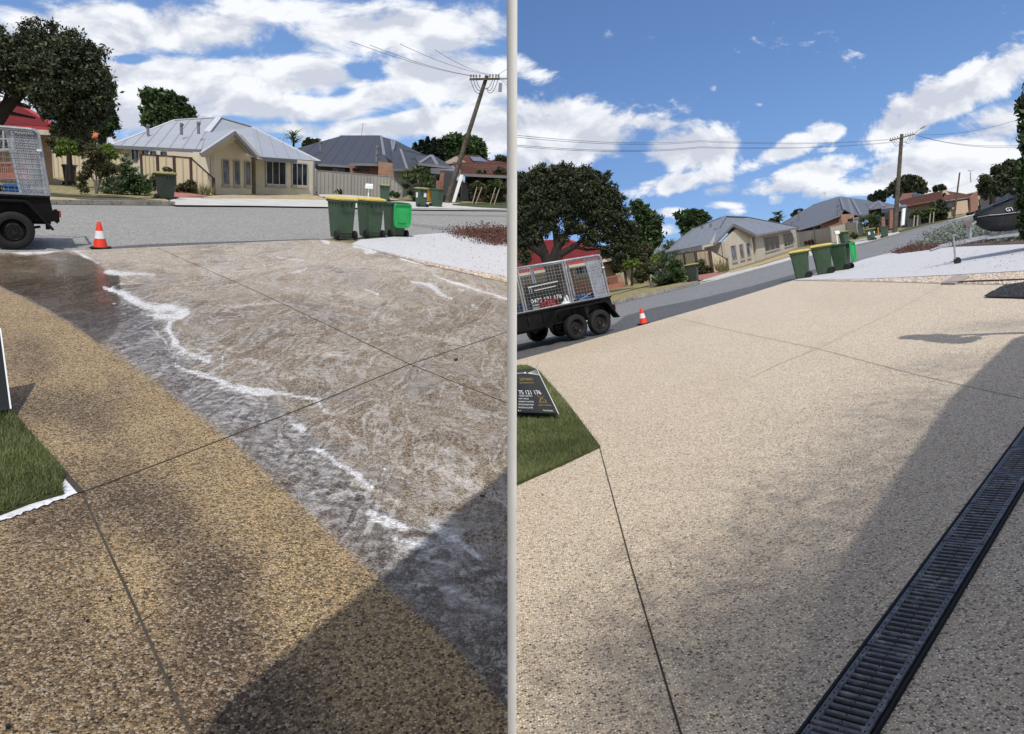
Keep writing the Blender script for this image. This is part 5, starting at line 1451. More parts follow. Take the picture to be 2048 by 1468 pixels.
# far roofs between the trees
Hs = House(A, 'grey_roof_house', A.g(225, 345), 'small far house with pale grey hip roof between the trees, left picture')
Hs.roof([[(178, 298, 'y', 58), (226, 292, 'y', 56), (214, 263, 'y', 66)], [(226, 292, 'y', 56), (252, 284, 'y', 62), (214, 263, 'y', 66)]], ROOF_LG, ROOF_LG_R, [((2, 1), 1.0, .06, .04), ((2, 0), 1.0, .06, .04)], .12, caps=[((214, 263, 'y', 66), (226, 292, 'y', 56), .4)], capm=CAPL)
Hs.wall([A.at(182, 345, 60), A.at(250, 345, 60), A.at(250, 290, 60), A.at(182, 297, 60)], PALEBRICK)
Ho = House(A, 'orange_roof_house', A.g(180, 340), 'sliver of an orange tiled roof house beyond the trees, left picture')
Ho.roof([[(172, 275, 'y', 75), (206, 268, 'y', 75), (185, 256, 'y', 80)]], ORANGETILE, None, None, .15)
Ho.wall([A.at(172, 340, 76), A.at(200, 340, 76), A.at(200, 272, 76), A.at(174, 276, 76)], PALEBRICK)

# ---- fences
def fz(P, px, py0, py1): b = P.g(px, py0); return b, P.hz(b, py1)
pts = [fz(A, 286, 381, 309), fz(A, 318, 384, 311), fz(A, 351, 386, 313), fz(A, 384, 388, 316)]
segs = [(a[0], b[0], a[1], b[1]) for a, b in zip(pts, pts[1:])]; e_ = fz(A, 428, 391, 357); segs.append((pts[-1][0], e_[0], pts[-1][1], e_[1]))
panel_fence(A, 'steel_fence', segs, CFENCE, CFENCE_R, BROWNP, 'cream ribbed steel fence with dark brown posts and a sloping last panel, left picture', .24, .11)
pts = [fz(A, 100, 355, 304), fz(A, 145, 358, 305), fz(A, 200, 362, 306), fz(A, 286, 368, 308)]
panel_fence(A, 'steel_fence', [(a[0], b[0], a[1], b[1]) for a, b in zip(pts, pts[1:])], CFENCE, CFENCE_R, BROWNP, 'short cream ribbed fence behind the shrubs left of the cream house, left picture', .24, .11)
pts = [fz(A, 633, 387, 341), fz(A, 665, 389, 343.5), fz(A, 702, 391, 346.5), fz(A, 740, 393, 350), fz(A, 780, 395.5, 353)]
segs = [(a[0], b[0], a[1], b[1]) for a, b in zip(pts, pts[1:])]; e_ = fz(A, 804, 397, 375); segs.append((pts[-1][0], e_[0], pts[-1][1], e_[1]))
panel_fence(A, 'steel_fence', segs, GFENCE, GFENCE_R, GFENCE_R, 'grey ribbed steel fence between the cream house and the spiky shrub, left picture', .22, .09)
pts = [fz(A, 922, 402, 366), fz(A, 970, 403, 367), fz(A, 1022, 404, 368)]
panel_fence(A, 'steel_fence', [(a[0], b[0], a[1], b[1]) for a, b in zip(pts, pts[1:])], DARKWALL, DARKWALL, DARKWALL, 'dark grey fence behind the staked young trees at the right, left picture', .3, .09)
# ---- mailbox
t = thing('mailbox', A, A.g(736, 404), 0, 'small white mailbox on a thin white post before the grey fence, left picture', 'mailbox'); SIDE[t.name] = A
hb = A.hz(A.g(736, 404), 377)
MB().tube([V(0, 0, 0), V(.02, 0, hb)], .035, 8).build('post', WHITEP, t)
mb = MB(); mb.box((.06, 0, hb + .08), (.42, .3, .16)); mb.tube([V(-.13, 0, hb + .17), V(.25, 0, hb + .17)], .08, 8); mb.build('box', WHITEP, t)

# ---- leaning pole and wires
pb = A.g(892, 407)
Yp = pb.y
utility_pole(A, pb, (974, 151), Yp, .17, ((939, 158.5), (1000, 157.5)), 'tall leaning timber power pole with crossarm at the right, left picture', None)
ORD = ['first', 'second', 'third', 'fourth']
for k, (x0, y0, x1, y1) in enumerate([(944, 152, 700, 82), (950, 152, 740, 90), (975, 149, 800, 88), (985, 150, 870, 100)]):
    wire(A, [A.at(x0, y0, Yp), A.at(x1, y1, 30)], ORD[k] + ' wire from the left of the four running up left from the leaning pole', .0085, .15)
for k, (x0, y0, x1, y1) in enumerate([(994, 152, 1016, 166), (998, 156, 1016, 172), (992, 152, 1014, 138)]):
    wire(A, [A.at(x0, y0, Yp), A.at(x1, y1, Yp + 4)], ['middle', 'lowest', 'uppermost'][k] + ' short wire leaving the leaning pole to the right', .012)

# ---- trees and plants of A
tree(A, 'dark_leafy_tree', 'huge dark leafy street tree overhanging the red roof at top left, left picture', A.g(-60, 395), [[(-60, 395, .32), (-40, 300, .28), (-10, 235, .22), (40, 190, .14), (80, 160, .08)], [(-40, 300, .2), (0, 240, .15), (28, 205, .1), (60, 215, .05)], [(-10, 240, .12), (12, 200, .08), (20, 160, .05)], [(5, 232, .08), (20, 226, .06), (70, 236, .03)]],
     [(30, 130, 62), (95, 120, 70), (150, 125, 55), (185, 160, 34), (182, 205, 34), (150, 200, 60), (150, 248, 26), (112, 205, 40), (40, 150, 30), (-60, 110, 80), (108, 158, 66), (170, 240, 24), (205, 185, 12), (125, 262, 12), (200, 228, 12), (-120, 150, 60)], 24, 76000, .12, LEAF_DARK, 21, clump=34, crad=.17, inner=.1)
tree(A, 'green_leafy_tree', 'brighter green tree showing behind the huge dark tree, left picture', A.g(200, 352), [[(200, 352, .25), (205, 270, .2)]],
     [(205, 175, 22), (212, 215, 20), (205, 243, 24), (190, 225, 24), (222, 250, 9), (195, 150, 20)], 38, 12000, .22, LEAF_DEEP, 22, clump=40)
tree(A, 'round_tree', 'round green tree standing behind the cream house roof, left picture', A.g(330, 345), [[(330, 345, .4), (333, 250, .3), (325, 225, .15)], [(333, 250, .15), (355, 225, .1)]],
     [(305, 200, 20), (330, 207, 26), (358, 212, 20), (375, 222, 10), (320, 235, 30), (350, 240, 26), (296, 222, 13), (292, 192, 9), (380, 235, 7), (300, 245, 10)], 62, 14000, .42, LEAF_DEEP, 23, clump=45, crad=.2)
tree(A, 'flowering_bush_tree', 'mottled bushy tree with brownish blossom below the dark tree, left picture', A.g(140, 362), [[(140, 362, .12), (138, 300, .1)]],
     [(125, 262, 20), (150, 258, 24), (170, 280, 18), (145, 285, 20), (112, 285, 14), (120, 300, 10), (165, 300, 14)], 33, 9000, .16, LEAF_OLIVE, 24, clump=30)
tree(A, 'lime_bush', 'bright lime green bush in front of the short cream fence, left picture', A.g(133, 372), [[(133, 372, .06), (133, 330, .05)]],
     [(133, 290, 15), (126, 300, 10), (144, 298, 10)], 31, 3500, .12, LEAF_LIGHT, 25, clump=30, cat='bush')
tree(A, 'clipped_ball_tree', 'small round clipped light green tree above the fence, left picture', A.g(214, 372), [[(214, 372, .05), (214, 318, .04)]],
     [(214, 303, 15), (222, 306, 11), (206, 306, 10)], 31, 3500, .10, LEAF_LIGHT, 26, clump=25, cat='tree')
tree(A, 'twiggy_shrub', 'open twiggy shrub with thin forked stems beside the brick path, left picture', A.g(193, 388), [[(193, 388, .05), (190, 365, .04), (175, 340, .03), (165, 325, .02)], [(193, 386, .05), (200, 360, .04), (212, 335, .03), (220, 322, .02)], [(192, 386, .04), (193, 350, .03), (190, 325, .02)]],
     [(178, 335, 14), (168, 350, 12), (200, 325, 18), (215, 335, 13), (190, 310, 14), (162, 365, 12), (170, 380, 8), (205, 345, 12), (230, 340, 10), (180, 300, 12)], 27.5, 6500, .09, LEAF_OLIVE, 27, clump=22, cat='shrub', bark=BARK_GREY)
t = thing('agave_clump', A, A.g(235, 391), 0, 'dense clump of spiky succulents on the verge left of the dark bin, left picture', 'succulent'); SIDE[t.name] = A
cs = []
rnd = random.Random(5)
for (x, y, z) in [(212, 389, .3), (222, 390, .55), (234, 392, .35), (247, 392, .4), (262, 391, .3), (276, 392, .35), (292, 391, .3), (226, 390, .8), (243, 388, .9), (258, 388, .8), (272, 389, .9), (262, 386, 1.15), (276, 386, .6), (290, 390, .65), (250, 386, 1.25), (256, 384, 1.45), (300, 392, .15), (215, 390, .1), (240, 392, .1), (268, 392, .08), (285, 392, .1)]:
    cs.append(tuple(A.g(x, y, 0) + V(0, 0, z) - A.g(235, 391)))
blades('foliage', A, cs, .42, .055, leafmat('leaf_agave', (.05, .085, .045), (.25, .32, .22), .5, .2), 31, .9, t, (0, 0, 0), 55, .06, .25)
leaf_cloud('undergrowth', px_blobs(A, [(225, 375, 20), (250, 372, 22), (280, 375, 20), (262, 350, 18), (250, 335, 12), (240, 362, 20)], A.g(235, 391).y + .3, .6, 3, A.g(235, 391)), 5000, .12, LEAF_DEEP, 33, parent=t)
for (x, y, blobs, lm, nm, lb, sz, nn) in [
    (372, 388, [(368, 375, 10), (380, 372, 11), (360, 380, 7), (388, 380, 7)], LEAF_OLIVE, 'rusty_shrub', 'dark rusty low shrub at the foot of the cream fence, left picture', .1, 3000),
    (336, 388, [(333, 340, 6), (340, 338, 6), (328, 342, 4)], LEAF_OLIVE, 'thin_weed', 'tuft of dry stalks showing above the dark bin lid, left picture', .08, 700),
    (308, 384, [(308, 362, 8), (304, 372, 9), (312, 350, 5)], LEAF_OLIVE, 'low_shrub', 'low brown shrub between the succulents and the dark bin, left picture', .1, 1800),
    (645, 387, [(642, 378, 5), (652, 380, 4)], LEAF_DEEP, 'fence_plant', 'first small plant along the grey fence, nearest the cream house, left picture', .1, 500),
    (668, 389, [(665, 380, 5), (672, 382, 4), (681, 383, 4)], LEAF_OLIVE, 'fence_plant', 'middle small dark plants at the foot of the grey fence, left picture', .1, 800),
    (707, 391, [(697, 384, 4), (709, 384, 4)], LEAF_OLIVE, 'fence_plant', 'last small plant at the foot of the grey fence, nearest the mailbox, left picture', .1, 600),
    (790, 400, [(785, 388, 6), (794, 390, 5)], LEAF_DEEP, 'low_shrub', 'low dark shrub right behind the open green lidded bin, left picture', .12, 900),
    (950, 403, [(930, 385, 12), (948, 365, 14), (965, 380, 14), (985, 370, 14), (1005, 375, 14), (1000, 350, 12), (960, 352, 10), (925, 398, 9), (948, 397, 9), (975, 398, 9), (1000, 398, 9), (920, 375, 10), (1015, 355, 10)], LEAF_DARK, 'dark_hedge', 'dark garden hedge behind the staked young trees, left picture', .25, 12000)]:
    tree(A, nm, lb, A.g(x, y), None, blobs, A.g(x, y).y, nn, sz, lm, int(x), cat='plant' if 'hedge' not in nm else 'hedge', clump=25)
t = thing('dry_grass_tuft', A, A.g(412, 392), 0, 'tuft of tall dry weeds at the low end of the cream fence, left picture', 'weeds'); SIDE[t.name] = A
blades('stalks', A, [tuple(A.g(x, 392) - A.g(412, 392)) for x in (402, 408, 413, 418, 424)], .6, .03, leafmat('leaf_weed', (.12, .12, .06), (.34, .30, .16)), 35, 3.0, t, (0, 0, 0), 26, .15, .1)
t = thing('flax_bush', A, A.g(832, 402), 0, 'big spiky green flax bush beside the dark house, left picture', 'bush'); SIDE[t.name] = A
o_ = A.g(832, 402); cs = [tuple(A.at(x, y, o_.y + rnd.uniform(-.8, .8)) - o_) for x, y in [(820, 350), (835, 345), (850, 350), (845, 365), (825, 368), (812, 378), (855, 375), (838, 382), (822, 392), (845, 392), (812, 360), (832, 360), (857, 362), (830, 402), (850, 402)]]
blades('foliage', A, cs, 1.0, .07, leafmat('leaf_flax', (.035, .06, .02), (.20, .25, .09), .5, .2), 36, .8, t, (0, 0, 0), 110, .1, .45)
t = thing('palm_tree', A, A.g(588, 350), 0, 'small palm top rising behind the cream house roof, left picture', 'palm tree'); SIDE[t.name] = A
o_ = A.at(588, 350, 70); ob = Vector(t.matrix_basis.translation)
MB().tube([V(0, 0, 0), A.at(587, 275, ob.y) - ob], .25, 8).build('trunk', BARK, t)
blades('fronds', A, [tuple(A.at(x, y, ob.y) - ob) for x, y in [(587, 272), (585, 280), (589, 287)]], 2.2 * ob.y / 70, .35, LEAF_MID, 37, .8, t, (0, 0, 0), 26, .2, .5)
def cypress(P, cols, Y, lm, label, seed, name='conifer_row'):
    b = P.g(cols[0][0], P.proj((P.at(cols[0][0], 400, Y).x, Y, 0))[1]); bl = []
    for (x, yt, yb, r) in cols:
        k = 0; y = yb
        while y > yt + 3: f = (y - yt) / (yb - yt); bl.append((x, y, r * (.45 + .55 * min(1, f * 1.6)))); y -= r * .5
    return tree(P, name, label, V(P.at(cols[0][0], cols[0][2], Y).x, Y, 0), None, bl, Y, 900 * len(bl) // 3, .4, lm, seed, clump=30, inner=.2, cat='conifer')
for i, c_ in enumerate([(832, 286, 325, 8), (845, 280, 325, 9), (857, 275, 325, 7), (869, 276, 325, 7), (880, 278, 325, 9)]):
    cypress(A, [c_], 72, LEAF_CONIFER, ['leftmost', 'second', 'third', 'fourth', 'rightmost'][i] + ' of the five dark conifers behind the dark roofed house, left picture', 40 + i, 'conifer')
tree(A, 'big_round_tree', 'large dark round tree behind the brown tiled roof beside the pole, left picture', V(A.at(935, 340, 85).x, 85, 0), [[(932, 345, .5), (935, 305, .35)]],
     [(905, 285, 16), (925, 282, 18), (945, 290, 18), (958, 300, 14), (900, 305, 16), (930, 305, 24), (963, 312, 8), (892, 295, 10), (945, 315, 14)], 85, 12000, .5, LEAF_DEEP, 47, clump=40)
tree(A, 'far_tree', 'small dark tree poking over the brown roof at the far right, left picture', V(A.at(1002, 340, 95).x, 95, 0), None, [(1000, 322, 9), (1010, 322, 9), (992, 326, 6), (1016, 326, 7)], 95, 2500, .5, LEAF_DARK, 48, clump=30)
tree(A, 'far_tree', 'small dark treetop left of the dark grey roof behind the palm, left picture', V(A.at(624, 320, 90).x, 90, 0), None, [(622, 285, 8), (632, 286, 6), (614, 290, 6)], 90, 1800, .5, LEAF_DARK, 49, clump=30)
def staked(P, base, blobs, stakes, label, seed):
    b = P.g(*base); t = tree(P, 'staked_young_tree', label, b, [[(base[0], base[1], .04), (blobs[0][0], blobs[0][1], .03)]], blobs, b.y, 2200, .16, LEAF_OLIVE if seed % 2 else LEAF_MID, seed, clump=22)
    for (x0, y0, x1, y1) in stakes: MB().tube([P.at(x0, y0, b.y - .3) - b, P.at(x1, y1, b.y - .3) - b], .035, 6).build('stake', mat('stake_timber', (.42, .36, .28), .8), t)
    return t
staked(A, (948, 409.5), [(955, 372, 9), (947, 376, 7), (963, 376, 8)], [(944, 409, 954, 374), (951, 409, 964, 374)], 'left one of the two staked young trees on the grass strip, left picture', 51)
staked(A, (982, 410.5), [(982, 372, 10), (995, 370, 10), (975, 378, 7), (1002, 377, 7)], [(980, 410, 992, 372), (988, 410, 1001, 370)], 'right one of the two staked young trees on the grass strip, left picture', 52)
leafA = leaf_cloud('ground_cover', [(A.g(x, y, .10), (.55, .55, .12)) for x, y in [(925, 465), (940, 468), (955, 466), (955, 474), (975, 470), (975, 479), (990, 465), (995, 475), (1000, 484), (1010, 470), (1012, 482), (985, 461), (1005, 461)]], 7000, .06, LEAF_RED, 53, P=A, clump=10, crad=.25)
SIDE[leafA.name] = A; tag(leafA, 'rusty low ground cover plants in the mulch bed by the white driveway, left picture', 'plants', None, 'stuff')
# fallen leaves and bits on the driveway
def litter(P, px, py, sz, label, seed, mt=SIGNB, name='fallen_leaf'):
    b = P.g(px, py, .01); r = random.Random(seed); mb = MB()
    pts = [V(math.cos(a) * sz * (1 + r.uniform(-.3, .3)), math.sin(a) * sz * .5, r.uniform(0, .25) * sz) for a in [k * math.pi / 4 for k in range(8)]]
    mb.prism(pts, V(0, 0, .006)); mb.tube([V(sz, 0, .01), V(sz * 1.7, .1 * sz, .02)], .002, 5)
    o = mb.build(name, mt, P=None); o.matrix_world = P.M @ Matrix.Translation(b) @ Matrix.Rotation(r.uniform(0, 6), 4, 'Z'); SIDE[o.name] = P
    return tag(o, label, 'leaf')
litter(A, 912, 720, .03, 'curled dark leaf lying right of the joint crossing on the soapy driveway', 1)
litter(A, 220, 1199, .007, 'tiny dark leaf just left of the long joint near the bottom, soapy driveway', 2)
litter(A, 175, 1243, .006, 'tiny dark twig scrap lying low on the brown stained left slab, soapy driveway', 3)
litter(A, 16, 1455, .009, 'dark leaf scrap at the bottom left corner of the soapy driveway', 4)
litter(A, 965, 993, .010, 'dark leaf on the shadow edge at the right of the soapy driveway', 5)
LITT = mat('pale_leaf', (.5, .45, .35), .8)
# ================================================================== PLACE B: street behind the clean driveway
BINGRP_B = 'green wheelie bins in a row beside the clean driveway'
wheelie_bin(B, 1606, 557.5, math.radians(64), 1.0, 'green wheelie bin with yellow lid, leftmost of three beside the clean pale driveway', 'yellow', group=BINGRP_B)
wheelie_bin(B, 1650, 549, math.radians(62), 1.06, 'green wheelie bin with yellow lid, middle of three beside the clean pale driveway', 'yellow', group=BINGRP_B)
wheelie_bin(B, 1686, 541, math.radians(48), 1.02, 'green wheelie bin with bright green lid hanging open, beside the clean pale driveway', 'green_open', group=BINGRP_B)
wheelie_bin(B, 1388, 564, math.radians(-120), 1.0, 'dark green bin with yellow lid standing alone on the far kerb, right picture', 'yellow', body=BINDARK, lidm=LIDD)
wheelie_bin(B, 1743, 481.5, math.radians(40), 1.05, 'small far green bin with pale lid and white sticker across the road, right picture', 'olive', body=BINFAR, sticker=True)
wheelie_bin(B, 1770, 475.5, math.radians(-125), 1.08, 'far green bin with its orange lid hanging open left of the tall pole, right picture', 'orange_open', body=BINFAR)
wheelie_bin(B, 1690, 489, math.radians(20), 1.2, 'far green bin half hidden behind the open lidded bin, right picture', 'olive', body=BINFAR)
for k, (x, y) in enumerate([(1938, 431), (1947, 428.5), (1957, 426)]):
    wheelie_bin(B, x, y, math.radians(15), 1.25, ['leftmost', 'middle', 'rightmost'][k] + ' of three distant green bins on the footpath before the brown tiled house, right picture', 'green', body=BINDARK, lidm=BINDARK, group='distant bins on the hill')
wheelie_bin(B, 1990, 419.5, math.radians(15), 1.4, 'distant bin with yellow lid just above the jet ski bow, right picture', 'yellow', body=BINDARK)
traffic_cone(B, 1287, 648, .40, 'orange and white traffic cone standing at the road edge of the clean driveway', .2)

# trailer
TB = cage_trailer(B, B.g(1234, 660), math.radians(30), 1.04, 'black tandem trailer with mesh cage full of tools beside the clean driveway', None)
crate(B, TB, -.47, .45, .54, .38, .3, .46, BLUEP, 'blue plastic crate behind the mesh of the caged trailer by the clean driveway')
crate(B, TB, -.95, .55, .54, .5, .45, .36, SIGNB, 'black plastic tub in the middle of the trailer by the clean driveway', 'tub', 'tub')
crate(B, TB, -2.6, .55, .54, .7, .7, .52, mat('dark_blue_plastic', (.015, .05, .12), .4), 'dark blue tub at the front of the trailer by the clean driveway', 'tub', 'tub')
def in_trailer(name, x, y, z, label, cat, rz=0):
    w_ = B.M.inverted() @ (TB.matrix_basis @ Vector((x, y, z))); rot = (B.M.inverted() @ TB.matrix_basis).to_euler().z
    t = thing(name, B, w_, rot + rz, label, cat); SIDE[t.name] = B; return t
t = in_trailer('display_board', -1.72, .30, .80, 'black sign board with white lettering standing inside the mesh trailer, right picture', 'sign')
MB().box((0, 0, .33), (1.05, .02, .66)).build('board', SIGNB, t)
RX = Matrix.Rotation(math.pi / 2, 3, 'X')
text_mesh('phone_number', '0475 121 176', .13, SIGNW, t, (-.42, -.013, .22), RX, .88, .002)
mb = MB(); mb.bar((-.42, -.014, .44), (-.42, -.014, .60), .035, .006); mb.bar((-.36, -.014, .44), (-.36, -.014, .60), .03, .006); mb.bar((-.44, -.014, .60), (.42, -.014, .62), .006, .03); mb.bar((-.28, -.014, .50), (.35, -.014, .52), .006, .016); mb.build('emblem', SIGNW, t)
for k, s_ in enumerate(['EXTERIOR CLEANING', 'HOUSE WASH', 'DRIVEWAYS']): text_mesh('sign_text', s_, .05, SIGNW, t, (-.4, -.013, .145 - .065 * k), RX, .45, .001)
t = in_trailer('pressure_pump', -1.75, .12, .62, 'red petrol pump machine in the trailer below the black board, right picture', 'pump')
mb = MB()
for k in range(9):
    r = random.Random(k); mb.box((r.uniform(-.2, .22), r.uniform(-.05, .1), .12 + r.uniform(0, .28)), (r.uniform(.08, .2), .12, r.uniform(.06, .14)), Matrix.Rotation(r.uniform(-.5, .5), 3, 'Y'))
mb.build('engine', REDP, t, bevel=.015)
MB().tube([V(-.25, 0, .05), V(-.25, 0, .45), V(.25, 0, .4), V(.28, 0, .05)], .018, 6).build('frame', REDP, t)
t = in_trailer('spray_lance', -.3, .2, .95, 'long pale spray pole lying slanted through the trailer cage, right picture', 'pole')
MB().tube([V(-1.1, 0, -.28), V(-.25, 0, .02), V(.05, 0, .12)], .014, 8).build('pole', GALV, t, smooth=True)
MB().tube([V(-.25, 0, .02), V(-.32, 0, .35)], .012, 6).build('handle', REDP, t)
t = in_trailer('white_jug', -1.12, .3, .82, 'white plastic jug among the tools in the trailer, right picture', 'jug')
MB().lathe([(0, 0), (.09, 0), (.1, .03), (.1, .14), (.05, .2), (.035, .24), (0, .24)], n=16).build('jug_body', WHITEP, t, smooth=True)
t = in_trailer('white_bag', -1.3, .1, .80, 'crumpled white bag at the front of the tools in the trailer, right picture', 'bag')
mb = MB(); r = random.Random(3)
mb.loft([[V(math.cos(a) * R * (1 + r.uniform(-.25, .25)), math.sin(a) * R * .6, z) for a in [k * math.pi / 5 for k in range(10)]] for R, z in ((.10, 0), (.16, .05), (.14, .10), (.05, .14))]); mb.build('bag_cloth', WHITEP, t, smooth=True)

# lawn sign with writing
z_b, z_t = .10, .40
BR, TR, BLp = B.g(1116.5, 827, z_b), B.g(1073, 737.5, z_t), B.g(1030, 824, z_b)
u_ = (TR - BR); e_ = (BR - BLp); e_ = e_.normalized()
t, br, e, u, n, R = sign_board(B, BR - e_ * .9, BR, TR, .010, 'black softwash lawn sign with phone number leaning back on the lawn, right picture')
Hs_ = u_.length; off = n * .002
def sp(fx, fy): return br - e * fx + u * (fy * Hs_) + off      # metres left of the right edge, fraction up
mperx = (BR - B.g(1034, 824.5, z_b)).length / 83.0              # metres per picture unit along the foot
def stext(nm, s, fx, fy, hfrac, wpx, m_, bold=.0): text_mesh(nm, s, Hs_ * hfrac, m_, t, sp(fx, fy), R, wpx * mperx, bold)
def RX0(px, fy): return (1117 - 43.5 * fy - px) * mperx
stext('phone_number', '75 121 176', RX0(1035, .39), .375, .13, 49, SIGNW, .0015)
stext('headline', 'SOFTWASH', RX0(1035, .7), .70, .09, 31, SIGNG, .001)
stext('headline', 'RE WASHING', RX0(1035, .62), .625, .055, 33, SIGNG)
for k, s_ in enumerate(['TERIOR CLEANING', 'SOFT WASH', 'DRIVEWAYS & PATIO', 'ROOF & SOLAR WASH', 'WINDOWS & GUTTER', '& +']):
    stext('service_line', s_, RX0(1035, .33 - .06 * k), .325 - .062 * k, .042, [30, 22, 33, 33, 32, 7][k], SIGNW)
stext('caption', 'SOFTWASH', RX0(1078, .15), .135, .04, 26, SIGNG); stext('caption', 'Free Quotes', RX0(1087, .06), .035, .04, 19, SIGNW)
mb = MB()
def sl_(x0, y0, x1, y1, wd, m2): m2.bar(sp(x0 * mperx, y0), sp(x1 * mperx, y1), wd, .003, up=n)
def sl2(xa, ya, xb, yb, wd, m2): m2.bar(sp(RX0(xa, ya), ya), sp(RX0(xb, yb), yb), wd, .003, up=n)
for xb, yb in ((1072, .955), (1075, .915), (1077, .875), (1080, .83)): sl2(1052, .885, xb, yb, .010, mb)
sl2(1024, .89, 1045, .895, .012, mb); mb.prism([sp(RX0(1043, .90), .90), sp(RX0(1047, .925), .925), sp(RX0(1050, .87), .87), sp(RX0(1043, .885), .885)], n * .002)
mb.build('spray_emblem', SIGNW, t)
mb = MB(); [sl2(*q, mb) for q in [(1075, .35, 1094, .25, .006), (1091, .35, 1080, .25, .006), (1081, .25, 1082, .2, .006), (1093, .25, 1094, .2, .006), (1080, .195, 1097, .195, .005), (1085, .24, 1085, .205, .004), (1089, .24, 1089, .205, .004), (1081, .25, 1087, .29, .005), (1087, .29, 1093, .25, .005)]]
mb.build('house_emblem', SIGNG, t)

# ---- houses
eLb = (1320, 507.4, 'z', 2.0); eGb = (1429, 486, 'z', 2.0); gBb = (1433.5, 458, 'y', 60); gAb = (1465.4, 448, 'y', 54.6); pkb = (1448.6, 433, 'z', 4.2); rlb = (1389, 457, 'z', 3.9); p2b = (1492, 434.5, 'z', 4.2); rRb = (1598, 454.6, 'z', 2.48)
glb = (1428, 487.5, 'y', 50.4); grb = (1511, 470, 'y', 59.8); wlb = (1512, 470.5, 'y', 61)
rlb = onplane(B, rlb, eLb, eGb, pkb); gBb = onplane(B, gBb, eLb, eGb, pkb); p2b = onplane(B, p2b, wlb, rRb, pkb)
DB = dict(gL=(1457.5, 540), gR=(1510, 524.5), gLt=482.5, gRt=471, apex=454, wL=(1516, 522), wR=(1596, 496), wLt=471.5, wRt=456, eaveFar=eLb,
          gw=[(.14, .32), (.44, .60), (.70, .86)], gwz=(.52, 1.62), ww=[(.14, .46), (.58, .86)], wwz=(.60, 1.95), sidew=[.35, .5, .62, .78], sidez=(1.2, 1.75),
          roof=dict(faces=[[eLb, eGb, gBb, pkb, rlb], [glb, gAb, gBb], [gAb, grb, gBb], [gBb, wlb, p2b, pkb], [wlb, rRb, p2b]],
                    rib=[((3, 1), .9, .05, .03), None, None, None, ((2, 0), 1.1, .05, .03)], caps=[(pkb, gBb, .4), (gAb, grb, .14), (glb, gAb, .14), (rlb, pkb, .22), (pkb, p2b, .22), (p2b, rRb, .18), (eLb, rlb, .16)],
                    fascia=[(eLb, eGb), (wlb, rRb), (glb, gAb), (gAb, grb)], back=[[eLb, rlb], [rlb, pkb], [pkb, p2b], [p2b, rRb]]), verge=[(glb, gAb), (gAb, grb)], sof=3.4,
          vents=[(1422, 458, 62), (1405, 463, 64), (1364, 478, 68)], ant=[(1380, 500, 1378, 485, 55)])
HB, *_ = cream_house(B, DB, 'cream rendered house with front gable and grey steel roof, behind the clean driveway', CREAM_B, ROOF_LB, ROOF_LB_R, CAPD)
Bm = mat('grey_wall', (.30, .30, .29), .8)
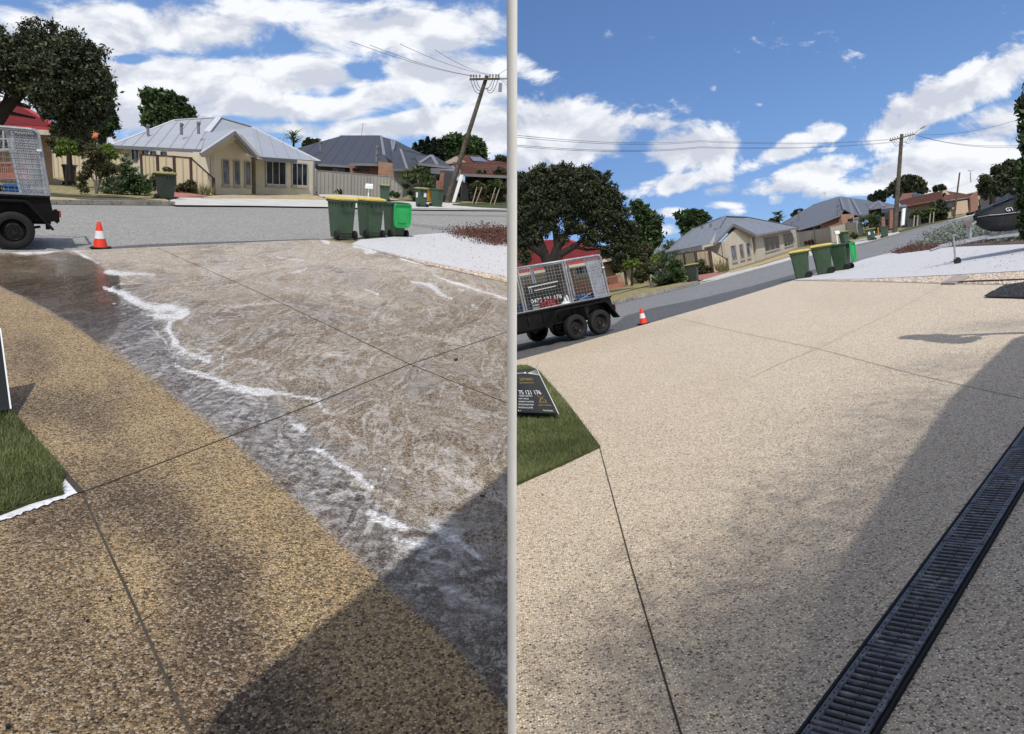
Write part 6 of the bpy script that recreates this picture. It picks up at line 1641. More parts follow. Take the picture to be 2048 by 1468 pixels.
DKB = dict(back=[[(1562, 447, 'y', 112), (1626.6, 409, 'y', 125)], [(1626.6, 409, 'y', 125), (1680, 393, 'y', 125)], [(1680, 393, 'y', 125), (1696, 395, 'y', 124), (1735, 400, 'y', 122)], [(1735, 400, 'y', 122), (1760, 410, 'y', 112)]], base=(1690, 478), main=[[(1562, 447, 'y', 112), (1597, 459, 'y', 104), (1643, 446.5, 'y', 104), (1683, 428, 'y', 105), (1688.6, 419, 'y', 108), (1680, 393, 'y', 125), (1626.6, 409, 'y', 125)],
      [(1680, 393, 'y', 125), (1688.6, 419, 'y', 108), (1705.5, 428, 'y', 103), (1696, 395, 'y', 124)],
      [(1696, 395, 'y', 124), (1705.5, 428, 'y', 103), (1722, 432, 'y', 100), (1745, 428, 'y', 101), (1760, 410, 'y', 112), (1735, 400, 'y', 122)],
      [(1640, 446, 'y', 102), (1681.5, 430, 'y', 102), (1687, 420, 'y', 106), (1683, 421, 'y', 107)],
      [(1738.6, 418, 'y', 92), (1789, 409.5, 'y', 94), (1757, 402, 'y', 98)], [(1738.6, 418, 'y', 92), (1757, 402, 'y', 98), (1731, 407, 'y', 99)]],
      mainrib=[((5, 3), 1.1, .06, .04), ((0, 1), 1.0, .06, .04), ((0, 1), 1.1, .06, .04), None, ((2, 0), 1.2, .06, .04), None],
      caps=[((1680, 393, 'y', 125), (1688.6, 419, 'y', 108), .34), ((1696, 395, 'y', 124), (1705.5, 428, 'y', 103), .34), ((1703, 396, 'y', 122), (1722, 430, 'y', 100.5), .34), ((1626.6, 409, 'y', 125), (1680, 393, 'y', 125), .3), ((1757, 402, 'y', 98), (1738.6, 418, 'y', 92), .35), ((1757, 402, 'y', 98), (1768, 413, 'y', 93), .35)],
      fascia=[((1597, 459, 'y', 104), (1643, 446.5, 'y', 104)), ((1640, 446, 'y', 102), (1681.5, 430, 'y', 102)), ((1705.5, 428, 'y', 103), (1722, 432, 'y', 100)), ((1738.6, 418, 'y', 92), (1789, 409.5, 'y', 94))],
      walls=[], quads=[([(1601, 490, 'y', 104.8), (1644, 480, 'y', 104.8), (1643, 447, 'y', 104.8), (1598, 459, 'y', 104.8)], DARKWALL, 'wall'),
        ([(1646, 480, 'y', 102.6), (1684, 470, 'y', 102.6), (1681.5, 430, 'y', 102.6), (1642, 447, 'y', 102.6)], BRICK, 'brick_wall'),
        ([(1686, 470, 'y', 101), (1704, 466, 'y', 101), (1709, 427, 'y', 101), (1682, 429, 'y', 101)], BRICKC, 'chimney'),
        ([(1706, 470, 'y', 100.6), (1728, 466, 'y', 100.6), (1722, 433, 'y', 100.6), (1703, 437, 'y', 100.6)], Bm, 'wall'),
        ([(1740, 470, 'y', 95), (1792, 458, 'y', 95), (1789, 410, 'y', 95), (1739, 418, 'y', 95)], DARKWALL, 'wall'),
        ([(1785, 458, 'y', 90), (1812, 452, 'y', 90), (1811, 412, 'y', 90), (1784, 417, 'y', 90)], DARKWALL, 'garage_door'),
        ([(1779, 458, 'y', 88), (1786, 457, 'y', 88), (1786, 418, 'y', 88), (1780, 419, 'y', 88)], BRICK, 'brick_pillar'),
        ([(1764, 459, 'y', 87.5), (1772, 458, 'y', 87.5), (1769, 433, 'y', 87.5), (1764, 434, 'y', 87.5)], BRICK, 'brick_pillar'),
        ([(1803, 451, 'y', 87), (1809, 449, 'y', 87), (1811.5, 416, 'y', 87), (1806, 417, 'y', 87)], M_WHITE, 'porch_post')],
      vents=[(1599, 435, 112, 1.0, .35), (1678, 421, 106, 1.0, .35), (1677, 430, 103, .8, .35), (1584, 450, 108, .5, .3)], ant=[(1651, 402, 1649.5, 384, 124)])
_a, _b, _c = DKB['main'][0][1], DKB['main'][0][2], DKB['main'][0][5]
DKB['main'][0] = [q if q in (_a, _b, _c) else (q[0], q[1], 'y', onplane(B, q, _a, _b, _c).y) for q in DKB['main'][0]]
HDB = dark_house(B, DKB, 'grey steel roofed house with red brick walls beyond the bins, right picture', mat('mid_steel_roof', (.135, .145, .165), .5, .08, .8, metal=.1), mat('mid_steel_rib', (.18, .19, .21), .5))
q = [zlev(B, s) - HDB.o for s in [(1762, 418, 'y', 92), (1812, 413, 'y', 88), (1813, 409, 'y', 92), (1770, 412, 'y', 96)]]
MB().prism(q, V(0, 0, -.5)).build('porch_roof', FASCIA, HDB.t)
for c_, m_ in (([(1625, 459, 'y', 104.4), (1636, 456, 'y', 104.4), (1636, 452, 'y', 104.4), (1625, 455, 'y', 104.4)], GLASS_G), ([(1695, 444, 'y', 100.5), (1706, 442, 'y', 100.5), (1706, 436, 'y', 100.5), (1695, 438, 'y', 100.5)], GLASS_D), ([(1708, 443, 'y', 100), (1718, 441, 'y', 100), (1717, 436, 'y', 100), (1708, 438, 'y', 100)], GLASS_G), ([(1769, 440, 'y', 94.6), (1778, 438, 'y', 94.6), (1778, 424, 'y', 94.6), (1768, 426, 'y', 94.6)], GLASS_N)):
    MB().prism([zlev(B, s) - HDB.o for s in c_], V(0, -.08, 0)).build('window', m_, HDB.t)

Hc = House(B, 'brown_tile_house', B.g(1900, 436), 'brown tiled house with cream walls on the rise right of the tall pole, right picture')
Hc.roof([[(1806, 412, 'y', 120), (1887, 397, 'y', 118), (1884, 388, 'y', 128), (1889, 381, 'y', 135), (1834, 392, 'y', 138), (1797, 402, 'y', 135)], [(1884, 402, 'y', 117), (1949, 393, 'y', 119), (1920, 386, 'y', 130), (1893, 382, 'y', 133)], [(1797, 402, 'y', 140), (1840, 392, 'y', 142), (1832, 385, 'y', 150), (1805, 387, 'y', 150)]],
        BROWNTILE, BROWNTILE_D, [((0, 1), .9, .12, .06), ((0, 1), .9, .12, .06), None], .2, caps=[((1889, 381, 'y', 135), (1897, 390, 'y', 125), .4), ((1889, 381, 'y', 135), (1880, 392, 'y', 126), .4)], capm=PALEBRICK, back=[[(1834, 392, 'y', 138), (1889, 381, 'y', 135)], [(1893, 382, 'y', 133), (1920, 386, 'y', 130), (1949, 393, 'y', 121)]], fascia=[((1884, 402, 'y', 117), (1949, 393, 'y', 119))])
Hc.wall([B.at(1815, 450, 121), B.at(1887, 440, 119), B.at(1887, 398, 119), B.at(1812, 411, 121)], PALEBRICK)
Hc.wall([B.at(1887, 436, 118.5), B.at(1944, 424, 119), B.at(1941, 395, 119.5), B.at(1885, 403, 118.5)], mat('warm_cream', (.46, .38, .28), .85))
MB().prism([B.at(x, y, 117.8) - Hc.o for x, y in [(1911, 430), (1936, 424), (1934, 400), (1909, 404)]], V(0, -.1, 0)).build('garage_door', mat('peach_door', (.44, .33, .23), .7), Hc.t)
MB().prism([B.at(x, y, 117.8) - Hc.o for x, y in [(1893, 424), (1904, 422), (1903, 405), (1892, 407)]], V(0, -.1, 0)).build('window', GLASS_D, Hc.t)
Hc.wall([B.at(1942, 424, 118), B.at(1956, 420, 119), B.at(1955, 382, 119), B.at(1941, 394, 118)], BRICK, .2, 'brick_wall')
q = [zlev(B, s) - Hc.o - V(0, .1, .1) for s in [(1826, 391.5, 'y', 141), (1845, 389, 'y', 142), (1840, 386, 'y', 147), (1823, 387, 'y', 147)]]
MB().prism(q, V(0, 0, -.1)).build('solar_panel', MATS['solar_glass'], Hc.t)
Hw = House(B, 'white_roof_house', B.g(1930, 428), 'house with a large white metal roof behind the brown tiled house, right picture')
Hw.roof([[(1890, 384, 'y', 165), (1930, 387, 'y', 160), (1962, 380, 'y', 160), (1962, 359, 'y', 175), (1898, 377, 'y', 178)]], mat('white_metal_roof', (.70, .70, .68), .5), None, None, .2)
Hw.wall([B.at(1900, 430, 166), B.at(1962, 430, 166), B.at(1962, 380, 166), B.at(1900, 385, 166)], PALEBRICK)

RHB = red_house(B, dict(base=(1130, 590), ribdir=(0, 1),
    roof=[[(960, 556, 'y', 55), (1239, 509, 'y', 55), (1131, 479, 'y', 70), (960, 490, 'y', 70)]],
    caps=[((1131, 479, 'y', 70), (1239, 509, 'y', 55), .3), ((960, 490, 'y', 70), (1131, 479, 'y', 70), .3)], fascia=[((960, 557, 'y', 55), (1239, 510, 'y', 55))],
    quads=[([(960, 640, 'y', 57), (1240, 572, 'y', 57), (1219, 514, 'y', 57), (960, 560, 'y', 57)], mat('peach_render', (.42, .34, .26), .85, .1, 2), 'wall')]),
    'low peach walled house with bright red tiled roof behind the big tree, right picture')
for q in ([(1150, 553, 'y', 56), (1189, 545, 'y', 56), (1184, 518, 'y', 56), (1146, 525, 'y', 56)], [(1036, 556, 'y', 56), (1058, 551, 'y', 56), (1056, 541, 'y', 56), (1036, 545, 'y', 56)]):
    p_ = [zlev(B, s) - RHB.o for s in q]; f_ = MB()
    for i in range(4): f_.bar(p_[i], p_[(i + 1) % 4], .13, .13)
    f_.bar((p_[0] + p_[1]) / 2, (p_[2] + p_[3]) / 2, .1, .1); f_.bar(p_[0].lerp(p_[3], .6), p_[1].lerp(p_[2], .6), .1, .1)
    w_ = f_.build('window', ALU, RHB.t); MB().prism(p_, V(0, .08, 0)).build('pane', GLASS_N, w_)
MB().box(B.at(1205, 521, 56.6) - RHB.o, (.3, .25, .3)).build('wall_lamp', FASCIA, RHB.t)
mb = MB(); za_ = [B.at(1120, 596, 50), B.at(1248, 568, 51.5)]; zb_ = [B.at(1118, 577, 50), B.at(1240, 550, 51.5)]
mb.bar(za_[0], za_[1], .15, .3); mb.bar(zb_[0], zb_[1], .1, .1)
for k in range(37): mb.bar(za_[0].lerp(za_[1], k / 36), zb_[0].lerp(zb_[1], k / 36), .05, .05)
m2 = MB(); m2.v = [p - RHB.o for p in mb.v]; m2.f = mb.f; m2.build('porch_railing', REDRAIL, RHB.t)
Hs = House(B, 'grey_roof_house', B.g(1312, 560), 'small far house with pale grey hip roof left of the cream house, right picture')
Hs.roof([[(1293, 517, 'y', 80), (1318, 514, 'y', 78), (1322, 490, 'y', 92), (1312, 490, 'y', 92)], [(1318, 514, 'y', 78), (1338, 498, 'y', 86), (1322, 490, 'y', 92)]], ROOF_LB, ROOF_LB_R, [((3, 0), 1.3, .08, .04), None], .12, caps=[((1322, 490, 'y', 92), (1318, 514, 'y', 78), .4)], capm=CAPD)
Hs.wall([B.at(1296, 560, 82), B.at(1338, 552, 82), B.at(1336, 500, 82), B.at(1294, 516, 82)], PALEBRICK)
Ho = House(B, 'orange_roof_house', B.g(1295, 560), 'sliver of an orange tiled roof between the trees, right picture')
Ho.roof([[(1286, 503, 'y', 105), (1310, 498, 'y', 105), (1298, 491, 'y', 110)]], ORANGETILE, None, None, .2)
Ho.wall([B.at(1287, 555, 106), B.at(1306, 550, 106), B.at(1306, 499, 106), B.at(1287, 503, 106)], PALEBRICK)

# ---- fences
pts = [fz(B, 1352, 555, 512), fz(B, 1375, 553, 507), fz(B, 1398, 551, 503), fz(B, 1426, 547, 499)]
segs = [(a[0], b[0], a[1], b[1]) for a, b in zip(pts, pts[1:])]; e2 = fz(B, 1455.5, 540.5, 518); segs.append((pts[-1][0], e2[0], pts[-1][1], e2[1]))
panel_fence(B, 'steel_fence', segs, CFENCE, CFENCE_R, BROWNP, 'cream ribbed steel fence with dark brown posts and a sloping last panel, right picture', .4, .17)
pts = [fz(B, 1254, 572, 540), fz(B, 1276, 567, 533), fz(B, 1330, 555, 525)]
panel_fence(B, 'steel_fence', [(a[0], b[0], a[1], b[1]) for a, b in zip(pts, pts[1:])], CFENCE, CFENCE_R, BROWNP, 'short cream fence with brown post beside the porch railing, right picture', .4, .17)
pts = [fz(B, 1599, 495, 464.5), fz(B, 1632, 490, 460), fz(B, 1664, 486, 454), fz(B, 1695, 480, 447)]
segs = [(a[0], b[0], a[1], b[1]) for a, b in zip(pts, pts[1:])]; e2 = fz(B, 1716, 477, 444.5); segs.append((pts[-1][0], e2[0], pts[-1][1], e2[1]))
panel_fence(B, 'steel_fence', segs, mat('cream_grey_fence', (.42, .39, .33), .6), mat('cream_grey_rib', (.36, .33, .28), .6), GFENCE_R, 'pale ribbed steel fence behind the row of bins, right picture', .5, .15)
pts = [fz(B, 1815, 455, 422), fz(B, 1850, 447, 418), fz(B, 1888, 440, 418)]
panel_fence(B, 'steel_fence', [(a[0], b[0], a[1], b[1]) for a, b in zip(pts, pts[1:])], DARKWALL, DARKWALL, DARKWALL, 'dark grey fence behind the staked young trees right of the tall pole, right picture', .6, .15)
t = thing('mailbox', B, B.g(1676, 492), 0, 'white mailbox post showing behind the open lidded bin, right picture', 'mailbox'); SIDE[t.name] = B
hb = B.hz(B.g(1676, 492), 468)
MB().tube([V(0, 0, 0), V(0, 0, hb)], .06, 8).build('post', WHITEP, t)
mb = MB(); mb.box((.05, 0, hb + .08), (.4, .3, .18)); mb.tube([V(-.13, 0, hb + .18), V(.23, 0, hb + .18)], .09, 8); mb.build('box', WHITEP, t)

# ---- poles and wires
pb = B.g(1789, 466); Yp = pb.y
utility_pole(B, pb, (1803.6, 268.5), Yp, .27, ((1779.5, 281.5), (1828.5, 268.5)), 'tall timber power pole with crossarm and street lamp arm, right picture', None, lamp=[(1834, 262), (1850, 252.5)])
for k, (y0, y1) in enumerate([(276, 268), (277, 272), (281, 288), (282, 291)]):
    wire(B, [B.at([1781, 1785, 1790, 1795][k], y0 + 2, Yp), B.at(1400, (y0 + y1) / 2 + 9, 60), B.at(1010, y1, 38)], ['topmost', 'second', 'third', 'lowest'][k] + ' of four dark wires crossing the blue sky left of the tall pole', .012, .3)
for k, (x1, y1) in enumerate([(2100, 215), (2100, 282), (2100, 287)]):
    wire(B, [B.at(1827, 269, Yp), B.at(x1, y1, Yp - 10)], ['upper', 'middle', 'lowest'][k] + ' dark wire running right from the tall pole, right picture', .016, .8)
t = thing('thin_pole', B, B.g(1908, 437), 0, 'thin timber pole before the brown tiled house on the rise, right picture', 'pole'); SIDE[t.name] = B
MB().tube([V(0, 0, 0), B.at(1919.5, 345, B.g(1908, 437).y) - B.g(1908, 437)], [.15, .11], 8).build('pole_shaft', WOODP, t, smooth=True)
t = thing('street_lamp', B, V(B.at(1940, 400, 190).x, 190, 0), 0, 'tiny distant double armed street lamp above the white roof, right picture', 'street lamp'); SIDE[t.name] = B
o_ = V(B.at(1940, 400, 190).x, 190, 0)
MB().tube([V(0, 0, 0), B.at(1941, 345, 190) - o_], .10, 6).build('post', STEELG, t)
MB().tube([B.at(1937, 340, 190) - o_, B.at(1941, 343, 190) - o_, B.at(1948, 339, 190) - o_], .09, 6).build('lamp_arm', STEELG, t)

# ---- trees and plants of B
Yt = 46
tree(B, 'dark_leafy_tree', 'wide dark leafy tree with forked trunks behind the mesh trailer, right picture', V(B.at(1112, 600, Yt).x, Yt, 0),
     [[(1112, 603, .42), (1102, 540, .36), (1088, 508, .30), (1060, 490, .22), (1036, 474, .22)], [(1101, 535, .3), (1112, 500, .26), (1134, 465, .20), (1177, 460, .16), (1210, 450, .1)], [(1118, 603, .3), (1121, 540, .26), (1117, 512, .22), (1110, 462, .16), (1100, 420, .12)], [(1119, 510, .22), (1148, 493, .18), (1163, 482, .13), (1190, 486, .08)], [(1088, 508, .3), (1075, 470, .2), (1060, 430, .12)], [(1134, 465, .2), (1150, 430, .14), (1165, 400, .1)], [(1148, 493, .12), (1175, 500, .08), (1205, 497, .05)]],
     [(1060, 385, 38), (1110, 370, 40), (1160, 375, 42), (1200, 395, 38), (1040, 375, 30), (1085, 355, 26), (1125, 348, 22), (1155, 350, 22), (1195, 365, 22), (1225, 400, 24), (1240, 430, 22), (1255, 455, 22), (1200, 430, 30), (1235, 475, 24), (1262, 480, 14), (1215, 460, 24), (1050, 425, 30), (1090, 420, 28), (1130, 415, 26), (1160, 425, 20), (1190, 470, 14), (1240, 500, 18), (1035, 455, 26), (1060, 455, 16), (1020, 410, 40), (1040, 490, 14), (1050, 515, 14), (1215, 352, 6), (1172, 448, 10), (1255, 500, 14), (1270, 505, 12), (1065, 468, 22), (1098, 448, 26), (1150, 452, 24), (1182, 478, 18), (1215, 500, 16), (1070, 405, 30), (1130, 395, 34), (1185, 415, 30), (1128, 478, 12), (1235, 520, 12)], Yt, 95000, .19, LEAF_DARK, 71, clump=34, crad=.18, inner=.1, dep=.75)
tree(B, 'green_leafy_tree', 'brighter green tree directly right of the wide dark tree, right picture', V(B.at(1300, 560, 64).x, 64, 0), [[(1300, 575, .4), (1300, 480, .3)]],
     [(1285, 430, 18), (1300, 445, 18), (1308, 465, 16), (1290, 460, 22), (1312, 480, 10), (1283, 478, 18), (1298, 490, 14), (1275, 410, 12)], 64, 14000, .38, LEAF_DEEP, 72, clump=40)
tree(B, 'round_tree', 'round green tree standing behind the left end of the grey steel roof, right picture', V(B.at(1386, 500, 95).x, 95, 0), [[(1390, 520, .5), (1387, 455, .3)]],
     [(1370, 434, 13), (1386, 432, 12), (1402, 433, 12), (1414, 435, 6), (1385, 448, 17), (1366, 448, 10), (1400, 446, 12), (1372, 462, 8), (1357, 430, 6)], 95, 9000, .5, LEAF_DEEP, 73, clump=40)
tree(B, 'flowering_bush_tree', 'mottled bushy tree with brownish blossom right of the red roof, right picture', B.g(1278, 568), [[(1278, 568, .15), (1278, 520, .1)]],
     [(1270, 505, 16), (1285, 512, 18), (1292, 498, 12), (1262, 512, 10), (1288, 528, 14), (1230, 520, 12), (1238, 535, 10), (1226, 505, 10)], B.g(1278, 568).y, 8000, .28, LEAF_OLIVE, 74, clump=30)
tree(B, 'lime_bush', 'bright lime green bush above the short cream fence, right picture', B.g(1264, 573), [[(1264, 573, .1), (1264, 535, .06)]], [(1262, 524, 11), (1256, 530, 7), (1271, 528, 7)], B.g(1264, 573).y, 3000, .22, LEAF_LIGHT, 75, clump=30, cat='bush')
tree(B, 'clipped_ball_tree', 'small round clipped light green tree left of the brown posts, right picture', B.g(1318, 566), [[(1318, 566, .08), (1317, 530, .06)]], [(1316, 519, 12), (1322, 524, 8), (1310, 522, 8)], B.g(1318, 566).y, 3000, .18, LEAF_LIGHT, 76, clump=25)
tree(B, 'twiggy_shrub', 'open twiggy shrub with thin forked stems on the dry verge, right picture', B.g(1304, 574), [[(1304, 574, .08), (1298, 558, .06), (1288, 545, .04), (1280, 538, .03)], [(1304, 572, .08), (1306, 555, .06), (1310, 540, .04)]],
     [(1285, 540, 11), (1298, 535, 12), (1275, 548, 8), (1308, 542, 9), (1290, 552, 9), (1280, 560, 6), (1312, 555, 8)], B.g(1304, 574).y, 5500, .17, LEAF_OLIVE, 77, clump=22, cat='shrub', bark=BARK_GREY)
base = B.g(1340, 571); t = thing('agave_clump', B, base, 0, 'dense clump of spiky succulents on the verge left of the dark bin, right picture', 'succulent'); SIDE[t.name] = B
cs = []
for (x, y, z) in [(1318, 575, .3), (1326, 573, .6), (1334, 572, .4), (1342, 570, .4), (1350, 568, .4), (1358, 566, .4), (1366, 563, .35), (1328, 572, 1.0), (1338, 570, 1.3), (1348, 567, 1.4), (1356, 565, 1.5), (1345, 568, 2.0), (1352, 566, 2.2), (1362, 564, .9), (1340, 569, .9), (1368, 562, .2), (1322, 574, .15), (1345, 569, .1), (1333, 572, 1.7)]:
    cs.append(tuple(B.g(x, y, 0) + V(0, 0, z) - base))
blades('foliage', B, cs, .75, .11, MATS['leaf_agave'], 78, .9, t, (0, 0, 0), 55, .1, .25)
leaf_cloud('undergrowth', px_blobs(B, [(1325, 560, 13), (1340, 556, 15), (1356, 552, 15), (1346, 540, 13), (1352, 530, 8)], base.y + .6, .6, 3, base), 5000, .22, LEAF_DEEP, 79, parent=t)
for (x, y, blobs, lm, nm, lb, sz, nn, kt) in [
    (1412, 549, [(1405, 540, 8), (1418, 538, 9), (1398, 536, 8), (1400, 526, 7), (1425, 541, 5)], LEAF_OLIVE, 'rusty_shrub', 'dark rusty low shrubs at the foot of the cream fence, right picture', .2, 3500, 'shrub'),
    (1620, 492, [(1612, 486, 4), (1619, 485, 4), (1626, 484, 4)], LEAF_RED, 'fence_plant', 'left patch of small reddish plants at the foot of the pale fence, right picture', .25, 900, 'plant'),
    (1645, 487, [(1640, 482, 4), (1648, 481, 4), (1656, 480, 4)], LEAF_OLIVE, 'fence_plant', 'right patch of small plants at the foot of the pale fence, right picture', .25, 900, 'plant'),
    (1840, 449, [(1822, 440, 8), (1835, 430, 9), (1850, 430, 10), (1862, 425, 9), (1875, 415, 12), (1885, 420, 10), (1880, 408, 8), (1825, 450, 5), (1812, 455, 5), (1868, 438, 8), (1884, 434, 7), (1815, 440, 6), (1845, 440, 8)], LEAF_DARK, 'dark_hedge', 'dark garden hedge behind the young trees right of the tall pole, right picture', .5, 10000, 'hedge'),
    (1700, 480, [(1706, 470, 4), (1712, 473, 4)], LEAF_DEEP, 'low_shrub', 'low dark shrub between the mailbox and the spiky bush, right picture', .3, 700, 'shrub')]:
    tree(B, nm, lb, B.g(x, y), None, blobs, B.g(x, y).y, nn, sz, lm, int(x), cat=kt, clump=25)
t = thing('dry_grass_tuft', B, B.g(1447, 545), 0, 'tuft of tall dry weeds before the gable wall and fence end, right picture', 'weeds'); SIDE[t.name] = B
blades('stalks', B, [tuple(B.g(x, 545.5) - B.g(1447, 545)) for x in (1438, 1443, 1448, 1453)], .95, .06, MATS['leaf_weed'], 80, 3.0, t, (0, 0, 0), 30, .25, .1)
ob = B.g(1742, 479); t = thing('flax_bush', B, ob, 0, 'big spiky olive green bush left of the tall pole, right picture', 'bush'); SIDE[t.name] = B
cs = [tuple(B.at(x, y, ob.y + rnd.uniform(-1, 1)) - ob) for x, y in [(1735, 440), (1742, 436), (1750, 440), (1755, 450), (1740, 450), (1730, 455), (1748, 460), (1736, 465), (1755, 465), (1726, 445), (1744, 446), (1730, 472), (1745, 474)]]
blades('foliage', B, cs, 1.2, .10, MATS['leaf_flax'], 81, .8, t, (0, 0, 0), 60, .2, .45)
ob = V(B.at(1556, 500, 110).x, 110, 0); t = thing('palm_tree', B, ob, 0, 'small palm top rising between the two grey roofs, right picture', 'palm tree'); SIDE[t.name] = B
MB().tube([V(0, 0, 0), B.at(1556, 440, 110) - ob], .3, 8).build('trunk', BARK, t)
blades('fronds', B, [tuple(B.at(x, y, 110) - ob) for x, y in [(1555, 431), (1557, 438), (1556, 444)]], 1.7, .45, LEAF_MID, 82, .8, t, (0, 0, 0), 26, .3, .5)
tree(B, 'far_tree', 'small green treetop left of the palm behind the grey roof, right picture', V(B.at(1545, 480, 112).x, 112, 0), None, [(1543, 443, 5), (1550, 444, 4)], 112, 1200, .5, LEAF_DEEP, 83)
tree(B, 'far_tree', 'small dark treetop over the left end of the grey brick house roof, right picture', V(B.at(1592, 480, 140).x, 140, 0), None, [(1593, 427, 5), (1599, 424, 5), (1587, 431, 4)], 140, 1500, .7, LEAF_DARK, 84)
for i, c_ in enumerate([(1741, 386, 404, 6), (1750, 379, 403, 6), (1760, 377, 403, 6), (1768, 380, 400, 5)]):
    cypress(B, [c_], 160, LEAF_CONIFER, ['leftmost', 'second', 'third', 'rightmost'][i] + ' of the four dark conifers behind the porch roof, right picture', 90 + i, 'conifer')
tree(B, 'big_round_tree', 'large dark round tree directly behind the tall pole, right picture', V(B.at(1815, 440, 170).x, 170, 0), [[(1815, 440, .6), (1815, 385, .4)]],
     [(1785, 378, 10), (1800, 368, 11), (1815, 362, 11), (1830, 362, 11), (1842, 370, 9), (1847, 380, 6), (1820, 375, 14), (1795, 385, 10), (1838, 382, 8), (1778, 388, 6)], 170, 9000, .9, LEAF_DARK, 95, clump=40)
tree(B, 'far_tree', 'small dark tree rising behind the ridge of the brown tiled roof, right picture', V(B.at(1878, 420, 170).x, 170, 0), None, [(1873, 378, 5), (1881, 375, 5), (1887, 378, 4)], 170, 1500, .8, LEAF_DARK, 96)
tree(B, 'hill_trees', 'dark spreading tree on the hill at the right edge, right picture', V(B.at(1995, 420, 130).x, 130, 0), [[(1985, 410, .5), (1985, 370, .4)], [(2005, 408, .4), (2008, 370, .3)]],
     [(1970, 365, 13), (1985, 372, 14), (2000, 358, 16), (2012, 345, 16), (2022, 335, 14), (2000, 380, 14), (2020, 365, 20), (1972, 385, 10), (1995, 340, 8), (2035, 345, 20), (2050, 360, 25), (1966, 378, 8), (2035, 380, 18)], 130, 20000, .7, LEAF_DARK, 97, clump=45)
for (x, y, x2, lab, sd) in ((1830, 453.5, 1832, 'left one', 98), (1862, 446.5, 1864, 'right one', 99)):
    b = B.g(x, y); t = tree(B, 'staked_young_tree', lab+ ' of two staked young trees on the grass by the tall pole, right picture', b, [[(x, y, .08), (x2, y - 22, .06)]], [(x2, y - 26, 7), (x2 - 7, y - 22, 5), (x2 + 7, y - 24, 5)], b.y, 1800, .35, LEAF_MID, sd, clump=22)
    for dx_ in (-3, 4): MB().tube([B.at(x + dx_, y, b.y - .5) - b, B.at(x + dx_ + 2, y - 23, b.y - .5) - b], .07, 6).build('stake', MATS['stake_timber'], t)
pc = MB(); fb = B.g(1985, 425)
pfb = [fz(B, 1962, 424, 399), fz(B, 1990, 418, 392), fz(B, 2040, 407, 384)]
panel_fence(B, 'steel_fence', [(a[0], b[0], a[1], b[1]) for a, b in zip(pfb, pfb[1:])], DARKWALL, DARKWALL, WOODP, 'dark distant fence under the hill tree at the right edge, right picture', 1.0, .3)

# bed of grey shrubs by the white driveway
rg = random.Random(8); bl = []
poly = [(1800, 504), (1822, 492), (1880, 473), (1935, 455), (1990, 441), (2120, 412), (2120, 470), (2048, 484), (1960, 488), (1870, 494)]
xs = np.array([rg.uniform(1795, 2120) for _ in range(900)]); ys = np.array([rg.uniform(412, 505) for _ in range(900)]); ok = sd_poly(xs, ys, poly) > 1
for x, y in list(zip(xs[ok], ys[ok]))[:170]:
    g_ = B.g(x, y); hgt = .12 + .30 * min(1, (x - 1795) / 90); bl.append((V(g_.x, g_.y, hgt * .6), (hgt * 1.3, hgt * 1.3, hgt * .8)))
o_ = leaf_cloud('low_shrubs', bl, 42000, .11, LEAF_GREY, 85, P=B, clump=18, crad=.35, asp=.4); SIDE[o_.name] = B
tag(o_, 'bed of low grey leaved shrubs beside the white driveway, under the jet ski bow', 'shrubs', None, 'stuff')
o_ = leaf_cloud('ground_cover', [(B.g(x, y, .06), (.5, .5, .08)) for x, y in [(1800, 503), (1812, 500), (1825, 497), (1820, 502), (1840, 496), (1855, 498), (1870, 496)]], 2500, .07, LEAF_RED, 86, P=B, clump=8, crad=.3); SIDE[o_.name] = B
tag(o_, 'rusty leaf scraps on the mulch at the tip of the shrub bed, right picture', 'plants', None, 'stuff')
# stones in the gravel strip and black mulch chips, both places
def chips(P, name, poly, n, s0, s1, mt, label, seed, z=.015, attr=None):
    rng = np.random.default_rng(seed); xs = rng.uniform(min(p[0] for p in poly), max(p[0] for p in poly), n * 4); ys = rng.uniform(min(p[1] for p in poly), max(p[1] for p in poly), n * 4)
    k = sd_poly(xs, ys, poly) > .3; xs, ys = xs[k][:n], ys[k][:n]; vs = []; fs = []; fv = []
    base_ = [(1, 0, 0), (0, 1, 0), (-1, 0, 0), (0, -1, 0), (0, 0, 1)]
    for x, y in zip(xs, ys):
        g_ = P.g(x, y, z); s_ = rng.uniform(s0, s1); a = rng.uniform(0, 6.3); c, s2 = math.cos(a), math.sin(a); k0 = len(vs); ar = rng.uniform(.5, 1); v_ = rng.random()
        for bx, by, bz in base_:
            jx = bx * s_ * rng.uniform(.7, 1.2); jy = by * s_ * ar * rng.uniform(.7, 1.2)
            vs.append((g_.x + jx * c - jy * s2, g_.y + jx * s2 + jy * c, z + bz * s_ * .6))
        for i in range(4): fs.append((k0 + i, k0 + (i + 1) % 4, k0 + 4)); fv.append(v_)
    o = mesh_np(name, np.array(vs), np.array(fs), mt, None, P, (0, 0, 0), np.array(fv), 3); SIDE[o.name] = P
    return tag(o, label, 'stones', None, 'stuff')
STONE = leafmat('stone_mix', (.20, .11, .08), (.75, .68, .58), .8, 0.0); CHIP = leafmat('black_chip', (.008, .008, .009), (.06, .06, .065), .6, 0.0); CHIPR = leafmat('mulch_chip', (.05, .025, .02), (.30, .2, .16), .9, 0.0)
chips(B, 'gravel', [(1600, 560.5), (1740, 558), (1900, 551.5), (2080, 541.5), (2080, 569), (1883, 566), (1740, 562)], 9000, .012, .035, STONE, 'loose tan gravel between the clean driveway and the white driveway', 87)
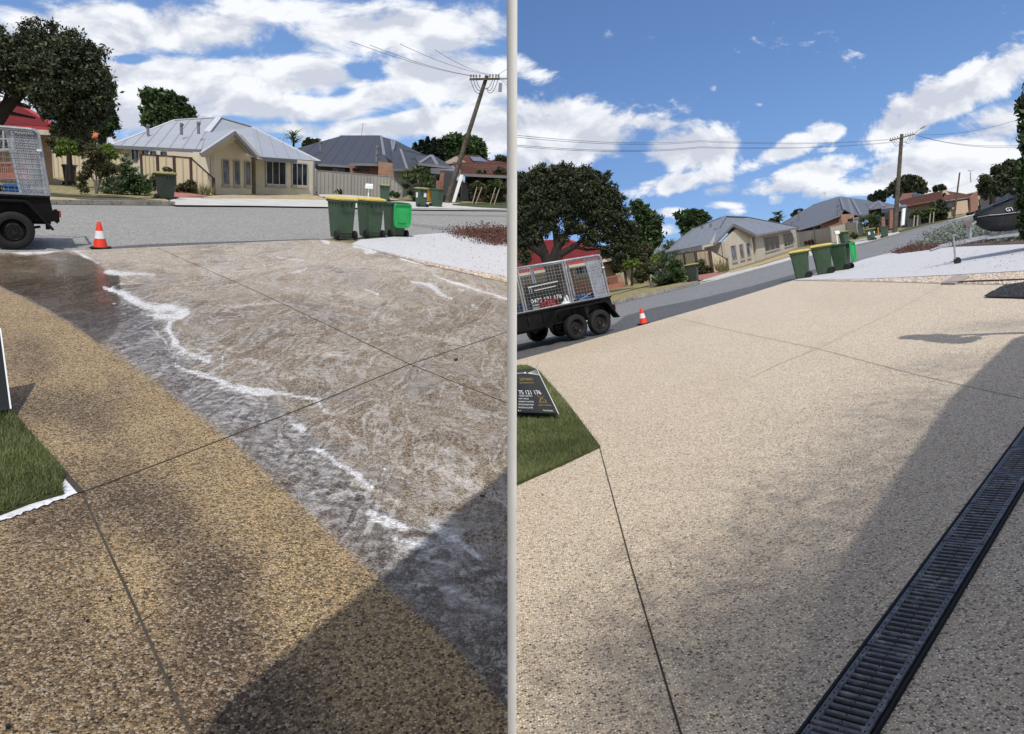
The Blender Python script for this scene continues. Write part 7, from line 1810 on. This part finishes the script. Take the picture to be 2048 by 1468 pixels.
chips(B, 'black_mulch_chips', [(1970, 592.5), (1986, 583), (2009, 571), (2060, 563), (2100, 563), (2100, 595)], 2600, .02, .05, CHIP, 'black bark chips in the small garden bed at the right edge, right picture', 88, .03)
chips(A, 'gravel', [(760, 501), (850, 523), (930, 539.5), (1022, 555), (1022, 566), (850, 528)], 4500, .010, .028, STONE, 'loose tan gravel in the strip beside the soapy driveway', 89)
chips(A, 'bark_chips', bedA, 3500, .02, .045, CHIPR, 'brown bark chips in the garden bed by the white driveway, left picture', 90, .036)
# scattered leaves on the white driveways
chips(A, 'leaf_litter', [(760, 482), (905, 466), (1020, 492), (1020, 550), (850, 518)], 90, .01, .022, CHIPR, 'scattered dry leaf bits on the white driveway, left picture', 91, .033)
chips(B, 'leaf_litter', [(1640, 548), (1781, 508), (2048, 492), (2048, 535), (1750, 552)], 100, .012, .028, CHIPR, 'scattered dark leaf bits on the white driveway, right picture', 92, .033)
t = sheet(B, 'stepping_stone', [(1882, 565), (1905, 551.5), (1921, 550.5), (1938, 551), (1934, 556), (1910, 565.5)], .05, mat('stone_slab', (.34, .30, .27), .9, .15, 3), .05, 'flat grey stone slab lying in the gravel strip, right picture', 'stone slab', None)
if 'kind' in t: del t['kind']
mb = MB(); hp = [B.g(x, y, .04) for x, y in [(1895, 565), (1950, 562), (2000, 560.5), (2048, 558.5), (2120, 556)]]
o_ = mb.tube([p - hp[0] for p in hp], .018, 6).build('garden_hose', mat('hose_brown', (.06, .04, .03), .6), P=B, org=None); o_.matrix_world = B.M @ Matrix.Translation(hp[0]); SIDE[o_.name] = B
tag(o_, 'thin dark irrigation hose lying along the gravel strip, right picture', 'hose')
litter(B, 1695, 579, .025, 'small dark leaf near the top of the clean driveway below the bins', 6)
litter(B, 1086, 990, .008, 'tiny dark leaf on the slab below the lawn corner, clean driveway', 7)

# ---- trench drain
dl0, dl1 = B.g(1598, 1468, 0), B.g(2044, 862, 0); dr0, dr1 = B.g(1762, 1468, 0), B.g(2048, 985, 0)
ax0 = (dl1 - dl0).normalized(); nr = V(ax0.y, -ax0.x, 0); wd_ = .5 * ((dr0 - dl0).dot(nr) + (dr1 - dl0).dot(nr)) ; wd_ = min(.22, max(.15, wd_))
start = dl0 - ax0 * 1.0; yaw = math.atan2(ax0.y, ax0.x)
t = thing('trench_drain', B, start, yaw, 'long black slotted trench drain crossing the lower right of the clean driveway', 'drain'); SIDE[t.name] = B
Ld = 6.2; DRM = mat('drain_plastic', (.12, .12, .125), .4, .3, 30, noise2=(22, (.30, .30, .30), .5, .72), bump=.001, bscale=90); DRB = mat('drain_black', (.004, .004, .004), .7)
MB().box((Ld / 2, -wd_ / 2, .0085), (Ld, wd_ - .01, .002)).build('slot_dark_sheet', DRB, t)  # black sheet in place of a hollow; the slots' darkness is its colour
mb = MB(); mb.box((Ld / 2, -.006, .011), (Ld, .012, .014)); mb.box((Ld / 2, -wd_ + .006, .011), (Ld, .012, .014)); mb.build('frame', DRB, t, bevel=.002)
gl_ = .52; k = 0
while k * gl_ < Ld - .1:
    x0 = k * gl_ + .006; x1 = (k + 1) * gl_ - .006; mb = MB(); y0, y1_ = -.018, -wd_ + .018; zc, th = .017, .012
    for yy in (y0 - .011, y1_ + .011): mb.box(((x0 + x1) / 2, yy, zc), (x1 - x0, .022, th))
    nb = 13; pit = (x1 - x0) / nb
    for i in range(nb + 1):
        xx = x0 + i * pit; wb = pit * .48
        if i in (0, nb): xx = x0 + wb * .5 if i == 0 else x1 - wb * .5
        mb.box((xx, (y0 + y1_) / 2, zc - .0005), (wb, abs(y1_ - y0) - .040, th))
        for u in (.12, .5, .88):
            pass
    g_ = mb.build('grate', DRM, t, bevel=.0022)
    mb = MB()
    for i in range(nb):
        xx = x0 + (i + .5) * pit
        for yy in (y0 - .011, y1_ + .011): mb.cyl((xx, yy, zc + th / 2), (0, 0, 1), .0030, .004, 6)
        mb.cyl((x0 + i * pit, (y0 + y1_) / 2, zc + th / 2), (0, 0, 1), .0030, .003, 6)
    mb.build('stud', DRB, g_)
    k += 1

# ---- jet ski on its trailer
jb = B.g(1908, 530); jy = math.radians(4)
t = thing('boat_trailer', B, jb, jy, 'galvanised boat trailer with jockey wheel standing on the white driveway', 'trailer'); SIDE[t.name] = B
mb = MB()
mb.bar((-.38, 0, .56), (1.1, 0, .60), .07, .10); mb.bar((1.1, 0, .60), (4.2, .0, .52), .09, .11); mb.bar((1.0, 0, .57), (2.0, .5, .50), .06, .08); mb.bar((1.0, 0, .57), (2.0, -.5, .50), .06, .08)
mb.bar((2.0, -.5, .50), (4.4, -.55, .48), .06, .09); mb.bar((2.0, .5, .50), (4.4, .55, .48), .06, .09); mb.bar((2.6, -.55, .46), (2.6, .55, .46), .06, .06)
mb.build('frame', GALV, t, bevel=.006)
for xx in (-.08, .06, .22, .36): MB().box((xx, 0, .58), (.018, .10, .14)).build('bracket', GALV, t)
mb = MB(); mb.tube([V(0, -.07, .14), V(.02, -.07, .55), V(.02, -.07, .80)], .024, 10); mb.bar((.0, -.07, .80), (-.0, -.16, .80), .02, .02); mb.tube([V(-.02, -.07, .80), V(.10, -.07, .80)], .018, 6); mb.build('jockey_stand', GALV, t, smooth=True)
mb = MB(); mb.lathe([(0, -.03), (.05, -.03), (.085, -.03), (.10, -.015), (.10, .015), (.085, .03), (.05, .03), (0, .03)], (.06, -.07, .10), 20, (0, 1, 0)); mb.build('jockey_wheel', RUBBER, t, smooth=True)
mb = MB(); mb.bar((.02, -.07, .16), (.06, -.07, .10), .03, .08); mb.build('wheel_fork', GALV, t)
mb = MB(); mb.bar((.52, 0, .60), (.56, 0, 1.02), .09, .06); mb.bar((.46, 0, .94), (.74, 0, 1.05), .08, .06); mb.build('winch_post', GALV, t, bevel=.006)
mb = MB(); mb.lathe([(0, -.06), (.09, -.06), (.1, -.05), (.06, -.04), (.06, .04), (.1, .05), (.09, .06), (0, .06)], (.47, -.03, 1.02), 18, (0, 1, 0)); mb.build('winch_drum', mat('winch_brown', (.14, .11, .10), .6), t, smooth=True)
MB().tube([V(-.62, 0, .50), V(-.30, 0, .55)], .035, 8).build('coupling', STEELG, t)
t = thing('jet_ski', B, jb, jy, 'dark grey jet ski with pointed bow sitting on the boat trailer at the right edge', 'jet ski'); SIDE[t.name] = B
J0 = .745
def jring(x, zk, zb, zc_, zt_, wk, wc, wt):
    """keel, bilge, crease, deck edge heights and half-widths"""
    return [V(x, -wk, zk), V(x, -wc * .8, zb), V(x, -wc, zc_), V(x, -wc * .97, zc_ + .04), V(x, -wt, zt_), V(x, 0, zt_ + .04), V(x, wt, zt_), V(x, wc * .97, zc_ + .04), V(x, wc, zc_), V(x, wc * .8, zb), V(x, wk, zk)]
hullp = [(.72, 1.12, 1.13, 1.17, 1.20, .02, .04, .03), (.78, .98, 1.05, 1.17, 1.23, .02, .14, .10), (.92, .84, .93, 1.15, 1.27, .03, .27, .2), (1.15, .72, .84, 1.12, 1.33, .03, .40, .3), (1.5, .66, .80, 1.10, 1.36, .04, .48, .36), (2.2, .64, .78, 1.08, 1.32, .04, .53, .38), (3.0, .64, .76, 1.06, 1.16, .05, .53, .42), (3.7, .66, .76, 1.04, 1.08, .06, .50, .42)]
JD = mat('jet_ski_dark', (.010, .012, .018), .6, .15, 4, spec=.2); JG = mat('jet_ski_hull_grey', (.022, .023, .026), .7, .15, 4, spec=.2)
MB().loft([jring(*p)[0:4] + jring(*p)[7:11] for p in hullp]).build('hull', JG, t, smooth=True)
MB().loft([[V(q.x, q.y * 1.012, q.z + .002) for q in jring(*p)[2:9]] for p in hullp]).build('deck', JD, t)
hood = [(.98, 1.26, .10, 1.29), (1.25, 1.32, .24, 1.38), (1.6, 1.34, .30, 1.50), (1.85, 1.34, .28, 1.60), (2.1, 1.34, .2, 1.55), (2.3, 1.32, .12, 1.42)]
MB().loft([[V(x, -w2, z0_), V(x, -w2 * .8, z0_ + (zt_ - z0_) * .6), V(x, 0, zt_), V(x, w2 * .8, z0_ + (zt_ - z0_) * .6), V(x, w2, z0_)] for x, z0_, w2, zt_ in hood]).build('hood', JD, t)
mb = MB(); mb.loft([[V(x, -w2 * .9, z0_ + .02), V(x, 0, zt_), V(x, w2 * .9, z0_ + .02)] for x, z0_, w2, zt_ in [(1.25, 1.38, .12, 1.42), (1.55, 1.46, .22, 1.58), (1.75, 1.50, .22, 1.66)]]); mb.build('windshield', GLASS_N, t, smooth=True)
mb = MB(); mb.tube([V(1.9, -.42, 1.72), V(1.88, -.1, 1.74), V(1.88, .1, 1.74), V(1.9, .42, 1.72)], .022, 8); mb.build('handlebar', RUBBER, t)
MB().loft([[V(x, -w2, z0_), V(x, -w2 * .8, zt_), V(x, w2 * .8, zt_), V(x, w2, z0_)] for x, z0_, w2, zt_ in [(2.3, 1.3, .15, 1.42), (2.6, 1.25, .2, 1.46), (3.3, 1.12, .2, 1.36), (3.6, 1.06, .16, 1.25)]]).build('seat', RUBBER, t, smooth=True)
mb = MB(); mb.tube([V(.74, -.09, 1.165), V(.92, -.285, 1.165), V(1.15, -.42, 1.135), V(1.5, -.50, 1.115), V(2.2, -.55, 1.095)], .010, 6); mb.build('bumper_strip', STEELG, t)
text_mesh('hull_lettering', 'GT 4T', .15, mat('lettering_silver', (.45, .47, .5), .4), t, (1.28, -.462, 1.185), Matrix.Rotation(-.15, 3, 'Z') @ Matrix.Rotation(math.radians(62), 3, 'X'), .42, .001)
MB().tube([V(.66, 0, 1.05), V(.78, 0, 1.0)], .035, 8).build('bow_roller', RUBBER, t)

# ---- leafy tree at the right edge, close to the viewer
Yl = 7.4; tb = V(B.at(2230, 900, Yl).x, Yl, 0)
tree(B, 'overhanging_tree', 'leafy branch hanging into view at the top right corner, close to the viewer', tb,
     [[(2230, 1000, .1), (2200, 500, .08), (2120, 320, .05), (2060, 230, .02), (2030, 200, .008)], [(2160, 400, .04), (2090, 380, .02), (2045, 400, .01)], [(2120, 320, .03), (2070, 300, .015), (2035, 320, .006)]],
     [(2060, 195, 12.6), (2048, 215, 12.6), (2056, 250, 11.700000000000001), (2048, 275, 7.2), (2066, 225, 18.0), (2068, 290, 19.8), (2061, 330, 18.0), (2058, 370, 19.8), (2056, 405, 19.8), (2061, 440, 18.0), (2076, 180, 19.8), (2086, 260, 27.0), (2084, 340, 22), (2084, 420, 22), (2056, 468, 9.0)], Yl, 12000, .068, LEAF_DEEP, 61, asp=.42, clump=9, crad=.28, inner=.05, droop=1.2)

# ---- unseen roofs shaped to shade both foregrounds (behind and above the viewer)
SD = sun_dir
def shade_roof(P, poly, H, label, name='porch_roof'):  # unseen slab, outline projected sunward from the wanted shade
    sl_d = (P.M.inverted().to_3x3() @ SD).normalized(); pts = []
    for x, y in poly:
        g_ = P.g(x, y); pts.append(g_ + sl_d * (H / sl_d.z))
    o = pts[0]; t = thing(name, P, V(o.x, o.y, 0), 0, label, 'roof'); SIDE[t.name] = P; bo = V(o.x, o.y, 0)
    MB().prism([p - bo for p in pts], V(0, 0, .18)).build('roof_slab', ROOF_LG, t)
    # unseen wall added behind the viewer to darken the shade
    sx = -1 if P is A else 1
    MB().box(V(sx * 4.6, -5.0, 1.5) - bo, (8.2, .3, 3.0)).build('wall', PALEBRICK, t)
    if P is B:      # unseen dark garage wall, added along the drain to block sky and deepen shade
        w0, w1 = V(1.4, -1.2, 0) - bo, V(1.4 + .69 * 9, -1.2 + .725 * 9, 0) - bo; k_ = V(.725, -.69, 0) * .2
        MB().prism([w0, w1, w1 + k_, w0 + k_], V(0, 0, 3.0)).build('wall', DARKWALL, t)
    return pts
shade_roof(A, [(1022, 945), (905, 1040), (790, 1150), (600, 1300), (395, 1480), (-100, 2300), (1022, 4000)], 3.6, 'unseen house roof behind the viewer, shaped to shade the lower right of the soapy driveway')
shade_roof(B, [(2300, 600), (2048, 680), (1930, 800), (1830, 960), (1720, 1150), (1580, 1500), (1500, 2200), (1500, 4000), (6000, 4000), (4000, 600)], 4.3, 'unseen high house roof behind the viewer, shaped to shade the right of the clean driveway')
# added tree crown, unseen behind the viewer, placed to soften the shade edge
sdl = (B.M.inverted().to_3x3() @ SD).normalized(); bl = []
for (x, y, r_) in [(2010, 650, .5), (1930, 730, .7), (1850, 850, .8), (1780, 980, .8), (1710, 1120, .8), (1620, 1260, .8), (1540, 1400, .8), (1890, 800, .7), (1820, 930, .7), (1750, 1070, .6), (1680, 1220, .6), (1580, 1400, .6), (1450, 1460, .6), (1560, 1300, .5)]:
    bl.append((B.g(x, y) + sdl * (8.0 / sdl.z), (r_, r_, .3)))
c0 = bl[3][0] + V(4.5, -3, 0); t = thing('added_shade_tree', B, V(c0.x, c0.y - 1.5, 0), 0, 'added unseen tree behind the viewer, crown placed to soften the shade, right picture', 'tree'); SIDE[t.name] = B
MB().tube([V(0, 0, 0), V(.1, .3, 4), V(-.5, 1.0, 7.9)], [.2, .15, .06], 8).build('trunk', BARK, t)
ob = V(c0.x, c0.y - 1.5, 0); leaf_cloud('crown', [(c - ob, r_) for c, r_ in bl], 42000, .04, LEAF_DEEP, 63, parent=t, clump=1, crad=.6, inner=.0)
clip_seam()
